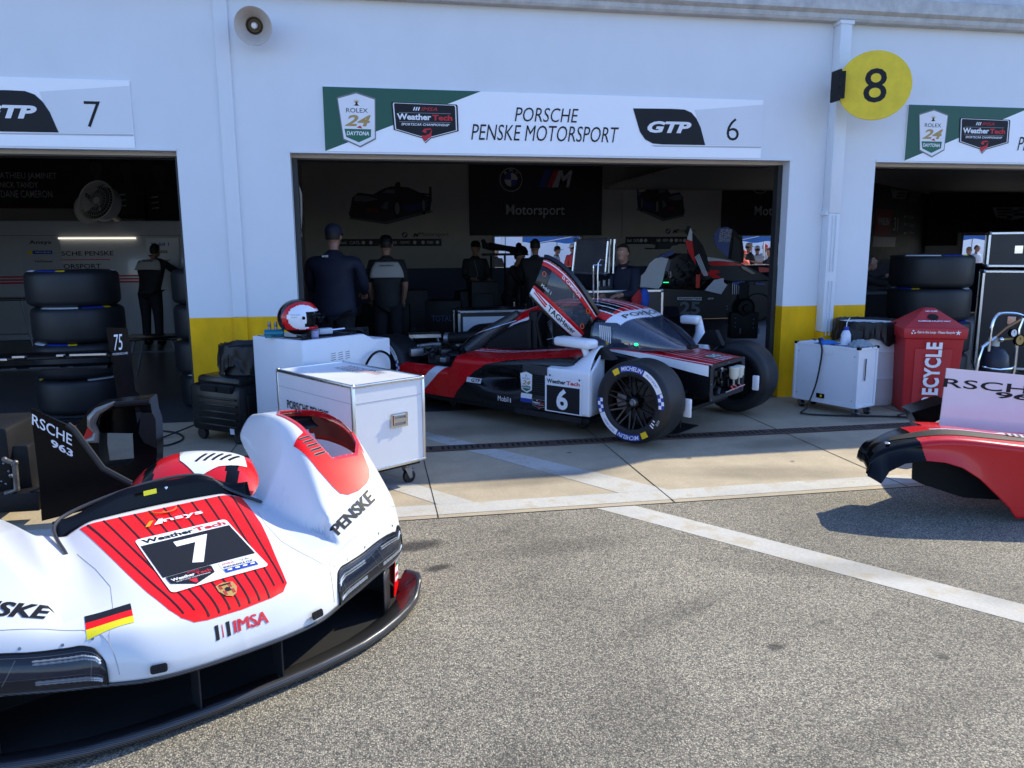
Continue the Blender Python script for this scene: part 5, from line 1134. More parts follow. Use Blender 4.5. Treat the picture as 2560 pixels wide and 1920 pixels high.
tyre_stack(6.74,8.40,4,.385,.46,'behind the red recycling bin', 'tyres stacked behind the recycling bin', 3)
# ---------------- rear bodywork sections lying on the ground ----------------
ec = thing('rear_bodywork', 'red rear bodywork with a black tip and white fin at the right', 'car bodywork', (3.05,4.13,0), rad(-20))
UPP = [(-.06,.30),(-.05,.35),(0,.405),(.09,.447),(.23,.48),(.36,.50),(.5,.502),(.81,.475),(1.2,.45),(1.9,.42)]
LOW = [(-.06,.262),(.0,.225),(.02,.212),(.06,.29),(.15,.345),(.27,.368),(.38,.36),(.48,.33),(.58,.265),(.67,.18),(.76,.09),(.80,.03),(1.9,.03)]
def fnd(u, v):   # u along, v across: outer lower edge -> up -> top -> inner edge
    x = lerp(-.06, 1.9, u**1.15); zu = sitp(UPP, x); zl = itp(LOW, x); wd = .24*ss(-.12,.25,x)+.16
    if v < .45: t = v/.45; z = lerp(zl, zu-.035, t); y = .02*math.sin(t*math.pi/2)-.02+.03*(1-ss(.0,.3,x))*t
    elif v < .6: t = (v-.45)/.15; a = t*math.pi/2; y = .04*(1-math.cos(a)); z = zu-.035+.035*math.sin(a)
    elif v < .8: t = (v-.6)/.2; y = .04+t*(wd-.06); z = zu+.012*math.sin(t*math.pi)
    else: t = (v-.8)/.2; y = wd-.02+.10*t; z = zu-.13*t*t*ss(-.02,.2,x)
    return (x, y, z)
def fmat(x, y, z):
    if x < .26+.9*(z-.4)*-1*.35+.0: return BLACK
    return CR6
mb = MB(); mb.grid(fnd, 340, 70, mfn=fmat, skip=lambda x, y, z: .30 < x < 1.15 and 0.10 < y < .17 and z > .4 and False); sh_ = mb.build('fender_shell', ec, sm=50, thick=.008, merge=True)
sh_.data.materials.append(MATT); sh_.modifiers['s'].material_offset = 2
def ft(x, y): wd = .24*ss(-.12,.25,x)+.16; t = max(0, min(1, (y-.04)/(wd-.06))); return Vector((x, y, sitp(UPP, x)+.012*math.sin(t*math.pi)))
mb = MB().m(MATT); 
def dft(pts, off, st=.05): drape(mb, pts, [tuple(range(len(pts)))], lambda x, y: ft(x, y)+Vector((0,0,off)), st)
dft([(.08,.10),(.30,.085),(.60,.085),(.88,.10),(.93,.16),(.90,.17),(.60,.20),(.30,.19),(.10,.16)], .0035)
mb.m(CW6); dft([(.35,.205),(.78,.225),(.90,.19),(1.0,.12),(1.25,.06),(1.3,.09),(1.02,.20),(.98,.30),(.80,.30),(.74,.24),(.35,.222)], .0035)
mb.m(INK)
for k in range(7): x = .80+.035*k; dft([(x,.205),(x+.014,.205),(x+.03,.28),(x+.016,.28)], .0055)
mb.m(WPR); T = frame((.84,-.024,.10), (1,0,0), (0,0,1)); mb.text('Ansys', .02, .03, .42, .13, T, bold=.02, z=.004)
mb.build('fender_livery', ec, sm=30)
mb = MB().m(CHR); mb.ball((.06,.06,.452), (.018,.022,.008), 10); mb.build('fender_fastener', ec)
FINW = mat('fin_white', (.70,.70,.74), .22, coat=.6)
mb = MB().m(FINW); V = [(.60,.33),(.615,.83),(1.12,.79),(1.9,.74),(1.9,.33)]; mb.poly([(a, b) for a, b in V], frame((0,.76,0), (1,0,0), (0,0,1)), .012)
mb.m(INK); T = frame((0,.76,0), (1,0,0), (0,0,1)); mb.text('RSCHE', .60,.70,.66,.062, T @ Matrix.Rotation(rad(-4),4,'Z') @ Matrix.Translation((-.05,.04,0)), z=.0145, space=1.05, bold=.012); mb.text('963', .93,.635,.33,.045, T @ Matrix.Rotation(rad(-4),4,'Z') @ Matrix.Translation((-.04,.06,0)), z=.0145, bold=.03)
mb.build('dorsal_fin', ec, sm=0)
mb = MB().m(MATT); mb.poly([(.29,.385),(.30,.16),(.36,.13),(.62,.05),(1.9,.03),(1.9,.42),(.5,.47)], frame((0,.30,0), (1,0,0), (0,0,1)), .01); mb.build('inner_liner', ec, sm=0)
mb = MB().m(CR6); mb.grid(lambda u, v: (lerp(.55,1.9,u), lerp(.38,1.15,v), .36+.03*math.sin(v*3.1)), 10, 8); mb.m(BLACK)
mb.add([(.66,1.50,.36),(.92,1.48,.46),(1.0,1.5,.22),(.78,1.5,.14),(.66,1.75,.36),(.92,1.75,.46),(1.0,1.7,.22),(.78,1.7,.14)], [(0,3,2,1),(0,1,5,4),(0,4,7,3),(3,7,6,2),(1,2,6,5)])
mb.m(CW6).add([(.83,1.478,.29),(.93,1.478,.36),(1.05,1.478,.36),(1.05,1.478,.27)], [(0,3,2,1)]); mb.m(CR6).add([(.83,1.477,.29),(1.05,1.477,.27),(1.05,1.477,.14),(.80,1.477,.16)], [(0,3,2,1)]); mb.build('far_fender', ec, sm=0)
# dark rear bodywork of car 7
zq = zoomed(0,1000,.25316)
lc = thing('rear_bodywork', 'black rear bodywork with lettered fin and open tail arch behind the white nose', 'car bodywork', (-1.5,4.6,0))
Tl = Matrix.Translation((1.5,-4.6,0))
def plane(pts, Y): return [(wp(*zq(*p), Y).x, wp(*zq(*p), Y).z) for p in pts]
mb = MB(); mb.T = Tl; Yf = 4.35; F1 = frame((0,Yf,0), (1,0,0), (0,0,1))
P = plane([(300,80),(660,245),(1000,670),(1290,825),(1290,1000),(800,1100),(412,1195),(385,800)], Yf); mb.m(BLACK).poly(P[::-1], F1 @ Matrix.Translation((0,0,-.012)), .012)
mb.m(DARK); E_ = plane([(660,245),(720,290),(1010,680),(1290,830)], Yf-.02); mb.tube([(a, Yf-.01, b) for a, b in E_], .016, 6)
mb.m(WPR); a = plane([(305,160),(715,330),(715,450),(500,385),(722,480),(722,565)], Yf)
for t_, p0, p1, hh in (('RSCHE', (318,240), (712,452), 108), ('963', (505,455), (722,568), 75)):
    q = plane([p0, p1, (p0[0], p0[1]-hh)], Yf); o_ = q[0]; dx = (q[1][0]-o_[0], q[1][1]-o_[1]); dy = (q[2][0]-o_[0], q[2][1]-o_[1])
    mb.text(t_, 0,0,1,1, F1, warp=lambda u, v: (o_[0]+dx[0]*u+dy[0]*v, o_[1]+dx[1]*u+dy[1]*v, .003), bold=.01 if hh > 100 else .03)
mb.build('dorsal_fin', lc, sm=0)
mb = MB(); mb.T = Tl; Ya = 4.95; F2 = frame((0,Ya,0), (1,0,0), (0,0,1))
out_ = plane([(690,760),(720,300),(800,200),(880,90),(960,50),(1140,20),(1480,-15),(1500,120),(1535,220),(1550,500),(1540,700),(1400,830)], Ya); inn_ = plane([(1000,665),(975,500),(975,330),(990,170),(1040,110),(1200,75),(1370,70),(1400,130),(1310,340),(1322,560),(1310,610),(1260,640)], Ya)
n = len(out_); V = []
for dy_ in (0, .16): V += [(a, Ya+dy_, b) for a, b in out_]+[(a, Ya+dy_, b) for a, b in inn_]
mb.m(BLACK); mb.add(V, [(k,(k+1)%n,n+(k+1)%n,n+k) for k in range(n)]+[(2*n+k,3*n+k,3*n+(k+1)%n,2*n+(k+1)%n) for k in range(n)]+[(k,2*n+k,2*n+(k+1)%n,(k+1)%n) for k in range(n)]+[(n+k,n+(k+1)%n,3*n+(k+1)%n,3*n+k) for k in range(n)])
mb.m(BLACK); p_ = plane([(975,90),(1330,60),(1370,330),(975,325)], Ya+.12); mb.add([(a, Ya+.12, b) for a, b in p_], [(0,1,2,3)])
mb.m(mat('bare_edge', (.22,.21,.19), .3, metal=.4, var=.3)); e2 = plane([(1130,30),(960,110),(905,180),(900,250),(950,320),(940,390),(830,410)], Ya-.02); mb.tube([(a, Ya-.015, b) for a, b in e2], [.010,.022,.03,.026,.018,.03,.008], 8)
mb.m(CR6); e3 = plane([(810,405),(890,210),(905,270),(945,310),(910,400)], Ya-.012); mb.add([(a, Ya-.012, b) for a, b in e3], [(0,1,2,3,4)])
mb.m(MATT); e4 = plane([(1130,45),(1480,15)], Ya-.04); mb.tube([(a, Ya-.04, b) for a, b in e4], .016, 6); e5 = plane([(1500,120),(1535,190),(1550,480),(1420,420),(1370,330),(1390,130)], Ya-.03); mb.add([(a, Ya-.03, b) for a, b in e5], [(0,1,2,3,4,5)])
mb.build('tail_arch', lc, sm=30)
mc = Vector((-1.0,4.45,.16))
def mpt(u, v):
    a = lerp(math.pi*1.08, -math.pi*.08, u); ph = lerp(-.1, math.pi, v); x = .47*math.sin(max(0,ph))**.5*math.cos(a)*-1 if 0 else None
    X = lerp(-.44,.50,u); prof = (1-abs(2*u-1)**2.6)**.55; z = .455*prof*math.sin(math.pi*min(1,max(0,.06+.88*v)))**.6-.10*u*v; return (X, lerp(-.42,.45,v), z)
def mmat(x, y, z):
    if -.27 < x+.0*z+.10*y < -.21: return BLACK
    if .16 < x+.12*y < .225: return BLACK
    if -.02 < x < .26 and y > .12: return BLACK if (x > .05 and y > .22) else CW6
    return CR6
mb = MB(); mb.T = Tl @ Matrix.Translation(mc-Vector((0,0,.06))); mb.grid(mpt, 90, 70, mfn=mmat); mb.m(INK)
mb.T = Tl
mb.build('fender_mound', lc, sm=60)
mb = MB(); mb.T = Tl; mq = mc-Vector((0,0,.06))
def mz(X, Y_): u = (X+.44)/.94; v = (Y_+.42)/.87; return mpt(u, v)[2]
mb.m(CW6); drape(mb, [(-.07,-.10),(.05,-.24),(.14,-.16),(.28,-.10),(.24,.06),(.05,.12),(-.16,.20),(-.12,.12),(.0,.02)], [tuple(range(9))], lambda x, y: Vector((x, y, mz(x, y)+.004))+mq, .04)
mb.m(INK)
for k in range(5): drape(mb, [(.01+.042*k,-.12+.008*k),(.025+.042*k,-.125+.008*k),(.065+.042*k,-.03+.008*k),(.050+.042*k,-.025+.008*k)], [(0,1,2,3)], lambda x, y: Vector((x, y, mz(x, y)+.007))+mq, .04)
mb.build('fender_louvre', lc, sm=30)
mb = MB(); mb.T = Tl; mb.m(mat('dark_red', (.16,.004,.008), .25, coat=.6))
mb.grid(lambda u, v: (lerp(-1.75,-1.0,u), lerp(3.62,4.1,v), .12+.34*u*(1-.5*v)+.04*math.sin(v*9)), 14, 8); mb.m(CARB); mb.tube([(-1.35,3.60,.34),(-1.25,3.66,.46),(-1.1,3.75,.53)], .02, 8); mb.m(mat('lime_tag', (.55,.65,.02), .5)).tube([(-1.36,3.55,.40),(-1.30,3.6,.46)], .012, 6); mb.build('cockpit_side', lc, thick=.004)
# rear wing assembly at the left edge
rw = thing('rear_wing', 'black rear wing with chrome strips and a lettered end plate at the left', 'rear wing', (-2.7,6.2,0)); Tw = Matrix.Translation((2.7,-6.2,0))
xe = -1.93; zw = .90
mb = MB(); mb.T = Tw; mb.m(BLACK)
V = []; pr = [(0,.0),(.06,.022),(.16,.03),(.26,.012),(.30,-.006),(.16,-.006),(.05,-.016)]
for x in (-4.2, xe): V += [(x, 6.1+a, zw-.03+b+.02*(x+4)/2) for a, b in pr]
n = len(pr); mb.add(V, [(k,(k+1)%n,n+(k+1)%n,n+k) for k in range(n)]); 
V = []
for x in (-4.2, xe): V += [(x, 6.02+a*.55, zw-.10+b*.8+.02*(x+4)/2) for a, b in pr]
mb.add(V, [(k,(k+1)%n,n+(k+1)%n,n+k) for k in range(n)]); mb.build('wing_blade', rw, sm=30)
mb = MB(); mb.T = Tw; mb.m(CHR)
for a, b in ((-4.2,-2.62),(-2.585,-2.50),(-2.29,-2.24),(-2.20,-1.95)): mb.b2((a,6.085,zw-.020+.01*(a+4)), (b,6.125,zw-.004+.01*(a+4)), .003)
mb.build('wing_strip', rw, sm=0)
mb = MB(); mb.T = Tw @ Matrix.Translation((xe,6.2,0)) @ Matrix.Rotation(rad(38),4,'Z') @ Matrix.Translation((-xe,-6.2,0)); mb.m(BLACK)
F3 = frame((xe,6.2,0), (1,0,0), (0,0,1)); mb.poly([(-.04,1.10),(.11,1.08),(.12,.93),(.125,.60),(.20,.50),(.19,.42),(.05,.43),(-.0,.55),(-.03,.85)], F3, .012); mb.m(WPR); mb.text('75', .0,.92,.065,.12, F3, z=.0145, shear=.2); mb.text('PORSCHE', -.015,.885,.11,.016, F3, z=.0145); mb.build('end_plate', rw, sm=0)
mb = MB(); mb.T = Tw; mb.m(BLACK); mb.b2((-4.2,6.0,.30), (-2.12,6.5,.36), .02); mb.b2((-4.2,5.9,.12), (-2.3,6.6,.20), .02); mb.tube([(-3.3,6.15,.92),(-3.3,6.3,.75),(-3.3,6.3,.3)], .03, 8); mb.m(CR6); mb.tube([(-4.2,5.98,.385),(-2.15,5.95,.40)], .010, 6); mb.build('tail_section', rw, sm=30)
mb = MB(); mb.T = Tw; mb.m(mat('cast_magnesium', (.14,.13,.12), .4, metal=.6, var=.4, vs=20, bump=.3)); 
gx = lambda x, y, Y=5.0: wp(*zoomed(0,980,.5667)(x, y), Y)
mb.tube([gx(20,300),gx(65,315),gx(75,430),gx(25,450)], .018, 8); 
for p in ((68,312),(75,425),(20,298)): mb.ball(gx(*p), .018, 10)
mb.m(MATT); a = gx(20,360); mb.box((a.x,5.15,a.z), (.22,.12,.30), 0, .02); a = gx(60,500); mb.box((a.x,5.05,a.z+.02), (.30,.14,.12), 0, .01); a = gx(0,400); mb.box((a.x-.25,5.3,.35), (.6,.5,.5), 0, .03); mb.tube([gx(75,460),gx(175,425)], .006, 6); mb.m(STEEL); random.seed(3)
for k in range(16): a = gx(random.uniform(0,60), random.uniform(310,440), 5.06); mb.ball(a, random.uniform(.006,.014), 8)
mb.build('gearbox', rw, sm=40)
# ---------------- inside the garages ----------------
BWY = BW-.03
bkblk = mat('banner_black', (.010,.010,.018), .6); bknvy = mat('banner_navy', (.012,.022,.07), .6); GPRT = mat('grey_print', (.52,.53,.55), .6)
def back(px, py): p = wp(px, py, BWY); return (p.x, p.z)
z3 = zoomed(700,380,.3165); z4 = zoomed(1200,380,.3617)
Fb = lambda y=BWY: frame((0,y,0), (1,0,0), (0,0,1))
def roundel(mb, cx, cz_, r, T, z=.004):
    circ = lambda rr, a0=0, a1=360, n=36: [(cx+rr*math.cos(rad(lerp(a0,a1,k/n))), cz_+rr*math.sin(rad(lerp(a0,a1,k/n)))) for k in range(n+1)]
    mb.m(GPRT).poly(circ(r)[:-1], T @ Matrix.Translation((0,0,z))); mb.m(bkblk).poly(circ(r*.95)[:-1], T @ Matrix.Translation((0,0,z+.003)))
    for k in range(4):
        mb.m(BPR if k % 2 else GPRT); mb.poly([(cx,cz_)]+circ(r*.58, 90*k, 90*k+90, 10), T @ Matrix.Translation((0,0,z+.006)))
    mb.m(GPRT)
    for ch, a in (('B',130),('M',90),('W',50)):
        R_ = Matrix.Translation((cx+r*.77*math.cos(rad(a)), cz_+r*.77*math.sin(rad(a)),0)) @ Matrix.Rotation(rad(a-90),4,'Z'); mb.text(ch, -r*.12, -r*.12, r*.24, r*.24, T @ R_, z=z+.006)
def motor_banner(x0, x1, zb, zt, label):
    mb = MB(); T = Fb(BWY-.02); M0 = MB; mb.m(bkblk).b2((x0,BWY-.02,zb), (x1,BWY,zt)); xc = (x0+x1)/2; w_ = x1-x0; k = w_/3.17
    T = T @ Matrix.Translation((0,0,.002))
    roundel(mb, x0+.98*k, zt-.36, .265, T, .0)
    mb.m(BPR); X = x0+1.62*k; zz = zt-.52
    for m_, dx in ((BPR,0),(mat('m_blue',(.01,.02,.12),.5),.11),(CR6,.22),(GPRT,.33)):
        mb.m(m_).poly([(X+dx,zz),(X+dx+.11,zz),(X+dx+.27,zz+.38),(X+dx+.16,zz+.38)], T)
    mb.m(GPRT).text('M', X+.40, zz, .42, .38, T, z=.003, shear=.25, bold=.03)
    mb.m(GPRT).text('Motorsport', x0+.86*k, zt-1.22, 1.40*k, .30, T, z=.003, bold=.005)
    return tag(mb.build('wall_banner', sm=0), label, 'banner', 'dark motorsport banners on the rear wall')
a = back(*z3(1490,130)); b = back(*z3(1493,660)); c_ = back(*z4(845,130))
motor_banner(a[0], c_[0], b[1], a[1]+.12, 'large dark motorsport banner in the middle of the rear wall above the window')
motor_banner(a[0]+PIT, c_[0]+PIT, b[1], a[1]+.12, 'dark motorsport banner at the right, partly cut off by the door frame')
def car_poster(pts, label, flip=1.):
    # generic low race car drawing on a pale panel; pts in wall coordinates
    (x0, z0), (x1, z1) = pts; w_ = x1-x0; h = z1-z0; mb = MB(); T = Fb(BWY-.012)
    P_ = lambda a, b: (x0+w_*(a if flip > 0 else 1-a), z0+h*b)
    mb.m(INT).b2((x0-.35,BWY-.012,z0-.45), (x1+.35,BWY,z1+.3)); L_ = lambda z: T @ Matrix.Translation((0,0,z))
    mb.m(mat('poster_shadow',(.10,.10,.10),.6)).poly([P_(0,.08),P_(.45,-.05),P_(1.02,.26),P_(.9,.34),P_(.05,.18)], L_(.002))
    mb.m(mat('poster_dark',(.015,.015,.022),.6)).poly([P_(0,.2),P_(.02,.12),P_(.42,.02),P_(.62,.12),P_(.98,.30),P_(1.0,.62),P_(.93,.66),P_(.72,.86),P_(.52,.88),P_(.42,.82),P_(.3,.68),P_(.12,.72),P_(.05,.6),P_(.03,.4)], L_(.004))
    mb.poly([P_(.80,.74),P_(.99,.70),P_(.99,.66),P_(.80,.70)], L_(.004)); mb.poly([P_(.97,.88),P_(1.0,.88),P_(1.0,.5),P_(.97,.5)], L_(.005)); mb.poly([P_(.58,.98),P_(.62,.98),P_(.63,.86),P_(.55,.86)], L_(.004))
    mb.m(mat('poster_grey',(.14,.14,.16),.6)); mb.poly([P_(.08,.66),P_(.22,.64),P_(.36,.56),P_(.20,.50),P_(.07,.52)], L_(.006)); mb.poly([P_(.40,.72),P_(.47,.80),P_(.55,.80),P_(.56,.70)], L_(.006)); mb.poly([P_(.38,.36),P_(.44,.50),P_(.48,.50),P_(.46,.30)], L_(.006))
    mb.m(mat('poster_blue',(.015,.03,.14),.6)); mb.poly([P_(.62,.40),P_(.82,.46),P_(.95,.58),P_(.95,.36),P_(.7,.24)], L_(.006)); mb.m(mat('poster_red',(.12,.01,.02),.6)).poly([P_(.2,.24),P_(.36,.22),P_(.36,.34),P_(.22,.36)], L_(.006))
    mb.m(GREY)
    for cx, cz_, rx in ((.58,.34,.05),(.9,.42,.03)):
        mb.m(INK).poly([P_(cx+rx*math.cos(k*.35), cz_+.24*math.sin(k*.35)) for k in range(18)], L_(.008)); mb.m(GREY).poly([P_(cx+rx*.6*math.cos(k*.35), cz_+.15*math.sin(k*.35)) for k in range(18)], L_(.010))
    roundel(mb, x0+w_*.66, z0-.28, .07, T, .003); mb.m(INK).text('M', x0+w_*.76, z0-.33, .14, .09, T, z=.004, shear=.3, bold=.05); mb.text('Motorsport', x0+w_*.84, z0-.34, w_*.28+.15, .12, T, z=.004)
    return tag(mb.build('wall_poster', sm=0), label, 'poster', 'car posters on the rear wall')
a = back(*z3(545,555)); b = back(*z3(1195,235)); car_poster(((a[0],a[1]),(b[0],b[1])), 'pale wall poster of a low race car at the left of the middle banner')
a = back(*z4(1080,465)); b = back(*z4(1420,205)); car_poster(((a[0],a[1]),(b[0],b[1])), 'pale wall poster of a race car between the two dark banners', -1)
def sponsor(x0, x1, z0, z1, label):
    mb = MB(); T = Fb(BWY-.02) @ Matrix.Translation((0,0,.002)); mb.m(bkblk).b2((x0,BWY-.02,z0), (x1,BWY-.001,z1)); mb.m(GPRT); h = (z1-z0)*.42; zz = z0+(z1-z0)*.28; w_ = x1-x0
    for t_, f, l in (('CATL',.12,.10),('H&R',.50,.07),('iQOO',.60,.09),('Shell',.02,.07),('PUMA',.86,.06)): mb.text(t_, x0+w_*f, zz, w_*l, h, T, bold=.02)
    for f in (.25,.32,.74,.82,.96): mb.poly([(x0+w_*f+h*.6*math.cos(k*.6), zz+h*.5+h*.6*math.sin(k*.6)) for k in range(10)], T)
    return tag(mb.build('sponsor_strip', sm=0), label, 'sponsor board', 'sponsor strips on the rear wall')
a = back(*z3(450,745)); b = back(*z3(1275,685)); sponsor(a[0], b[0], a[1], b[1], 'long dark sponsor strip with small logos behind the man in the white vest')
a = back(*z4(1005,637)); b = back(*z4(1430,585)); sponsor(a[0], b[0], a[1], b[1], 'long dark sponsor strip with small logos behind the dark car')
# left garage: team display cabinet, drivers banner, fan
zl = zoomed(0,400,.217); CY = 16.0
def lw(x, y, Y=CY): p = wp(*zl(x, y), Y); return (p.x, p.z)
LGW = mat('gloss_panel', (.50,.51,.53), .2, coat=.4)
cab = thing('display_wall', 'glossy pale display wall with dark team lettering at the back of the left garage', 'display wall', (-4.5, CY, 0)); Tc = Matrix.Translation((4.5,-CY,0))
mb = MB(); mb.T = Tc; mb.m(LGW); zt = lw(170,680)[1]; xl = -7.6
mb.b2((xl,CY,.0), (-1.6,CY+.3,zt-.02), .05); mb.m(GREY); zz = lw(240,875)[1]; mb.b2((xl,CY-.004,zz), (-1.75,CY+.0,zz+.012)); mb.build('cabinet', cab, sm=30)
mb = MB(); mb.T = Tc; Tf = frame((0,CY-.004,0), (1,0,0), (0,0,1))
for x0_, x1_ in ((240,690),(1680,2060)): a = lw(x0_,890); b = lw(x1_,900); mb.m(mat('panel_grey',(.42,.43,.45),.3)).b2((a[0],CY-.03,.9), (b[0],CY-.002,a[1]-.02))
mb.build('side_panel', cab, sm=0)
mb = MB(); mb.T = Tc; Tf = frame((0,CY-.034,0), (1,0,0), (0,0,1))
def lt(t, x0_, y0_, x1_, y1_, m_, Y=CY, T=None, **k):
    a = lw(x0_, y1_, Y); b = lw(x1_, y0_, Y); mb.m(m_).text(t, a[0], a[1], b[0]-a[0], b[1]-a[1], T or Tf, **k)
lt('Ansys', 345,925,595,980, INK, bold=.02); lt('TAGHeuer', 405,1155,620,1180, INK, bold=.03); a = lw(345,1085); b = lw(608,1042); mb.m(BPR).poly([(a[0],a[1]),(b[0],a[1]),(b[0],b[1]),(a[0],b[1])], Tf)
mb.m(WPR); lt('MICHELIN', 420,1055,590,1072, WPR, z=.003); mb.m(YPR).poly([(a[0]-.03,a[1]),(a[0]+.06,a[1]),(a[0]+.06,b[1]),(a[0],b[1])], Tf @ Matrix.Translation((0,0,.002)))
lt('Mobil 1', 1750,950,1950,990, BPR, bold=.03); lt('BOSS', 1785,1040,1935,1075, INK, bold=.03); lt('Snap-on', 1770,1142,1965,1170, INK, shear=.3, bold=.03)
Tf = frame((0,CY-.004,0), (1,0,0), (0,0,1)); lt('PORSCHE PENSKE', 520,1048,1305,1105, INK, bold=.01); lt('MOTORSPORT', 520,1195,1160,1255, INK, bold=.01)
a = lw(520,1157); b = lw(1270,1142); mb.m(RPR).poly([(a[0],a[1]),(b[0],a[1]),(b[0],b[1]),(a[0],b[1])], Tf)
for y in (1335,1370,1405): a = lw(-600,y+12); b = lw(2090,y); mb.m(RPR).poly([(a[0],a[1]),(b[0],a[1]),(b[0],b[1]),(a[0],b[1])], Tf)
mb.build('display_lettering', cab, sm=0)
mb = MB(); mb.T = Tc; a = lw(680,890); b = lw(1570,903); mb.m(mat('strip_light', (1.,.93,.78), .5, emit=.6)).b2((a[0],CY-.05,b[1]-.01), (b[0],CY-.02,b[1]+.02)); mb.build('light_strip', cab, sm=0)
BY = 17.9
mb = MB(); a = lw(-900,510,BY); b = lw(2060,590,BY); zt = lw(2000,0,BY)[1]+.25; zb = lw(1300,560,BY)[1]; mb.m(bkblk).b2((a[0],BY,zb), (b[0],BY+.03,zt)); Tn = frame((0,BY-.003,0), (1,0,0), (0,0,1))
G2 = mat('dim_grey_print',(.45,.45,.45),.6); lt('MATHIEU JAMINET', -60,148,650,232, G2, BY, Tn, bold=.01); lt('NICK TANDY', 0,255,435,318, G2, BY, Tn, bold=.01); lt('DANE CAMERON', 15,352,598,432, G2, BY, Tn, bold=.01)
mb.m(mat('deep_red',(.10,.005,.01),.6)); c_ = lw(0,505,BY); d_ = lw(700,450,BY); mb.poly([(a[0],zb+.01),(d_[0],zb+.01),(a[0],d_[1])], Tn)
for cx, y0_ in ((1105,60),(1455,70),(1835,100)):   # plain head-and-shoulder figures
    c0 = lw(cx, y0_+50, BY); s_ = .19; SK = mat('dim_skin_print', (.075,.045,.035), .6); OV = mat('overall_print', (.03,.03,.035), .6)
    mb.m(OV).poly([(c0[0]+x*s_, c0[1]+y*s_) for x, y in ((-1.9,-5.2),(-1.8,-2.2),(-.6,-1.4),(.6,-1.4),(1.8,-2.2),(1.9,-5.2))], Tn @ Matrix.Translation((0,0,.001)))
    mb.m(SK).poly([(c0[0]+x*s_, c0[1]+y*s_) for x, y in ((-.3,-1.7),(-.3,-.7),(-.62,.0),(-.6,.8),(-.3,1.15),(.3,1.15),(.6,.8),(.62,0),(.3,-.7),(.3,-1.7))], Tn @ Matrix.Translation((0,0,.003)))
    mb.m(INK).poly([(c0[0]+x*s_, c0[1]+y*s_) for x, y in ((-.64,.5),(-.6,1.1),(-.2,1.45),(.3,1.42),(.62,1.0),(.64,.5),(.45,.85),(-.4,.85))], Tn @ Matrix.Translation((0,0,.005))); mb.m(G2)
    for q in range(3): mb.poly([(c0[0]-1.1*s_,c0[1]-(2.6+.6*q)*s_),(c0[0]-.3*s_,c0[1]-(2.5+.6*q)*s_),(c0[0]-.3*s_,c0[1]-(2.65+.6*q)*s_),(c0[0]-1.1*s_,c0[1]-(2.75+.6*q)*s_)], Tn @ Matrix.Translation((0,0,.003)))
tag(mb.build('driver_banner', sm=0), 'wide black banner with grey driver names high at the back of the left garage', 'banner')
fc = Vector((*[lw(1120,470,15.0)[0]], 15.0, lw(1120,470,15.0)[1])); fan = thing('wall_fan', 'round white fan tilted down in front of the black driver banner', 'fan', fc)
FG = mat('fan_white', (.60,.57,.52), .4); Mf = Matrix.Rotation(rad(-8),4,'Z') @ frame((0,0,0), (1,-.25,0), (-.1,.32,1)) ; RF = .36
mb = MB().m(FG); mb.lathe([(RF*.93,-.02),(RF*.98,.0),(RF,.04),(RF*.97,.05),(RF*.92,.03),(RF*.85,-.22),(RF*.80,-.26),(RF*.84,-.22)], Mf, 44); mb.build('fan_housing', fan)
mb = MB().m(FG); mb.lathe([(.0001,.035),(.06,.03),(.065,.0)], Mf, 20)
for k in range(36):
    a = rad(10*k); mb.tube([Mf @ Vector((.06*math.cos(a),.06*math.sin(a),.03)), Mf @ Vector((RF*.93*math.cos(a+.1),RF*.93*math.sin(a+.1),.02))], .003, 4)
for r_ in (.12,.2,.28): mb.tube([Mf @ Vector((r_*math.cos(rad(12*k)), r_*math.sin(rad(12*k)), .032)) for k in range(31)], .003, 4)
mb.m(DARK)
for k in range(5):
    a = rad(72*k); mb.add([Mf @ Vector((.06*math.cos(a),.06*math.sin(a),-.05)), Mf @ Vector((.32*math.cos(a+.1),.32*math.sin(a+.1),-.02)), Mf @ Vector((.32*math.cos(a+.7),.32*math.sin(a+.7),-.10)), Mf @ Vector((.06*math.cos(a+.6),.06*math.sin(a+.6),-.09))], [(0,1,2,3)])
mb.lathe([(.0001,-.15),(RF*.84,-.15)], Mf, 24); mb.build('fan_grille', fan)
mb = MB().m(FG); mb.ball((-.26,.25,-.14), (.22,.14,.26), 20); mb.tube([(0,.1,-.1),(0,2.7,-.6)], .06, 10); mb.build('fan_mount', fan)
# dark trestle beside the mechanic, laptop table
def trestle(x, y, label, h=.86, w_=1.0):
    mb = MB().m(BLACK); mb.b2((x-w_/2,y-.3,h-.03), (x+w_/2,y+.3,h), .006); mb.m(ALU if 0 else STEEL)
    for sx in (-1, 1):
        for sy in (-1, 1): mb.tube([(x+sx*(w_/2-.18),y+sy*.22,h-.03),(x+sx*(w_/2-.02),y+sy*.28,.01)], .014, 6)
    mb.tube([(x-w_/2+.1,y-.25,.4),(x+w_/2-.1,y-.25,.4)], .010, 6); return tag(mb.build('work_table', sm=30), label, 'table')
trestle(-2.75,10.6,'low dark trestle table with splayed metal legs between the two left tyre stacks', .58, .8)
trestle(-6.4,13.4,'dark work table on thin legs at the far left of the left garage', .95, 2.4)
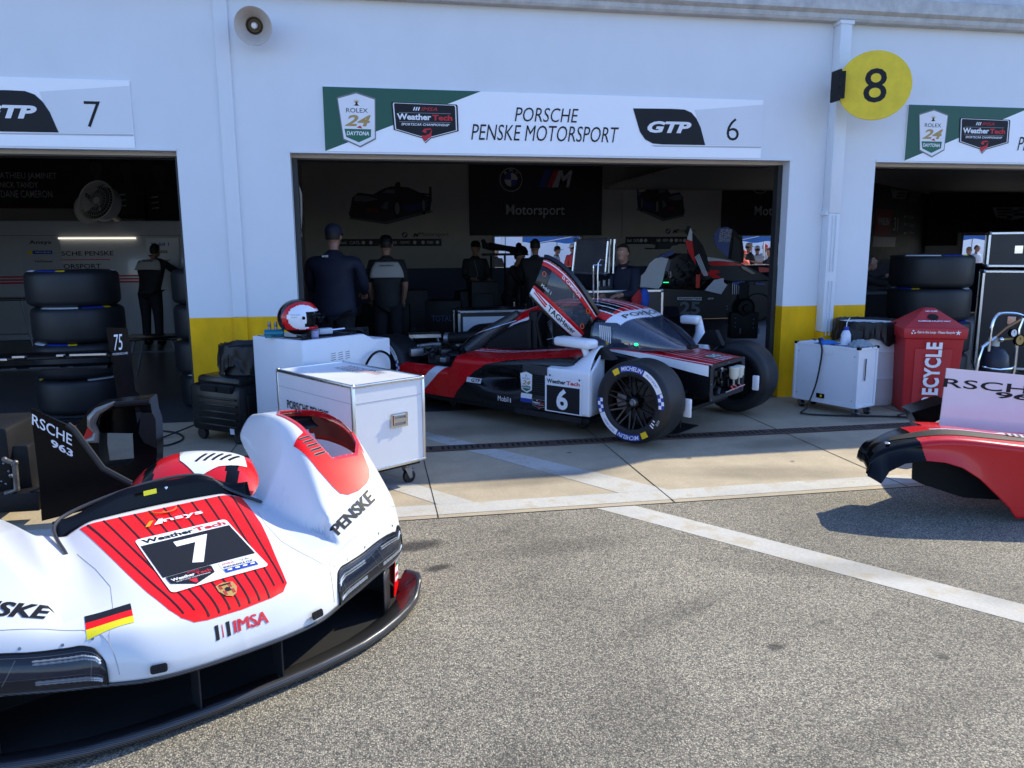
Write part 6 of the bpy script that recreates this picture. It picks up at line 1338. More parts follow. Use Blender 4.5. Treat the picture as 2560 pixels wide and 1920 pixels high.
# middle garage: cases and equipment
def fcase(x, y, z, w_, d, h, label, rz=0., grp=None, lid=False):
    t = thing('equipment_case', label, 'case', (x,y,z), rz, grp); mb = MB().m(mat('case_black', (.012,.012,.014), .4)); mb.b2((0,0,.0), (w_,d,h)); mb.build('case_body', t, sm=0)
    mb = MB().m(ALU)
    for X in (0,w_):
        for Y_ in (0,d): mb.box((X,Y_,h/2), (.03,.03,h), 0, .004)
    for Z_ in (0.015,h-.015):
        for Y_ in (0,d): mb.box((w_/2,Y_,Z_), (w_,.03,.03), 0, .004)
        for X in (0,w_): mb.box((X,d/2,Z_), (.03,d,.03), 0, .004)
    for X in (0,w_):
        for Z_ in (0.015,h-.015): mb.ball((X,0,Z_), .028, 8)
    mb.build('case_edging', t, sm=0)
    mb = MB().m(CHR)
    for X in (w_*.25,w_*.75): mb.box((X,-.008,h*.5), (.09,.012,.10), 0, .003)
    mb.build('case_latch', t, sm=0); return t
zd = zoomed(1180,560,.20498)
mon = thing('open_case_lid', 'upright open flight case lid with metal frame beside the woman', 'case lid', (0,0,0)); YM = 9.3
A4 = [wp(*zd(*p), YM) for p in ((1225,595),(1625,605),(1660,185),(1265,195))]
mb = MB().m(mat('lid_interior', (.008,.009,.016), .6)); mb.add([tuple(v) for v in A4]+[(v.x+.02,v.y+.12,v.z) for v in A4], [(0,1,2,3),(4,7,6,5),(0,4,5,1),(2,6,7,3)]); mb.build('lid_panel', mon, sm=0)
mb = MB().m(ALU)
for i in range(4): mb.tube([A4[i], A4[(i+1)%4]], .014, 6); mb.ball(A4[i], .03, 8)
for dx in (.04,.10): mb.tube([A4[1]+Vector((dx+.02,0.05,0)), A4[2]+Vector((dx,.05,.0))], .016, 6)
mb.build('lid_frame', mon)
fcase(2.62,9.25,0,.98,.6,1.15,'black equipment case with metal edges below the open lid')
tag(MB.build(MB().m(CHR).tube([wp(*zd(1480,890),8.9),wp(*zd(1480,540),8.9),wp(*zd(1500,505),8.9),wp(*zd(1580,505),8.9)], .010, 8, smooth=4).tube([wp(*zd(1480,890),8.9),Vector((wp(*zd(1480,890),8.9).x,8.9,.02))], .010, 8), 'bent_pipe'), 'thin bent metal pipe standing in front of the open case lid', 'pipe')
g_ = MB(); random.seed(5)
for k in range(5):
    p = wp(*zd(1550+60*k,720), 9.3+.05*k); g_.m(STEEL).tube([(p.x,p.y,1.16),(p.x,p.y,1.16+random.uniform(.04,.14))], .016+.008*(k%2), 8); g_.m(DARK).box((p.x,p.y,1.17), (.08,.06,.06), 0, .006)
tag(g_.build('air_fittings'), 'row of silver cylinders and fittings on the case below the lid', 'fittings')
wcase = fcase(1.1,9.9,0,.9,.6,.88,'dark wheeled case with a pale front behind the engine of car 6')
mb = MB().m(mat('pale_front',(.55,.57,.62),.4)); mb.b2((.05,-.008,.08), (.85,-.002,.80)); mb.build('case_front', wcase, sm=0)
# wing parts and stand near the window
st_ = thing('parts_stand', 'dark parts stand with a curved wing blade near the rear window', 'stand', (2.6,13.6,0)); Tq = Matrix.Translation((-2.6,-13.6,0))
mb = MB(); mb.T = Tq; mb.m(MATT); p0 = wp(*z3(1600,690),13.6); p1 = wp(*z3(1660,745),13.6); p2 = wp(*z3(1780,760),13.6); p3 = wp(*z3(1940,790),13.6)
mb.tube([p0,(p0+p1)/2+Vector((-.03,0,-.05)),p1,p2,p3], [.03,.06,.07,.05,.07], 8, smooth=0); a = wp(*z3(1600,810),13.6); b = wp(*z3(1950,815),13.6); mb.b2((a.x,13.5,a.z-.02), (b.x,13.7,a.z+.02)); 
for x in (a.x+.15,(a.x+b.x)/2,b.x-.1): mb.tube([(x,13.6,.02),(x,13.6,a.z)], .02, 6)
random.seed(9)
for k in range(12): mb.ball((random.uniform(a.x+.5,b.x),13.6,a.z+random.uniform(.03,.16)), random.uniform(.03,.08), 8)
mb.build('stand_frame', st_)
for i, (x, h) in enumerate(((1.95,.7),(2.06,.9),(2.22,.82),(2.35,.95))):
    mb = MB().m(CHR); mb.tube([(x,11.2,.02),(x,11.2,h)], .018, 8); mb.lathe([(.05,.0),(.045,.02),(.02,.03)], Matrix.Translation((x,11.2,.0)), 12); mb.ball((x,11.2,h+.02), .035, 8)
    tag(mb.build('jack_stand'), ['short','tall','medium','tallest'][i]+' chrome stand rod in the cluster behind the open door of car 6', 'stand', 'chrome stand rods')
mb = MB(); random.seed(2); mb.m(MATT); mb.b2((-.7,11.6,.1), (2.1,12.2,.5))
for k in range(16): mb.box((random.uniform(-.6,1.9), random.uniform(11.6,12.1), random.uniform(.2,.8)), (random.uniform(.3,.7),.4,random.uniform(.4,.9)), random.uniform(-.2,.2), .02)
mb.m(mat('dim_navy_print',(.04,.06,.16),.6)).text('TOTAL', .85, .62, .30, .09, frame((0,11.3,0), (1,0,0), (0,0,1))); tag(mb.build('black_equipment'), 'mass of black equipment boxes behind the men at the left', 'equipment boxes')
mb = MB().m(STEEL); mb.tube([(.42,9.3,.02),(.46,9.3,.62)], .018, 6); mb.tube([(.88,9.3,.02),(.76,9.3,.62)], .018, 6); mb.m(ALU).b2((.42,9.2,.62), (.80,9.5,.66)); mb.m(ALU).b2((.48,9.22,.3), (.82,9.3,.33)); tag(mb.build('step_stool'), 'small metal step stool standing behind the rear of car 6', 'stool')
# hanging strap at the left jamb
mb = MB().m(mat('strap_webbing',(.32,.31,.27),.8)); P = [wp(*z3(*p), 8.3) for p in ((105,110),(118,230),(160,330),(165,480),(160,620),(168,670))]; mb.tube(P, [.028,.028,.02,.018,.012,.014], 6); tag(mb.build('door_strap'), 'pale webbing strap hanging from the roller door at the left jamb', 'strap')
# right garage
fcase(7.80,8.75,1.40,1.3,.6,.44,'black flight case on top of the taller case in the right garage', rad(-38)); fcase(7.74,8.72,.10,1.4,.7,1.26,'tall black flight case with metal edges in the right garage', rad(-38))
dr_ = thing('drawer_rack', 'narrow dark rack of labelled drawers between tyres and flight case', 'drawers', (7.30,8.9,0)); mb = MB().m(mat('case_black', (.012,.012,.014), .4)); mb.b2((0,0,.05), (.36,.4,1.33)); mb.m(STEEL)
for k in range(12): mb.b2((.02,-.004,.12+.1*k), (.34,0,.124+.1*k)); mb.b2((.12,-.012,.16+.1*k), (.22,-.004,.175+.1*k))
mb.tube([(.37,-.01,.05),(.37,-.01,1.33)], .012, 6); mb.build('rack_body', dr_, sm=0)
zg = zoomed(2280,740,.13264); gc = thing('gas_bottle_cart', 'chrome tube hand cart carrying a dark gas cylinder and round gauges', 'hand cart', (6.8,7.3,0)); Tg = Matrix.Translation((-6.8,-7.3,0)); GY = 7.25
g3 = lambda x, y, Y=GY: wp(*zg(x, y), Y)
mb = MB(); mb.T = Tg; mb.m(CHR); mb.tube([g3(1200,1500),g3(1250,1200),g3(1330,960),g3(1440,880)], .020, 8); mb.tube([g3(1440,1040),g3(1500,600),g3(1560,420),g3(1640,340),g3(1750,320),g3(1950,330),g3(2080,370)], .018, 8, smooth=2); mb.tube([g3(1880,1600),g3(1930,1350),g3(1980,850),g3(2010,620),g3(2090,420)], .020, 8); mb.tube([g3(1440,880),g3(1580,770)], .014, 8)
mb.tube([g3(1340,1330),g3(1500,1370,GY-.1),g3(1650,1385,GY-.12),g3(1850,1370,GY-.08),g3(1930,1340)], .012, 8)
a = g3(1900,1600); mb.b2((a.x-.62,GY-.1,.05), (a.x+.05,GY+.3,.08)); mb.tube([(a.x,GY,.06), a], .018, 8); b = g3(1200,1500); mb.tube([(b.x,GY,.06), b], .018, 8); mb.build('cart_frame', gc)
mb = MB(); mb.T = Tg; mb.m(mat('copper_lance',(.45,.22,.10),.35,metal=.8)).tube([g3(1580,770),g3(1780,600),g3(2050,440)], [.010,.014,.018], 8); mb.build('lance', gc)
mb = MB(); mb.T = Tg @ Matrix.Translation((0,0,0)); c0 = g3(1640,1350); rr = (g3(1860,1300)-g3(1420,1300)).length/2; z1 = g3(1640,960).z; mb.m(mat('cylinder_navy',(.012,.014,.03),.45)).lathe([(.0001,.08),(rr*.95,.08),(rr,.12),(rr,z1-.20),(rr*.92,z1-.10),(rr*.6,z1-.02),(rr*.25,z1)], Matrix.Translation((c0.x,GY+.08,0)), 32); mb.m(RES).lathe([(rr*.26,z1-.01),(rr*.26,z1+.05),(rr*.2,z1+.09)], Matrix.Translation((c0.x,GY+.08,0)), 16); a = g3(1680,820); mb.m(CHR).ball(a, .03, 10); mb.m(GOLD).tube([a, g3(1940,800)], .012, 8); mb.build('gas_cylinder', gc)
for px, py, r_, m1 in ((1915,695,.045,WPR), (2030,830,.060,mat('brass',(.35,.25,.10),.35,metal=.7))):
    mb = MB(); mb.T = Tg; a = g3(px, py, GY-.03); M_ = frame(a, (1,0,0), (0,0,1)); mb.m(BLACK).lathe([(r_,-.03),(r_*1.1,.0),(r_*1.1,.012),(r_*.9,.012)], M_, 24); mb.m(m1).lathe([(.0001,.006),(r_*.9,.006)], M_, 24); mb.m(INK).box((.0,r_*.25,.010), (.004,r_*.6,.002), M=M_); mb.build('pressure_gauge', gc)
zR = zoomed(2100,400,.217); 
P1 = wp(*zR(440,160), 15.2); P2 = wp(*zR(1040,290), 18.0); 
mb = MB(); ax = Vector((P2.x-P1.x, P2.y-P1.y, 0)); Lp_ = ax.length; ax.normalize(); M_ = Matrix(((ax.x,0,ax.y,P1.x),(ax.y,0,-ax.x,P1.y),(0,1,0,0),(0,0,0,1))); tp = 3.0
def rp(x, y):   # pixel of the right garage crop -> coordinates on the oblique banner
    d = ray(*zR(x, y)); nrm = Vector((ax.y,-ax.x,0)); t = (P1.x*nrm.x+P1.y*nrm.y)/(d.x*nrm.x+d.y*nrm.y); p = d*t; return ((Vector((p.x,p.y,0))-Vector((P1.x,P1.y,0))).dot(ax), CH+p.z)
mb.m(bkblk).poly([(-.3,1.35),(Lp_,1.5),(Lp_,tp),(-.3,tp)], M_)
def rt(t, a, b, m_, **k): p = rp(*a); q_ = rp(*b); mb.m(m_).text(t, p[0], p[1], q_[0]-p[0], q_[1]-p[1], M_, **k)
RG = mat('dim_grey_print2',(.30,.30,.32),.6)
rt('V', (575,440),(640,330), RG, z=.01, bold=.05); p = [rp(*v) for v in ((640,345),(775,360),(740,450),(610,440))]; mb.m(RG).poly(p, M_ @ Matrix.Translation((0,0,.008))); p = [rp(*v) for v in ((665,370),(755,378),(745,398),(655,392))]; mb.m(bkblk).poly(p, M_ @ Matrix.Translation((0,0,.012))); p = [rp(*v) for v in ((650,408),(740,412),(732,432),(640,428))]; mb.poly(p, M_ @ Matrix.Translation((0,0,.012)))
rt('CADILLAC', (795,412),(935,375), RG, z=.01); rt('RACING', (790,478),(895,440), RG, z=.01)
p = [rp(*v) for v in ((415,555),(605,575),(690,590),(600,870),(390,860))]; mb.m(mat('banner_red',(.24,.01,.02),.6)).poly(p, M_ @ Matrix.Translation((0,0,.006))); p = [rp(*v) for v in ((605,590),(690,600),(640,860),(575,855))]; mb.m(bkblk).poly(p, M_ @ Matrix.Translation((0,0,.009)))
rt('WHELEN', (425,745),(565,670), G2, z=.012, bold=.04); rt('31', (605,815),(668,665), G2, z=.013, bold=.0)
for t_, y in (('P. Derani',655),('A. Sims',745),('J. Aitken',835)): rt(t_, (770,y+18),(850,y-12), RG, z=.01)
for y in (650,740,840): p = [rp(*v) for v in ((735,y-10),(758,y-10),(755,y+14),(732,y+14))]; mb.m(RG).poly(p, M_ @ Matrix.Translation((0,0,.01)))
p = [rp(*v) for v in ((380,880),(640,890),(630,1000),(370,1000))]; mb.m(mat('banner_blue',(.05,.10,.20),.5)).poly(p, M_ @ Matrix.Translation((0,0,.007)))
tag(mb.build('team_banner', sm=0), 'black banner with a red patch and number 31 in the right garage', 'banner')
mb = MB(); a = wp(*zR(1045,292), 17.9); b = wp(*zR(1300,1000), 17.9); mb.m(mat('curtain_black',(.014,.014,.016),.8)).b2((a.x,17.9,1.70), (15.0,17.93,3.04)); mb.b2((15.0,17.9,2.03), (22,17.93,3.04)); Tk = frame((0,17.895,0), (1,0,0), (0,0,1)); mb.m(RG)
q_ = [wp(*zR(*v), 17.895) for v in ((1755,545),(2120,540),(2400,545),(2360,660),(2120,665),(1980,690),(1800,660))]; mb.poly([(v.x,v.z) for v in q_], Tk); mb.m(bkblk)
for x0_, y0_, x1_, y1_ in ((1800,560,1980,580),(1810,597,1990,612),(1990,580,2060,600),(2060,560,2250,580),(1815,630,1920,645),(1920,640,1985,675),(2000,615,2200,640)):
    u, v = wp(*zR(x0_,y1_),17.895), wp(*zR(x1_,y0_),17.895); mb.poly([(u.x,u.z),(v.x,u.z),(v.x,v.z),(u.x,v.z)], Tk @ Matrix.Translation((0,0,.004)))
tag(mb.build('black_curtain', sm=0), 'black curtain with a grey shield emblem on the rear wall of the right garage', 'curtain')
ct_ = thing('parts_counter', 'dark counter with a pale top edge and small round emblem at the right door jamb', 'counter', (6.3,10.2,0)); mb = MB().m(bkblk); mb.b2((-.2,0,0), (1.2,.6,.98)); mb.m(mat('counter_top',(.12,.16,.17),.4)).b2((-.25,-.03,.98), (1.25,.63,1.02)); mb.m(bkblk).b2((-.2,.5,1.02), (1.6,.55,1.42)); 
mb.m(GPRT); roundel(mb, .16, 1.30, .07, frame((0,.495,0), (1,0,0), (0,0,1)), .004); mb.m(GPRT).text('M', .42,1.26,.12,.07, frame((0,.495,0), (1,0,0), (0,0,1)), z=.01, shear=.3, bold=.06); mb.text('Team', .62,1.255,.25,.08, frame((0,.495,0), (1,0,0), (0,0,1)), z=.01); roundel(mb, .25, .62, .09, frame((0,-.002,0), (1,0,0), (0,0,1)), .004); mb.build('counter_body', ct_, sm=0)
o = tag(MB.build(MB().m(mat('can_green',(.10,.28,.04),.35)).lathe([(.0001,0),(.032,0),(.033,.01),(.033,.15),(.028,.16),(.0001,.16)], None, 18), 'drink_can'), 'tall green drink can on the dark counter in the right garage', 'can'); o.location = (6.45,10.3,1.021)
# ---------------- dark race car 25 deep in the garage ----------------
c25 = thing('race_car', 'dark race car number 25 raised on stands with open doors inside the middle garage', 'race car', (6.0,10.75,0), rad(-12))
zz_ = zoomed(1600,540,.21702)
O25 = Vector((6.0,10.75,0)); ca, sa = math.cos(rad(-12)), math.sin(rad(-12)); X25 = Vector((ca,sa,0)); Y25 = Vector((-sa,ca,0))
def q25(px, py, yl=0.):   # pixel -> local (x, z) on the car's near side plane
    d = ray(*zz_(px, py)); t = (O25.dot(Y25)+yl)/d.dot(Y25); p = d*t; return ((p-O25).dot(X25), CH+p.z)
def plate(mb, pts, yl, h=.02, m_=None):
    P = [q25(*p, yl) for p in pts]; mb.poly(P[::-1] if 0 else P, Matrix(((1,0,0,0),(0,0,-1,yl),(0,1,0,0),(0,0,0,1))) if 0 else frame((0,yl,0), (1,0,0), (0,0,1)), -h if 0 else h); return mb
D25 = mat('graphite_body', (.010,.011,.014), .35, spec=.4); W25 = mat('dim_white_body', (.55,.56,.60), .4, coat=.2); B25 = mat('blue_body', (.01,.045,.25), .35)
mb = MB().m(D25); plate(mb, [(0,1040),(140,960),(200,880),(300,840),(520,850),(720,860),(960,800),(1060,760),(1290,760),(1540,750),(1540,1150),(1480,1160),(900,1165),(470,1150),(440,1040)], .0, -.04)
P = [q25(*p,0) for p in [(140,960),(200,880),(300,840),(720,860),(960,800),(1060,760),(1540,750)]]; V = [(a, 0, b) for a, b in P]+[(a, 1.7, b+.02) for a, b in P]; n = len(P); mb.add(V, [(k,k+1,n+k+1,n+k) for k in range(n-1)])
mb.build('body_side', c25, sm=0)
mb = MB().m(D25)
P = [(330,640),(360,500),(480,430),(640,440),(760,470),(1000,500),(1200,560),(1360,640),(1540,740),(1100,760),(900,720),(330,760)]
a = [q25(*p,.35) for p in P]; b = [(x, z) for x, z in a]; n = len(P); V = [(x,.35,z) for x, z in a]+[(x,1.35,z) for x, z in a]; mb.add(V, [tuple(range(n)),tuple(range(n,2*n))[::-1]]+[(k,n+k,n+(k+1)%n,(k+1)%n) for k in range(n)]); mb.build('cabin', c25, sm=0)
for pts_, yl_, h_, m_ in (([(790,520),(900,515),(1060,530),(1180,560),(1150,570),(830,575),(790,555)], .33, .02, CR6), ([(1360,590),(1530,600),(1535,640),(1370,650)], .33, .02, CR6), ([(700,630),(760,620),(900,625),(920,650),(860,670),(940,710),(860,720),(780,680),(700,670)], -.05, .02, CR6), ([(760,470),(1000,505),(1090,530),(900,515),(770,520)], .325, .02, W25), ([(60,640),(110,540),(170,490),(250,475),(325,490),(290,600),(250,780),(215,835),(0,850),(0,700)], .1, .03, W25), ([(0,850),(215,840),(160,900),(135,960),(250,1040),(0,1035)], .02, .03, W25), ([(740,855),(850,735),(960,715),(960,765),(1000,790),(930,900)], -.04, .03, W25), ([(1160,575),(1220,590),(1330,660),(1290,670),(1180,610)], .32, .01, mat('blue_glass', (.10,.12,.10), .05, coat=1.)), ([(200,460),(370,395),(375,440),(300,470),(210,480)], .6, .1, B25), ([(1060,760),(1200,750),(1215,790),(1070,790)], -.03, .02, B25), ([(1325,770),(1440,775),(1440,795),(1325,790)], -.03, .02, B25)):
    mb = MB().m(m_); plate(mb, pts_, yl_, h_); mb.build('body_panel', c25, sm=0)
T25 = lambda yl: frame((0,yl,0), (1,0,0), (0,0,1))
mb = MB()
def t25(t, x0, y0, x1, y1, m_, yl=-.045, **k): a = q25(x0,y1,yl); b = q25(x1,y0,yl); mb.m(m_).text(t, a[0], a[1], b[0]-a[0], b[1]-a[1], T25(yl), **k)
mb.m(GPRT); plate(mb, [(430,935),(710,935),(710,972),(430,965)], -.043, .001); t25('WeatherTech', 440,940,705,962, INK, -.046, bold=.03); t25('GTP', 780,942,850,962, GPRT, bold=.03); t25('25', 455,985,695,1135, mat('dim_number',(.09,.11,.13),.5), bold=.03)
mb.m(GPRT)
for k in range(6): plate(mb, [(1062+24*k,775+8*k),(1070+24*k,778+8*k),(1070+24*k,905),(1062+24*k,900)], -.05, .003)
mb.build('side_lettering', c25, sm=0)
mb = MB().m(MATT); c0 = q25(1220,1060,-.15); Mw = frame((c0[0],-.10,c0[1]), (1,0,0), (0,0,1)); mb.lathe([(.0001,.12),(.05,.12),(.06,.06),(.11,.05),(.12,0),(.16,-.05)], Mw, 24); c1 = q25(1340,1050,.05); Mw2 = frame((c1[0]+.0,.02,c1[1]), (1,0,0), (0,0,1)); mb.m(D25).lathe([(.20,.02),(.215,.03),(.22,.0),(.05,0),(.0001,.01)], Mw2, 36); mb.m(MATT); a = q25(1090,820,-.1); b = q25(1330,1380,-.1); mb.box(((a[0]+b[0])/2,.0,(q25(0,1150,-.1)[1]+q25(0,1380,-.1)[1])/2), (.42,.2,.40), 0, .02); mb.box(((a[0]+b[0])/2-.02,.0,(a[1]+c0[1])/2), (.16,.14,.45), 0, .03); mb.m(STEEL)
for x_, y_ in ((1100,1180),(1100,1230),(1095,1280),(1310,1190),(1305,1240),(1305,1290),(1005,1040),(1005,1075),(1190,1005),(1245,1005),(1185,1110),(1240,1110)): a = q25(x_,y_,-.12); mb.ball((a[0],-.115,a[1]), .010, 6)
for x_ in (1155,1365): a = q25(x_,1325,-.12); mb.tube([(a[0],-.12,a[1]-.04),(a[0],-.12,a[1]+.04)], .012, 6)
mb.build('wheel_hub', c25)
for nm, pts, m2 in (('red', [(515,280),(600,290),(640,560),(560,430)], CR6),('blue', [(840,230),(900,140),(1010,125),(1050,170),(1010,480),(870,350)], B25)):
    mb = MB().m(MATT)
    if nm == 'red':
        plate(mb, [(510,180),(545,115),(580,115),(600,180),(720,340),(770,470),(800,640),(770,640),(650,560),(600,300)], -.10, .03); mb.m(m2); plate(mb, pts, -.14, .02); mb.m(W25); plate(mb, [(540,270),(580,130),(600,180),(600,290)], -.145, .01)
        for k in range(4): plate(mb, [(630+14*k,470-10*k),(638+14*k,465-10*k),(745+14*k,690),(735+14*k,690)], -.145, .004)
    else:
        plate(mb, [(1010,125),(1100,180),(1170,280),(1190,420),(1180,540),(1010,490)], .9, .05); mb.m(m2); plate(mb, pts, .86, .02); mb.m(DARK); plate(mb, [(1080,220),(1150,300),(1165,520),(1050,500)], .84, .01)
        for k, w2 in enumerate(('SHERIDA','YELLOLY','DE PHILLIPPI','VAN DER LINDE')):
            a = q25(935+34*k,300,.85); b = q25(955+34*k,150,.85); M_ = frame((a[0]+.03*k*0,.835,a[1]), (.12,0,1), (-1,0,.12)); mb.m(GPRT).text(w2, 0, -.0, b[1]-a[1], .05, M_)
    mb.build('raised_door', c25, sm=0, label='%s raised door' % nm)
mb = MB().m(MATT); a = q25(0,1160,.2)[1]
for x_ in (.1, 1.6, 2.6): mb.tube([(x_,.3,.01),(x_,.3,a)], .04, 8); mb.b2((x_-.15,.1,.0), (x_+.15,.5,.03))
mb.build('car_stand', c25, sm=0)
mb = MB(); random.seed(6)
for k in range(40):
    a = q25(random.uniform(330,780), random.uniform(480,820), .25); mb.m(random.choice([MATT, DARK, STEEL, D25])); e = Vector((random.uniform(-.15,.15), random.uniform(-.1,.1), random.uniform(-.15,.15))); p = Vector((a[0],.25,a[1])); mb.tube([p, p+e], random.uniform(.006,.02), 6)
a = q25(345,670,.1); mb.m(CHR).tube([(a[0],.1,a[1]-.05),(a[0],.1,a[1]+.04)], .03, 10); a = q25(665,750,-.05); mb.m(mat('red_strap',(.6,.04,.02),.6)).box((a[0],-.05,a[1]), (.06,.02,.2)); a = q25(300,765,.0); mb.m(mat('green_lamp', (.02,.9,.25), .4, emit=1.2)).box((a[0],.0,a[1]), (.08,.01,.01)); mb.build('engine', c25)
# rear wing and tail behind
mb = MB().m(MATT); plate(mb, [(130,315),(400,315),(400,335),(330,345),(310,380),(160,385),(180,340)], .8, .3); plate(mb, [(50,365),(160,370),(160,385),(50,385)], .8, .2); mb.m(mat('lamp_white',(.8,.9,1.),.4,emit=1.5)); a = q25(325,335,.75); mb.box((a[0],.75,a[1]), (.06,.02,.03)); mb.build('rear_wing', c25, sm=0)
# ---------------- outside behind the garages ----------------
TB = mat('canopy_blue', (.015,.13,.48), .6, var=.08); 
def canopy(x, y, w_, d, z, label):
    t = thing('canopy_tent', label, 'tent', (x,y,0), 0, 'blue canopy tents behind the garages'); mb = MB().m(TB)
    mb.add([(0,0,z),(w_,0,z),(w_,d,z),(0,d,z),(w_/2,d/2,z+1.0)], [(0,1,4),(1,2,4),(2,3,4),(3,0,4)])
    def val(u, v): return (w_*u, -.01, z-.02-v*(.22+.05*math.sin(u*math.pi*4)**2))
    mb.grid(val, 30, 3); mb.build('tent_cloth', t, sm=0)
    mb = MB().m(WHITE)
    for X in (0,w_):
        for Y_ in (0,d): mb.tube([(X,Y_,0),(X,Y_,z)], .03, 6)
    mb.tube([(0,0,z-.35),(w_/2,0,z-.05),(w_,0,z-.35)], .015, 6); mb.build('tent_frame', t); return t
canopy(4.0,20.6,3.4,3.2,2.1,'blue canopy tent seen through the middle rear window'); canopy(9.55,20.6,3.2,3.2,2.1,'blue canopy tent seen through the window at the right of the dark car'); canopy(16.3,20.8,3.4,3.2,2.15,'blue canopy tent seen through the window of the right garage')
tr = thing('trailer', 'long white trailer standing far behind the tents', 'trailer', (0,29,0)); mb = MB().m(WHITE); mb.b2((-6,0,.9), (26,2.6,3.9)); mb.m(GREY)
for k in range(33): mb.b2((-6+k,-.012,.95), (-5.97+k,-.0,3.85))
mb.m(DARK).b2((-5,0.3,.3), (25,2.4,.9)); mb.build('trailer_body', tr, sm=0)
# ---------------- people ----------------
SKIN = mat('skin', (.36,.19,.13), .55, var=.08); HAIRD = mat('hair_dark', (.015,.010,.008), .6); 
def skinned(name, verts, edges, parent, m_, root=0, sub=2):
    me = bpy.data.meshes.new(name); me.from_pydata([v[:3] for v in verts], edges, []); me.materials.append(m_)
    o = bpy.data.objects.new(name, me); C.objects.link(o); o.parent = parent; md = o.modifiers.new('skin', 'SKIN'); md.use_smooth_shade = True
    lay = me.skin_vertices[0].data if me.skin_vertices else None
    if lay is None:
        bm = bmesh.new(); bm.from_mesh(me); bm.verts.layers.skin.verify(); bm.to_mesh(me); bm.free(); lay = me.skin_vertices[0].data
    for i, v in enumerate(verts):
        r = v[3]; lay[i].radius = (r, r) if not isinstance(r, tuple) else r
    lay[root].use_root = True; s2 = o.modifiers.new('sub', 'SUBSURF'); s2.levels = sub; s2.render_levels = sub; return o
def person(label, x, y, face, h=1.78, top=None, legs=None, bend=0., head=None, cap=None, hair=HAIRD, arms=((.12,.25),(.12,.25)), vest=None, skin=SKIN, group=None, shorts=False, ponytail=False, wide=1., camera=False, detail=True, lanyard=False):
    """arms: per side (forward swing, elbow bend); face: heading in radians, 0 looks towards -Y"""
    t = thing('person', label, 'person', (x,y,.004), face, group); k = h/1.78; top = top or NAVY; legs = legs or MATT
    def S_(v): return tuple(c*k for c in v)
    cb, sb = math.cos(bend), math.sin(bend); hip = Vector((0,0,.93))
    def up(p): q = Vector(p)-hip; return hip+Vector((q.x, q.y*cb-q.z*sb, q.z*cb+q.y*sb))
    pel = hip; wst = up((0,.0,1.06)); che = up((0,.0,1.28)); nk = up((0,.01,1.47)); nk2 = up((0,-.0,1.55)); hd = up((0,-.015,1.655))
    sh = [up((s*.185*wide,.01,1.42)) for s in (-1,1)]; V = []; E = []
    def add(p, r, par=None): V.append((p[0]*k, p[1]*k, p[2]*k, r*k if not isinstance(r, tuple) else (r[0]*k, r[1]*k))); 
    def n_(p, r, par=None):
        add(p, r); i = len(V)-1
        if par is not None: E.append((par, i))
        return i
    i0 = n_(pel, (.13*wide,.09)); i1 = n_(wst, (.12*wide,.085), i0); i2 = n_(che, (.145*wide,.10), i1); i3 = n_(nk, .055, i2); i4 = n_(nk2, .048, i3); i5 = n_(hd+Vector((0,-.004,-.03)), .070, i4); i5b = n_(hd+Vector((0,.006,.05)), .074, i5)
    joints = {}
    for j, s in enumerate((-1,1)):
        fw, el = arms[j]; a = n_(sh[j], .062, i2); dirU = Vector((s*.12, -math.sin(fw), -math.cos(fw))).normalized(); e = sh[j]+dirU*.29; b = n_(e, .044, a)
        f2 = fw+el; dirF = Vector((s*(.05-.35*min(1,el)), -math.sin(f2), -math.cos(f2))).normalized(); wr = e+dirF*.25; c = n_(wr, .030, b); pm = wr+dirF*.07; d = n_(pm, (.042,.022), c); joints[j] = (sh[j], e, wr, pm, dirF, c, d)
        if detail:
            sd = dirF.cross(Vector((0,0,1))).normalized() if abs(dirF.z) < .95 else Vector((0,1,0)); cu = (Vector((0,-1,0))-dirF*dirF.dot(Vector((0,-1,0)))).normalized() if abs(dirF.y) < .9 else Vector((0,0,-1))
            for q, (off, ln) in enumerate(((-.028,.065),(-.009,.078),(.010,.072),(.028,.056))):
                f0 = pm+sd*off+dirF*.02; f1 = f0+dirF*ln*.55+cu*.008; f2_ = f1+dirF*ln*.35+cu*.020; g = n_(f0, .009, d); g = n_(f1, .0085, g); n_(f2_, .007, g)
            t0_ = wr+dirF*.03+sd*-.030; g = n_(t0_+sd*-.014, .010, d); g = n_(t0_+sd*-.026+dirF*.030+cu*.010, .009, g); n_(t0_+sd*-.026+dirF*.052+cu*.022, .007, g)
    for s in (-1,1):
        a = n_((s*.09,0,.90), .095, i0); b = n_((s*.105,-.02,.50), .062, a); c = n_((s*.11,.02,.10), .042, b); d = n_((s*.115,-.06,.05), .040, c); n_((s*.12,-.16,.04), .032, d)
    body = skinned('body', V, E, t, skin, 0)
    # face
    mb = MB(); q = hd*k; R_ = Matrix.Translation(q) @ Matrix.Rotation(-bend*.6 if not head else head, 4, 'X') @ Matrix.Diagonal((k,k,k,1)); mb.m(skin); mb.ball((0,-.0,.02), (.074,.092,.105), 18, R_); mb.ball((0,-.02,-.045), (.055,.066,.060), 14, R_); mb.add([(-.012,-.088,.022),(.012,-.088,.022),(.016,-.088,-.016),(-.016,-.088,-.016),(0,-.114,-.010)], [(0,1,4),(1,2,4),(2,3,4),(3,0,4)], R_)
    for s in (-1,1): mb.ball((s*.076,.006,.005), (.010,.018,.028), 8, R_)
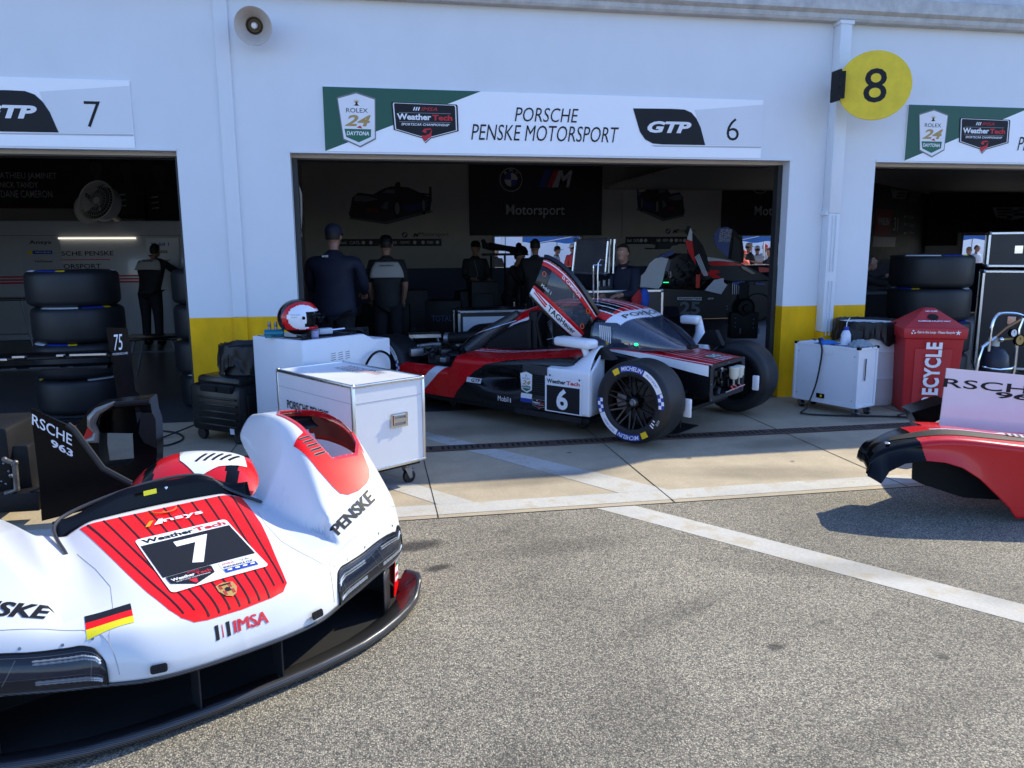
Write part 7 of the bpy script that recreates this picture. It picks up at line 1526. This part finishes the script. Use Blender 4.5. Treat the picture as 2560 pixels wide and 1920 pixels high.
    mb.m(WPR); [mb.ball((s*.028,-.082,.022), (.013,.009,.008), 8, R_) for s in (-1,1)]; mb.m(INK); [mb.ball((s*.028,-.090,.022), (.006,.003,.006), 6, R_) for s in (-1,1)]; [mb.box((s*.028,-.090,.042), (.028,.006,.005), M=R_) for s in (-1,1)]; mb.m(mat('lips',(.30,.10,.08),.5)).box((0,-.084,-.040), (.038,.012,.009), 0, .002, M=R_)
    mb.build('head', t, sm=80)
    if cap:
        mb = MB().m(cap); mb.lathe([(.084,.030),(.087,.06),(.080,.10),(.055,.135),(.0001,.148)], R_ @ Matrix.Diagonal((1,1.16,1,1)), 24); mb.add([(-.07,-.075,.045),(.07,-.075,.045),(.055,-.165,.028),(-.055,-.165,.028),(0,-.178,.034),(-.07,-.075,.035),(.07,-.075,.035),(.055,-.165,.020),(-.055,-.165,.020),(0,-.178,.026)], [(0,1,2,4,3),(5,8,9,7,6),(0,3,8,5),(1,6,7,2),(3,4,9,8),(4,2,7,9)], R_); mb.build('cap', t, sm=50)
    if hair:
        mb = MB().m(hair); 
        def hf(u, v):
            a = 2*math.pi*u; ph = lerp(-.35,math.pi/2,v); back_ = math.sin(a); r1 = 1.07+.03*noise.noise(Vector((math.cos(a)*4,math.sin(a)*4,v*5))); z = .02+.108*math.sin(ph)*r1
            lim = .098 if back_ < -.15 else (.03 if back_ < .25 else -.06)
            if z < lim: z = lim+(z-lim)*.15
            return tuple(R_ @ Vector((.077*r1*math.cos(ph)*math.cos(a), .095*r1*math.cos(ph)*math.sin(a)+.004, z)))
        mb.grid(hf, 28, 12, skip=None)
        if ponytail: mb.ball((0,.105,.02), (.035,.035,.035), 10, R_)
        mb.build('hair', t, sm=60)
    V = []; E = []; i0 = n_(up((0,0,.80)), (.185*wide,.15)); ia = n_(up((0,0,.92)), (.18*wide,.145), i0); i1 = n_(wst, (.172*wide,.135), ia); i2 = n_(che, (.195*wide,.14), i1); i3 = n_(up((0,.01,1.47)), .095, i2); n_(up((0,.008,1.545)), .068, i3)
    for j in (0,1):
        s_, e, wr, pm, dF, _, _ = joints[j]; a = n_(s_, .078, i2); b = n_(s_.lerp(e,.9), .062, a)
        if not shorts: b = n_(e.lerp(wr,.2), .058, b); n_(e.lerp(wr,.92), .044, b)
    skinned('jacket', V, E, t, top, 0)
    V = []; E = []; i0 = n_((0,0,1.0), (.165*wide,.13))
    for s in (-1,1): a = n_((s*.095,0,.86), .12, i0); b = n_((s*.105,-.02,.50), .082, a); n_((s*.11,.015,.08), .066, b)
    skinned('trousers', V, E, t, legs, 0)
    mb = MB().m(MATT)
    for s in (-1,1): mb.ball((s*.115*k,-.05*k,.05*k), (.05*k,.14*k,.05*k), 12)
    mb.build('shoes', t)
    if vest:
        mb = MB().m(vest)
        def vf(u, v):
            p = up((lerp(-.19,.19,u)*wide*(1.05-.35*v*v), .148+.03*math.cos((u-.5)*3.0)-.035*v*v, lerp(1.24,1.44-.0*abs(u-.5),v)))*k; return tuple(p)
        mb.grid(vf, 12, 8); mb.m(INK); p = up((-.09,.165,1.385))*k; T = frame(p, (-1,0,0), (0,-sb,cb)); mb.text('PORSCHE PENSKE', -.18*k, 0, .18*k, .018*k, T, z=-.0) if 0 else mb.text('PORSCHE PENSKE', 0, 0, .18*k, .02*k, frame(up((.09,.182,1.385))*k, (-1,0,0), (0,-sb,cb)), z=.004); mb.build('yoke_panel', t, thick=.006)
    if lanyard: MB.build(MB().m(GREY).tube([up((-.05,-.10,1.45))*k, up((.0,-.15,1.2))*k, up((-.1,-.15,1.05))*k], .006, 5), 'lanyard', t)
    return t
pz = lambda px, Y: wp(px, 700, Y).x
NVY2 = mat('navy_jacket', (.004,.007,.024), .75, var=.15, bump=.2); DTROU = mat('dark_trousers', (.008,.009,.014), .8); WYOKE = mat('white_yoke', (.42,.40,.37), .7); BLKT = mat('black_team_shirt', (.010,.010,.012), .7)
CAPN = mat('cap_navy', (.010,.014,.035), .7)
p = person('large man in navy jacket and cap seen from behind at the left door jamb', pz(835,8.9), 8.9, rad(165), 1.93, NVY2, DTROU, .05, cap=CAPN, arms=((.35,.9),(.35,.9)), wide=1.35)
mb = MB().m(WPR); mb.text('BOSS', -.04, 1.58, .07, .022, frame((0.02,.185,.0), (-1,0,0), (0,0,1)), z=.012, bold=.03); mb.build('jacket_lettering', p, sm=0)
person('man in black shirt with a white yoke seen from behind beside the navy jacket', pz(968,10.6), 10.6, rad(178), 1.84, BLKT, DTROU, .06, cap=MATT, vest=WYOKE, shorts=True, arms=((.15,.5),(.15,.5)), wide=1.08)
person('man in black cap and dark shirt with a lanyard looking down near the rear wall', pz(1188,14.0), 14.0, rad(10), 1.80, BLKT, DTROU, .05, cap=MATT, arms=((.3,1.2),(.3,1.2)), lanyard=True)
person('crouching figure in dark cap silhouetted in front of the rear window', pz(1275,13.2), 13.2, rad(60), 1.66, BLKT, DTROU, .25, cap=MATT, arms=((.6,.9),(.5,.9)))
person('short haired man in dark shirt seen from behind before the rear window', pz(1338,12.6), 12.6, rad(175), 1.82, BLKT, DTROU, .0, hair=HAIRD, arms=((.3,.9),(.3,.9)), wide=1.08)
p = person('woman with tied back hair in navy top looking down beside the case lid', pz(1568,9.4), 9.4, rad(-48), 1.72, NVY2, DTROU, .16, ponytail=True, arms=((.35,1.1),(.4,1.1)), wide=.92)
mb = MB().m(mat('red_cloth',(.40,.015,.02),.8)); mb.ball((.21,-.14,1.05), (.06,.10,.13), 12); mb.m(mat('blue_cloth2',(.02,.08,.40),.8)).ball((.24,.0,1.04), (.07,.09,.13), 12); mb.build('coloured_sleeve', p)
p = person('mechanic in black overalls with white shoulders leaning over the left display wall', wp(372,700,14.6).x, 14.6, rad(168), 1.86, BLKT, DTROU, .42, vest=WYOKE, arms=((1.1,.5),(.4,.4)), wide=1.1)
p = person('dark dressed person holding a camera bending at the right garage jamb', wp(2185,700,8.9).x, 9.6, rad(75), 1.66, BLKT, DTROU, .55, hair=mat('hair_brown',(.05,.03,.02),.6), arms=((1.2,.9),(1.2,.9)), wide=1.1)
mb = MB().m(MATT); mb.box((0,-.70,1.50), (.13,.12,.09), 0, .01); mb.tube([(0,-.70,1.5),(0,-.85,1.49)], .035, 10); mb.build('camera_body', p)
CROWD = [('person in white cap and red striped shirt outside the middle window', 1432, 21.5, 1.80, mat('red_shirt',(.45,.05,.06),.8), mat('cap_white',(.6,.55,.52),.7), 200), ('person in black cap and pale shirt outside the middle window', 1392, 22.4, 1.74, mat('pale_shirt',(.45,.48,.55),.8), MATT, 80),
 ('person with fair hair at the edge of the case lid outside', 1450, 22.6, 1.72, mat('grey_shirt',(.35,.35,.36),.8), None, 150), ('person in dark clothes left of the window crowd', 1240, 22.0, 1.70, BLKT, None, 20),
 ('person wearing a coral headscarf outside the right window', 1858, 20.2, 1.60, mat('coral_cloth',(.70,.12,.08),.8), mat('coral_cloth',(.70,.12,.08),.8), 10), ('person in a beige sun hat and black top outside the right window', 1870, 21.4, 1.80, BLKT, mat('hat_beige',(.42,.36,.26),.8), 100),
 ('person in a white cap at the centre of the right window', 1893, 22.3, 1.72, mat('pale_shirt',(.45,.48,.55),.8), mat('cap_white',(.6,.55,.52),.7), 170), ('person in black shirt raising an arm outside the right window', 1925, 20.4, 1.66, BLKT, None, 240), ('person in a red cap far outside the right window', 1911, 24.0, 1.78, mat('grey_shirt',(.35,.35,.36),.8), mat('red_shirt',(.45,.05,.06),.8), 20),
 ('grey haired person outside the window of the right garage', 2422, 21.5, 1.66, mat('grey_shirt',(.35,.35,.36),.8), None, 190), ('person in a pale shirt behind the tents of the right garage', 2440, 23.0, 1.72, mat('pale_shirt',(.45,.48,.55),.8), None, 20)]
for lb, px, Y, h, tm, cp, an in CROWD:
    person(lb, wp(px,640,Y).x, Y, rad(an), h, tm, DTROU, 0, cap=cp, hair=mat('hair_fair',(.25,.17,.10),.6) if 'fair' in lb or 'grey haired' in lb else HAIRD, arms=((.3,.8),(.2,.5)) if 'raising' not in lb else ((1.2,.6),(.2,.4)), shorts=True, detail=True, group='people outside behind the garages')
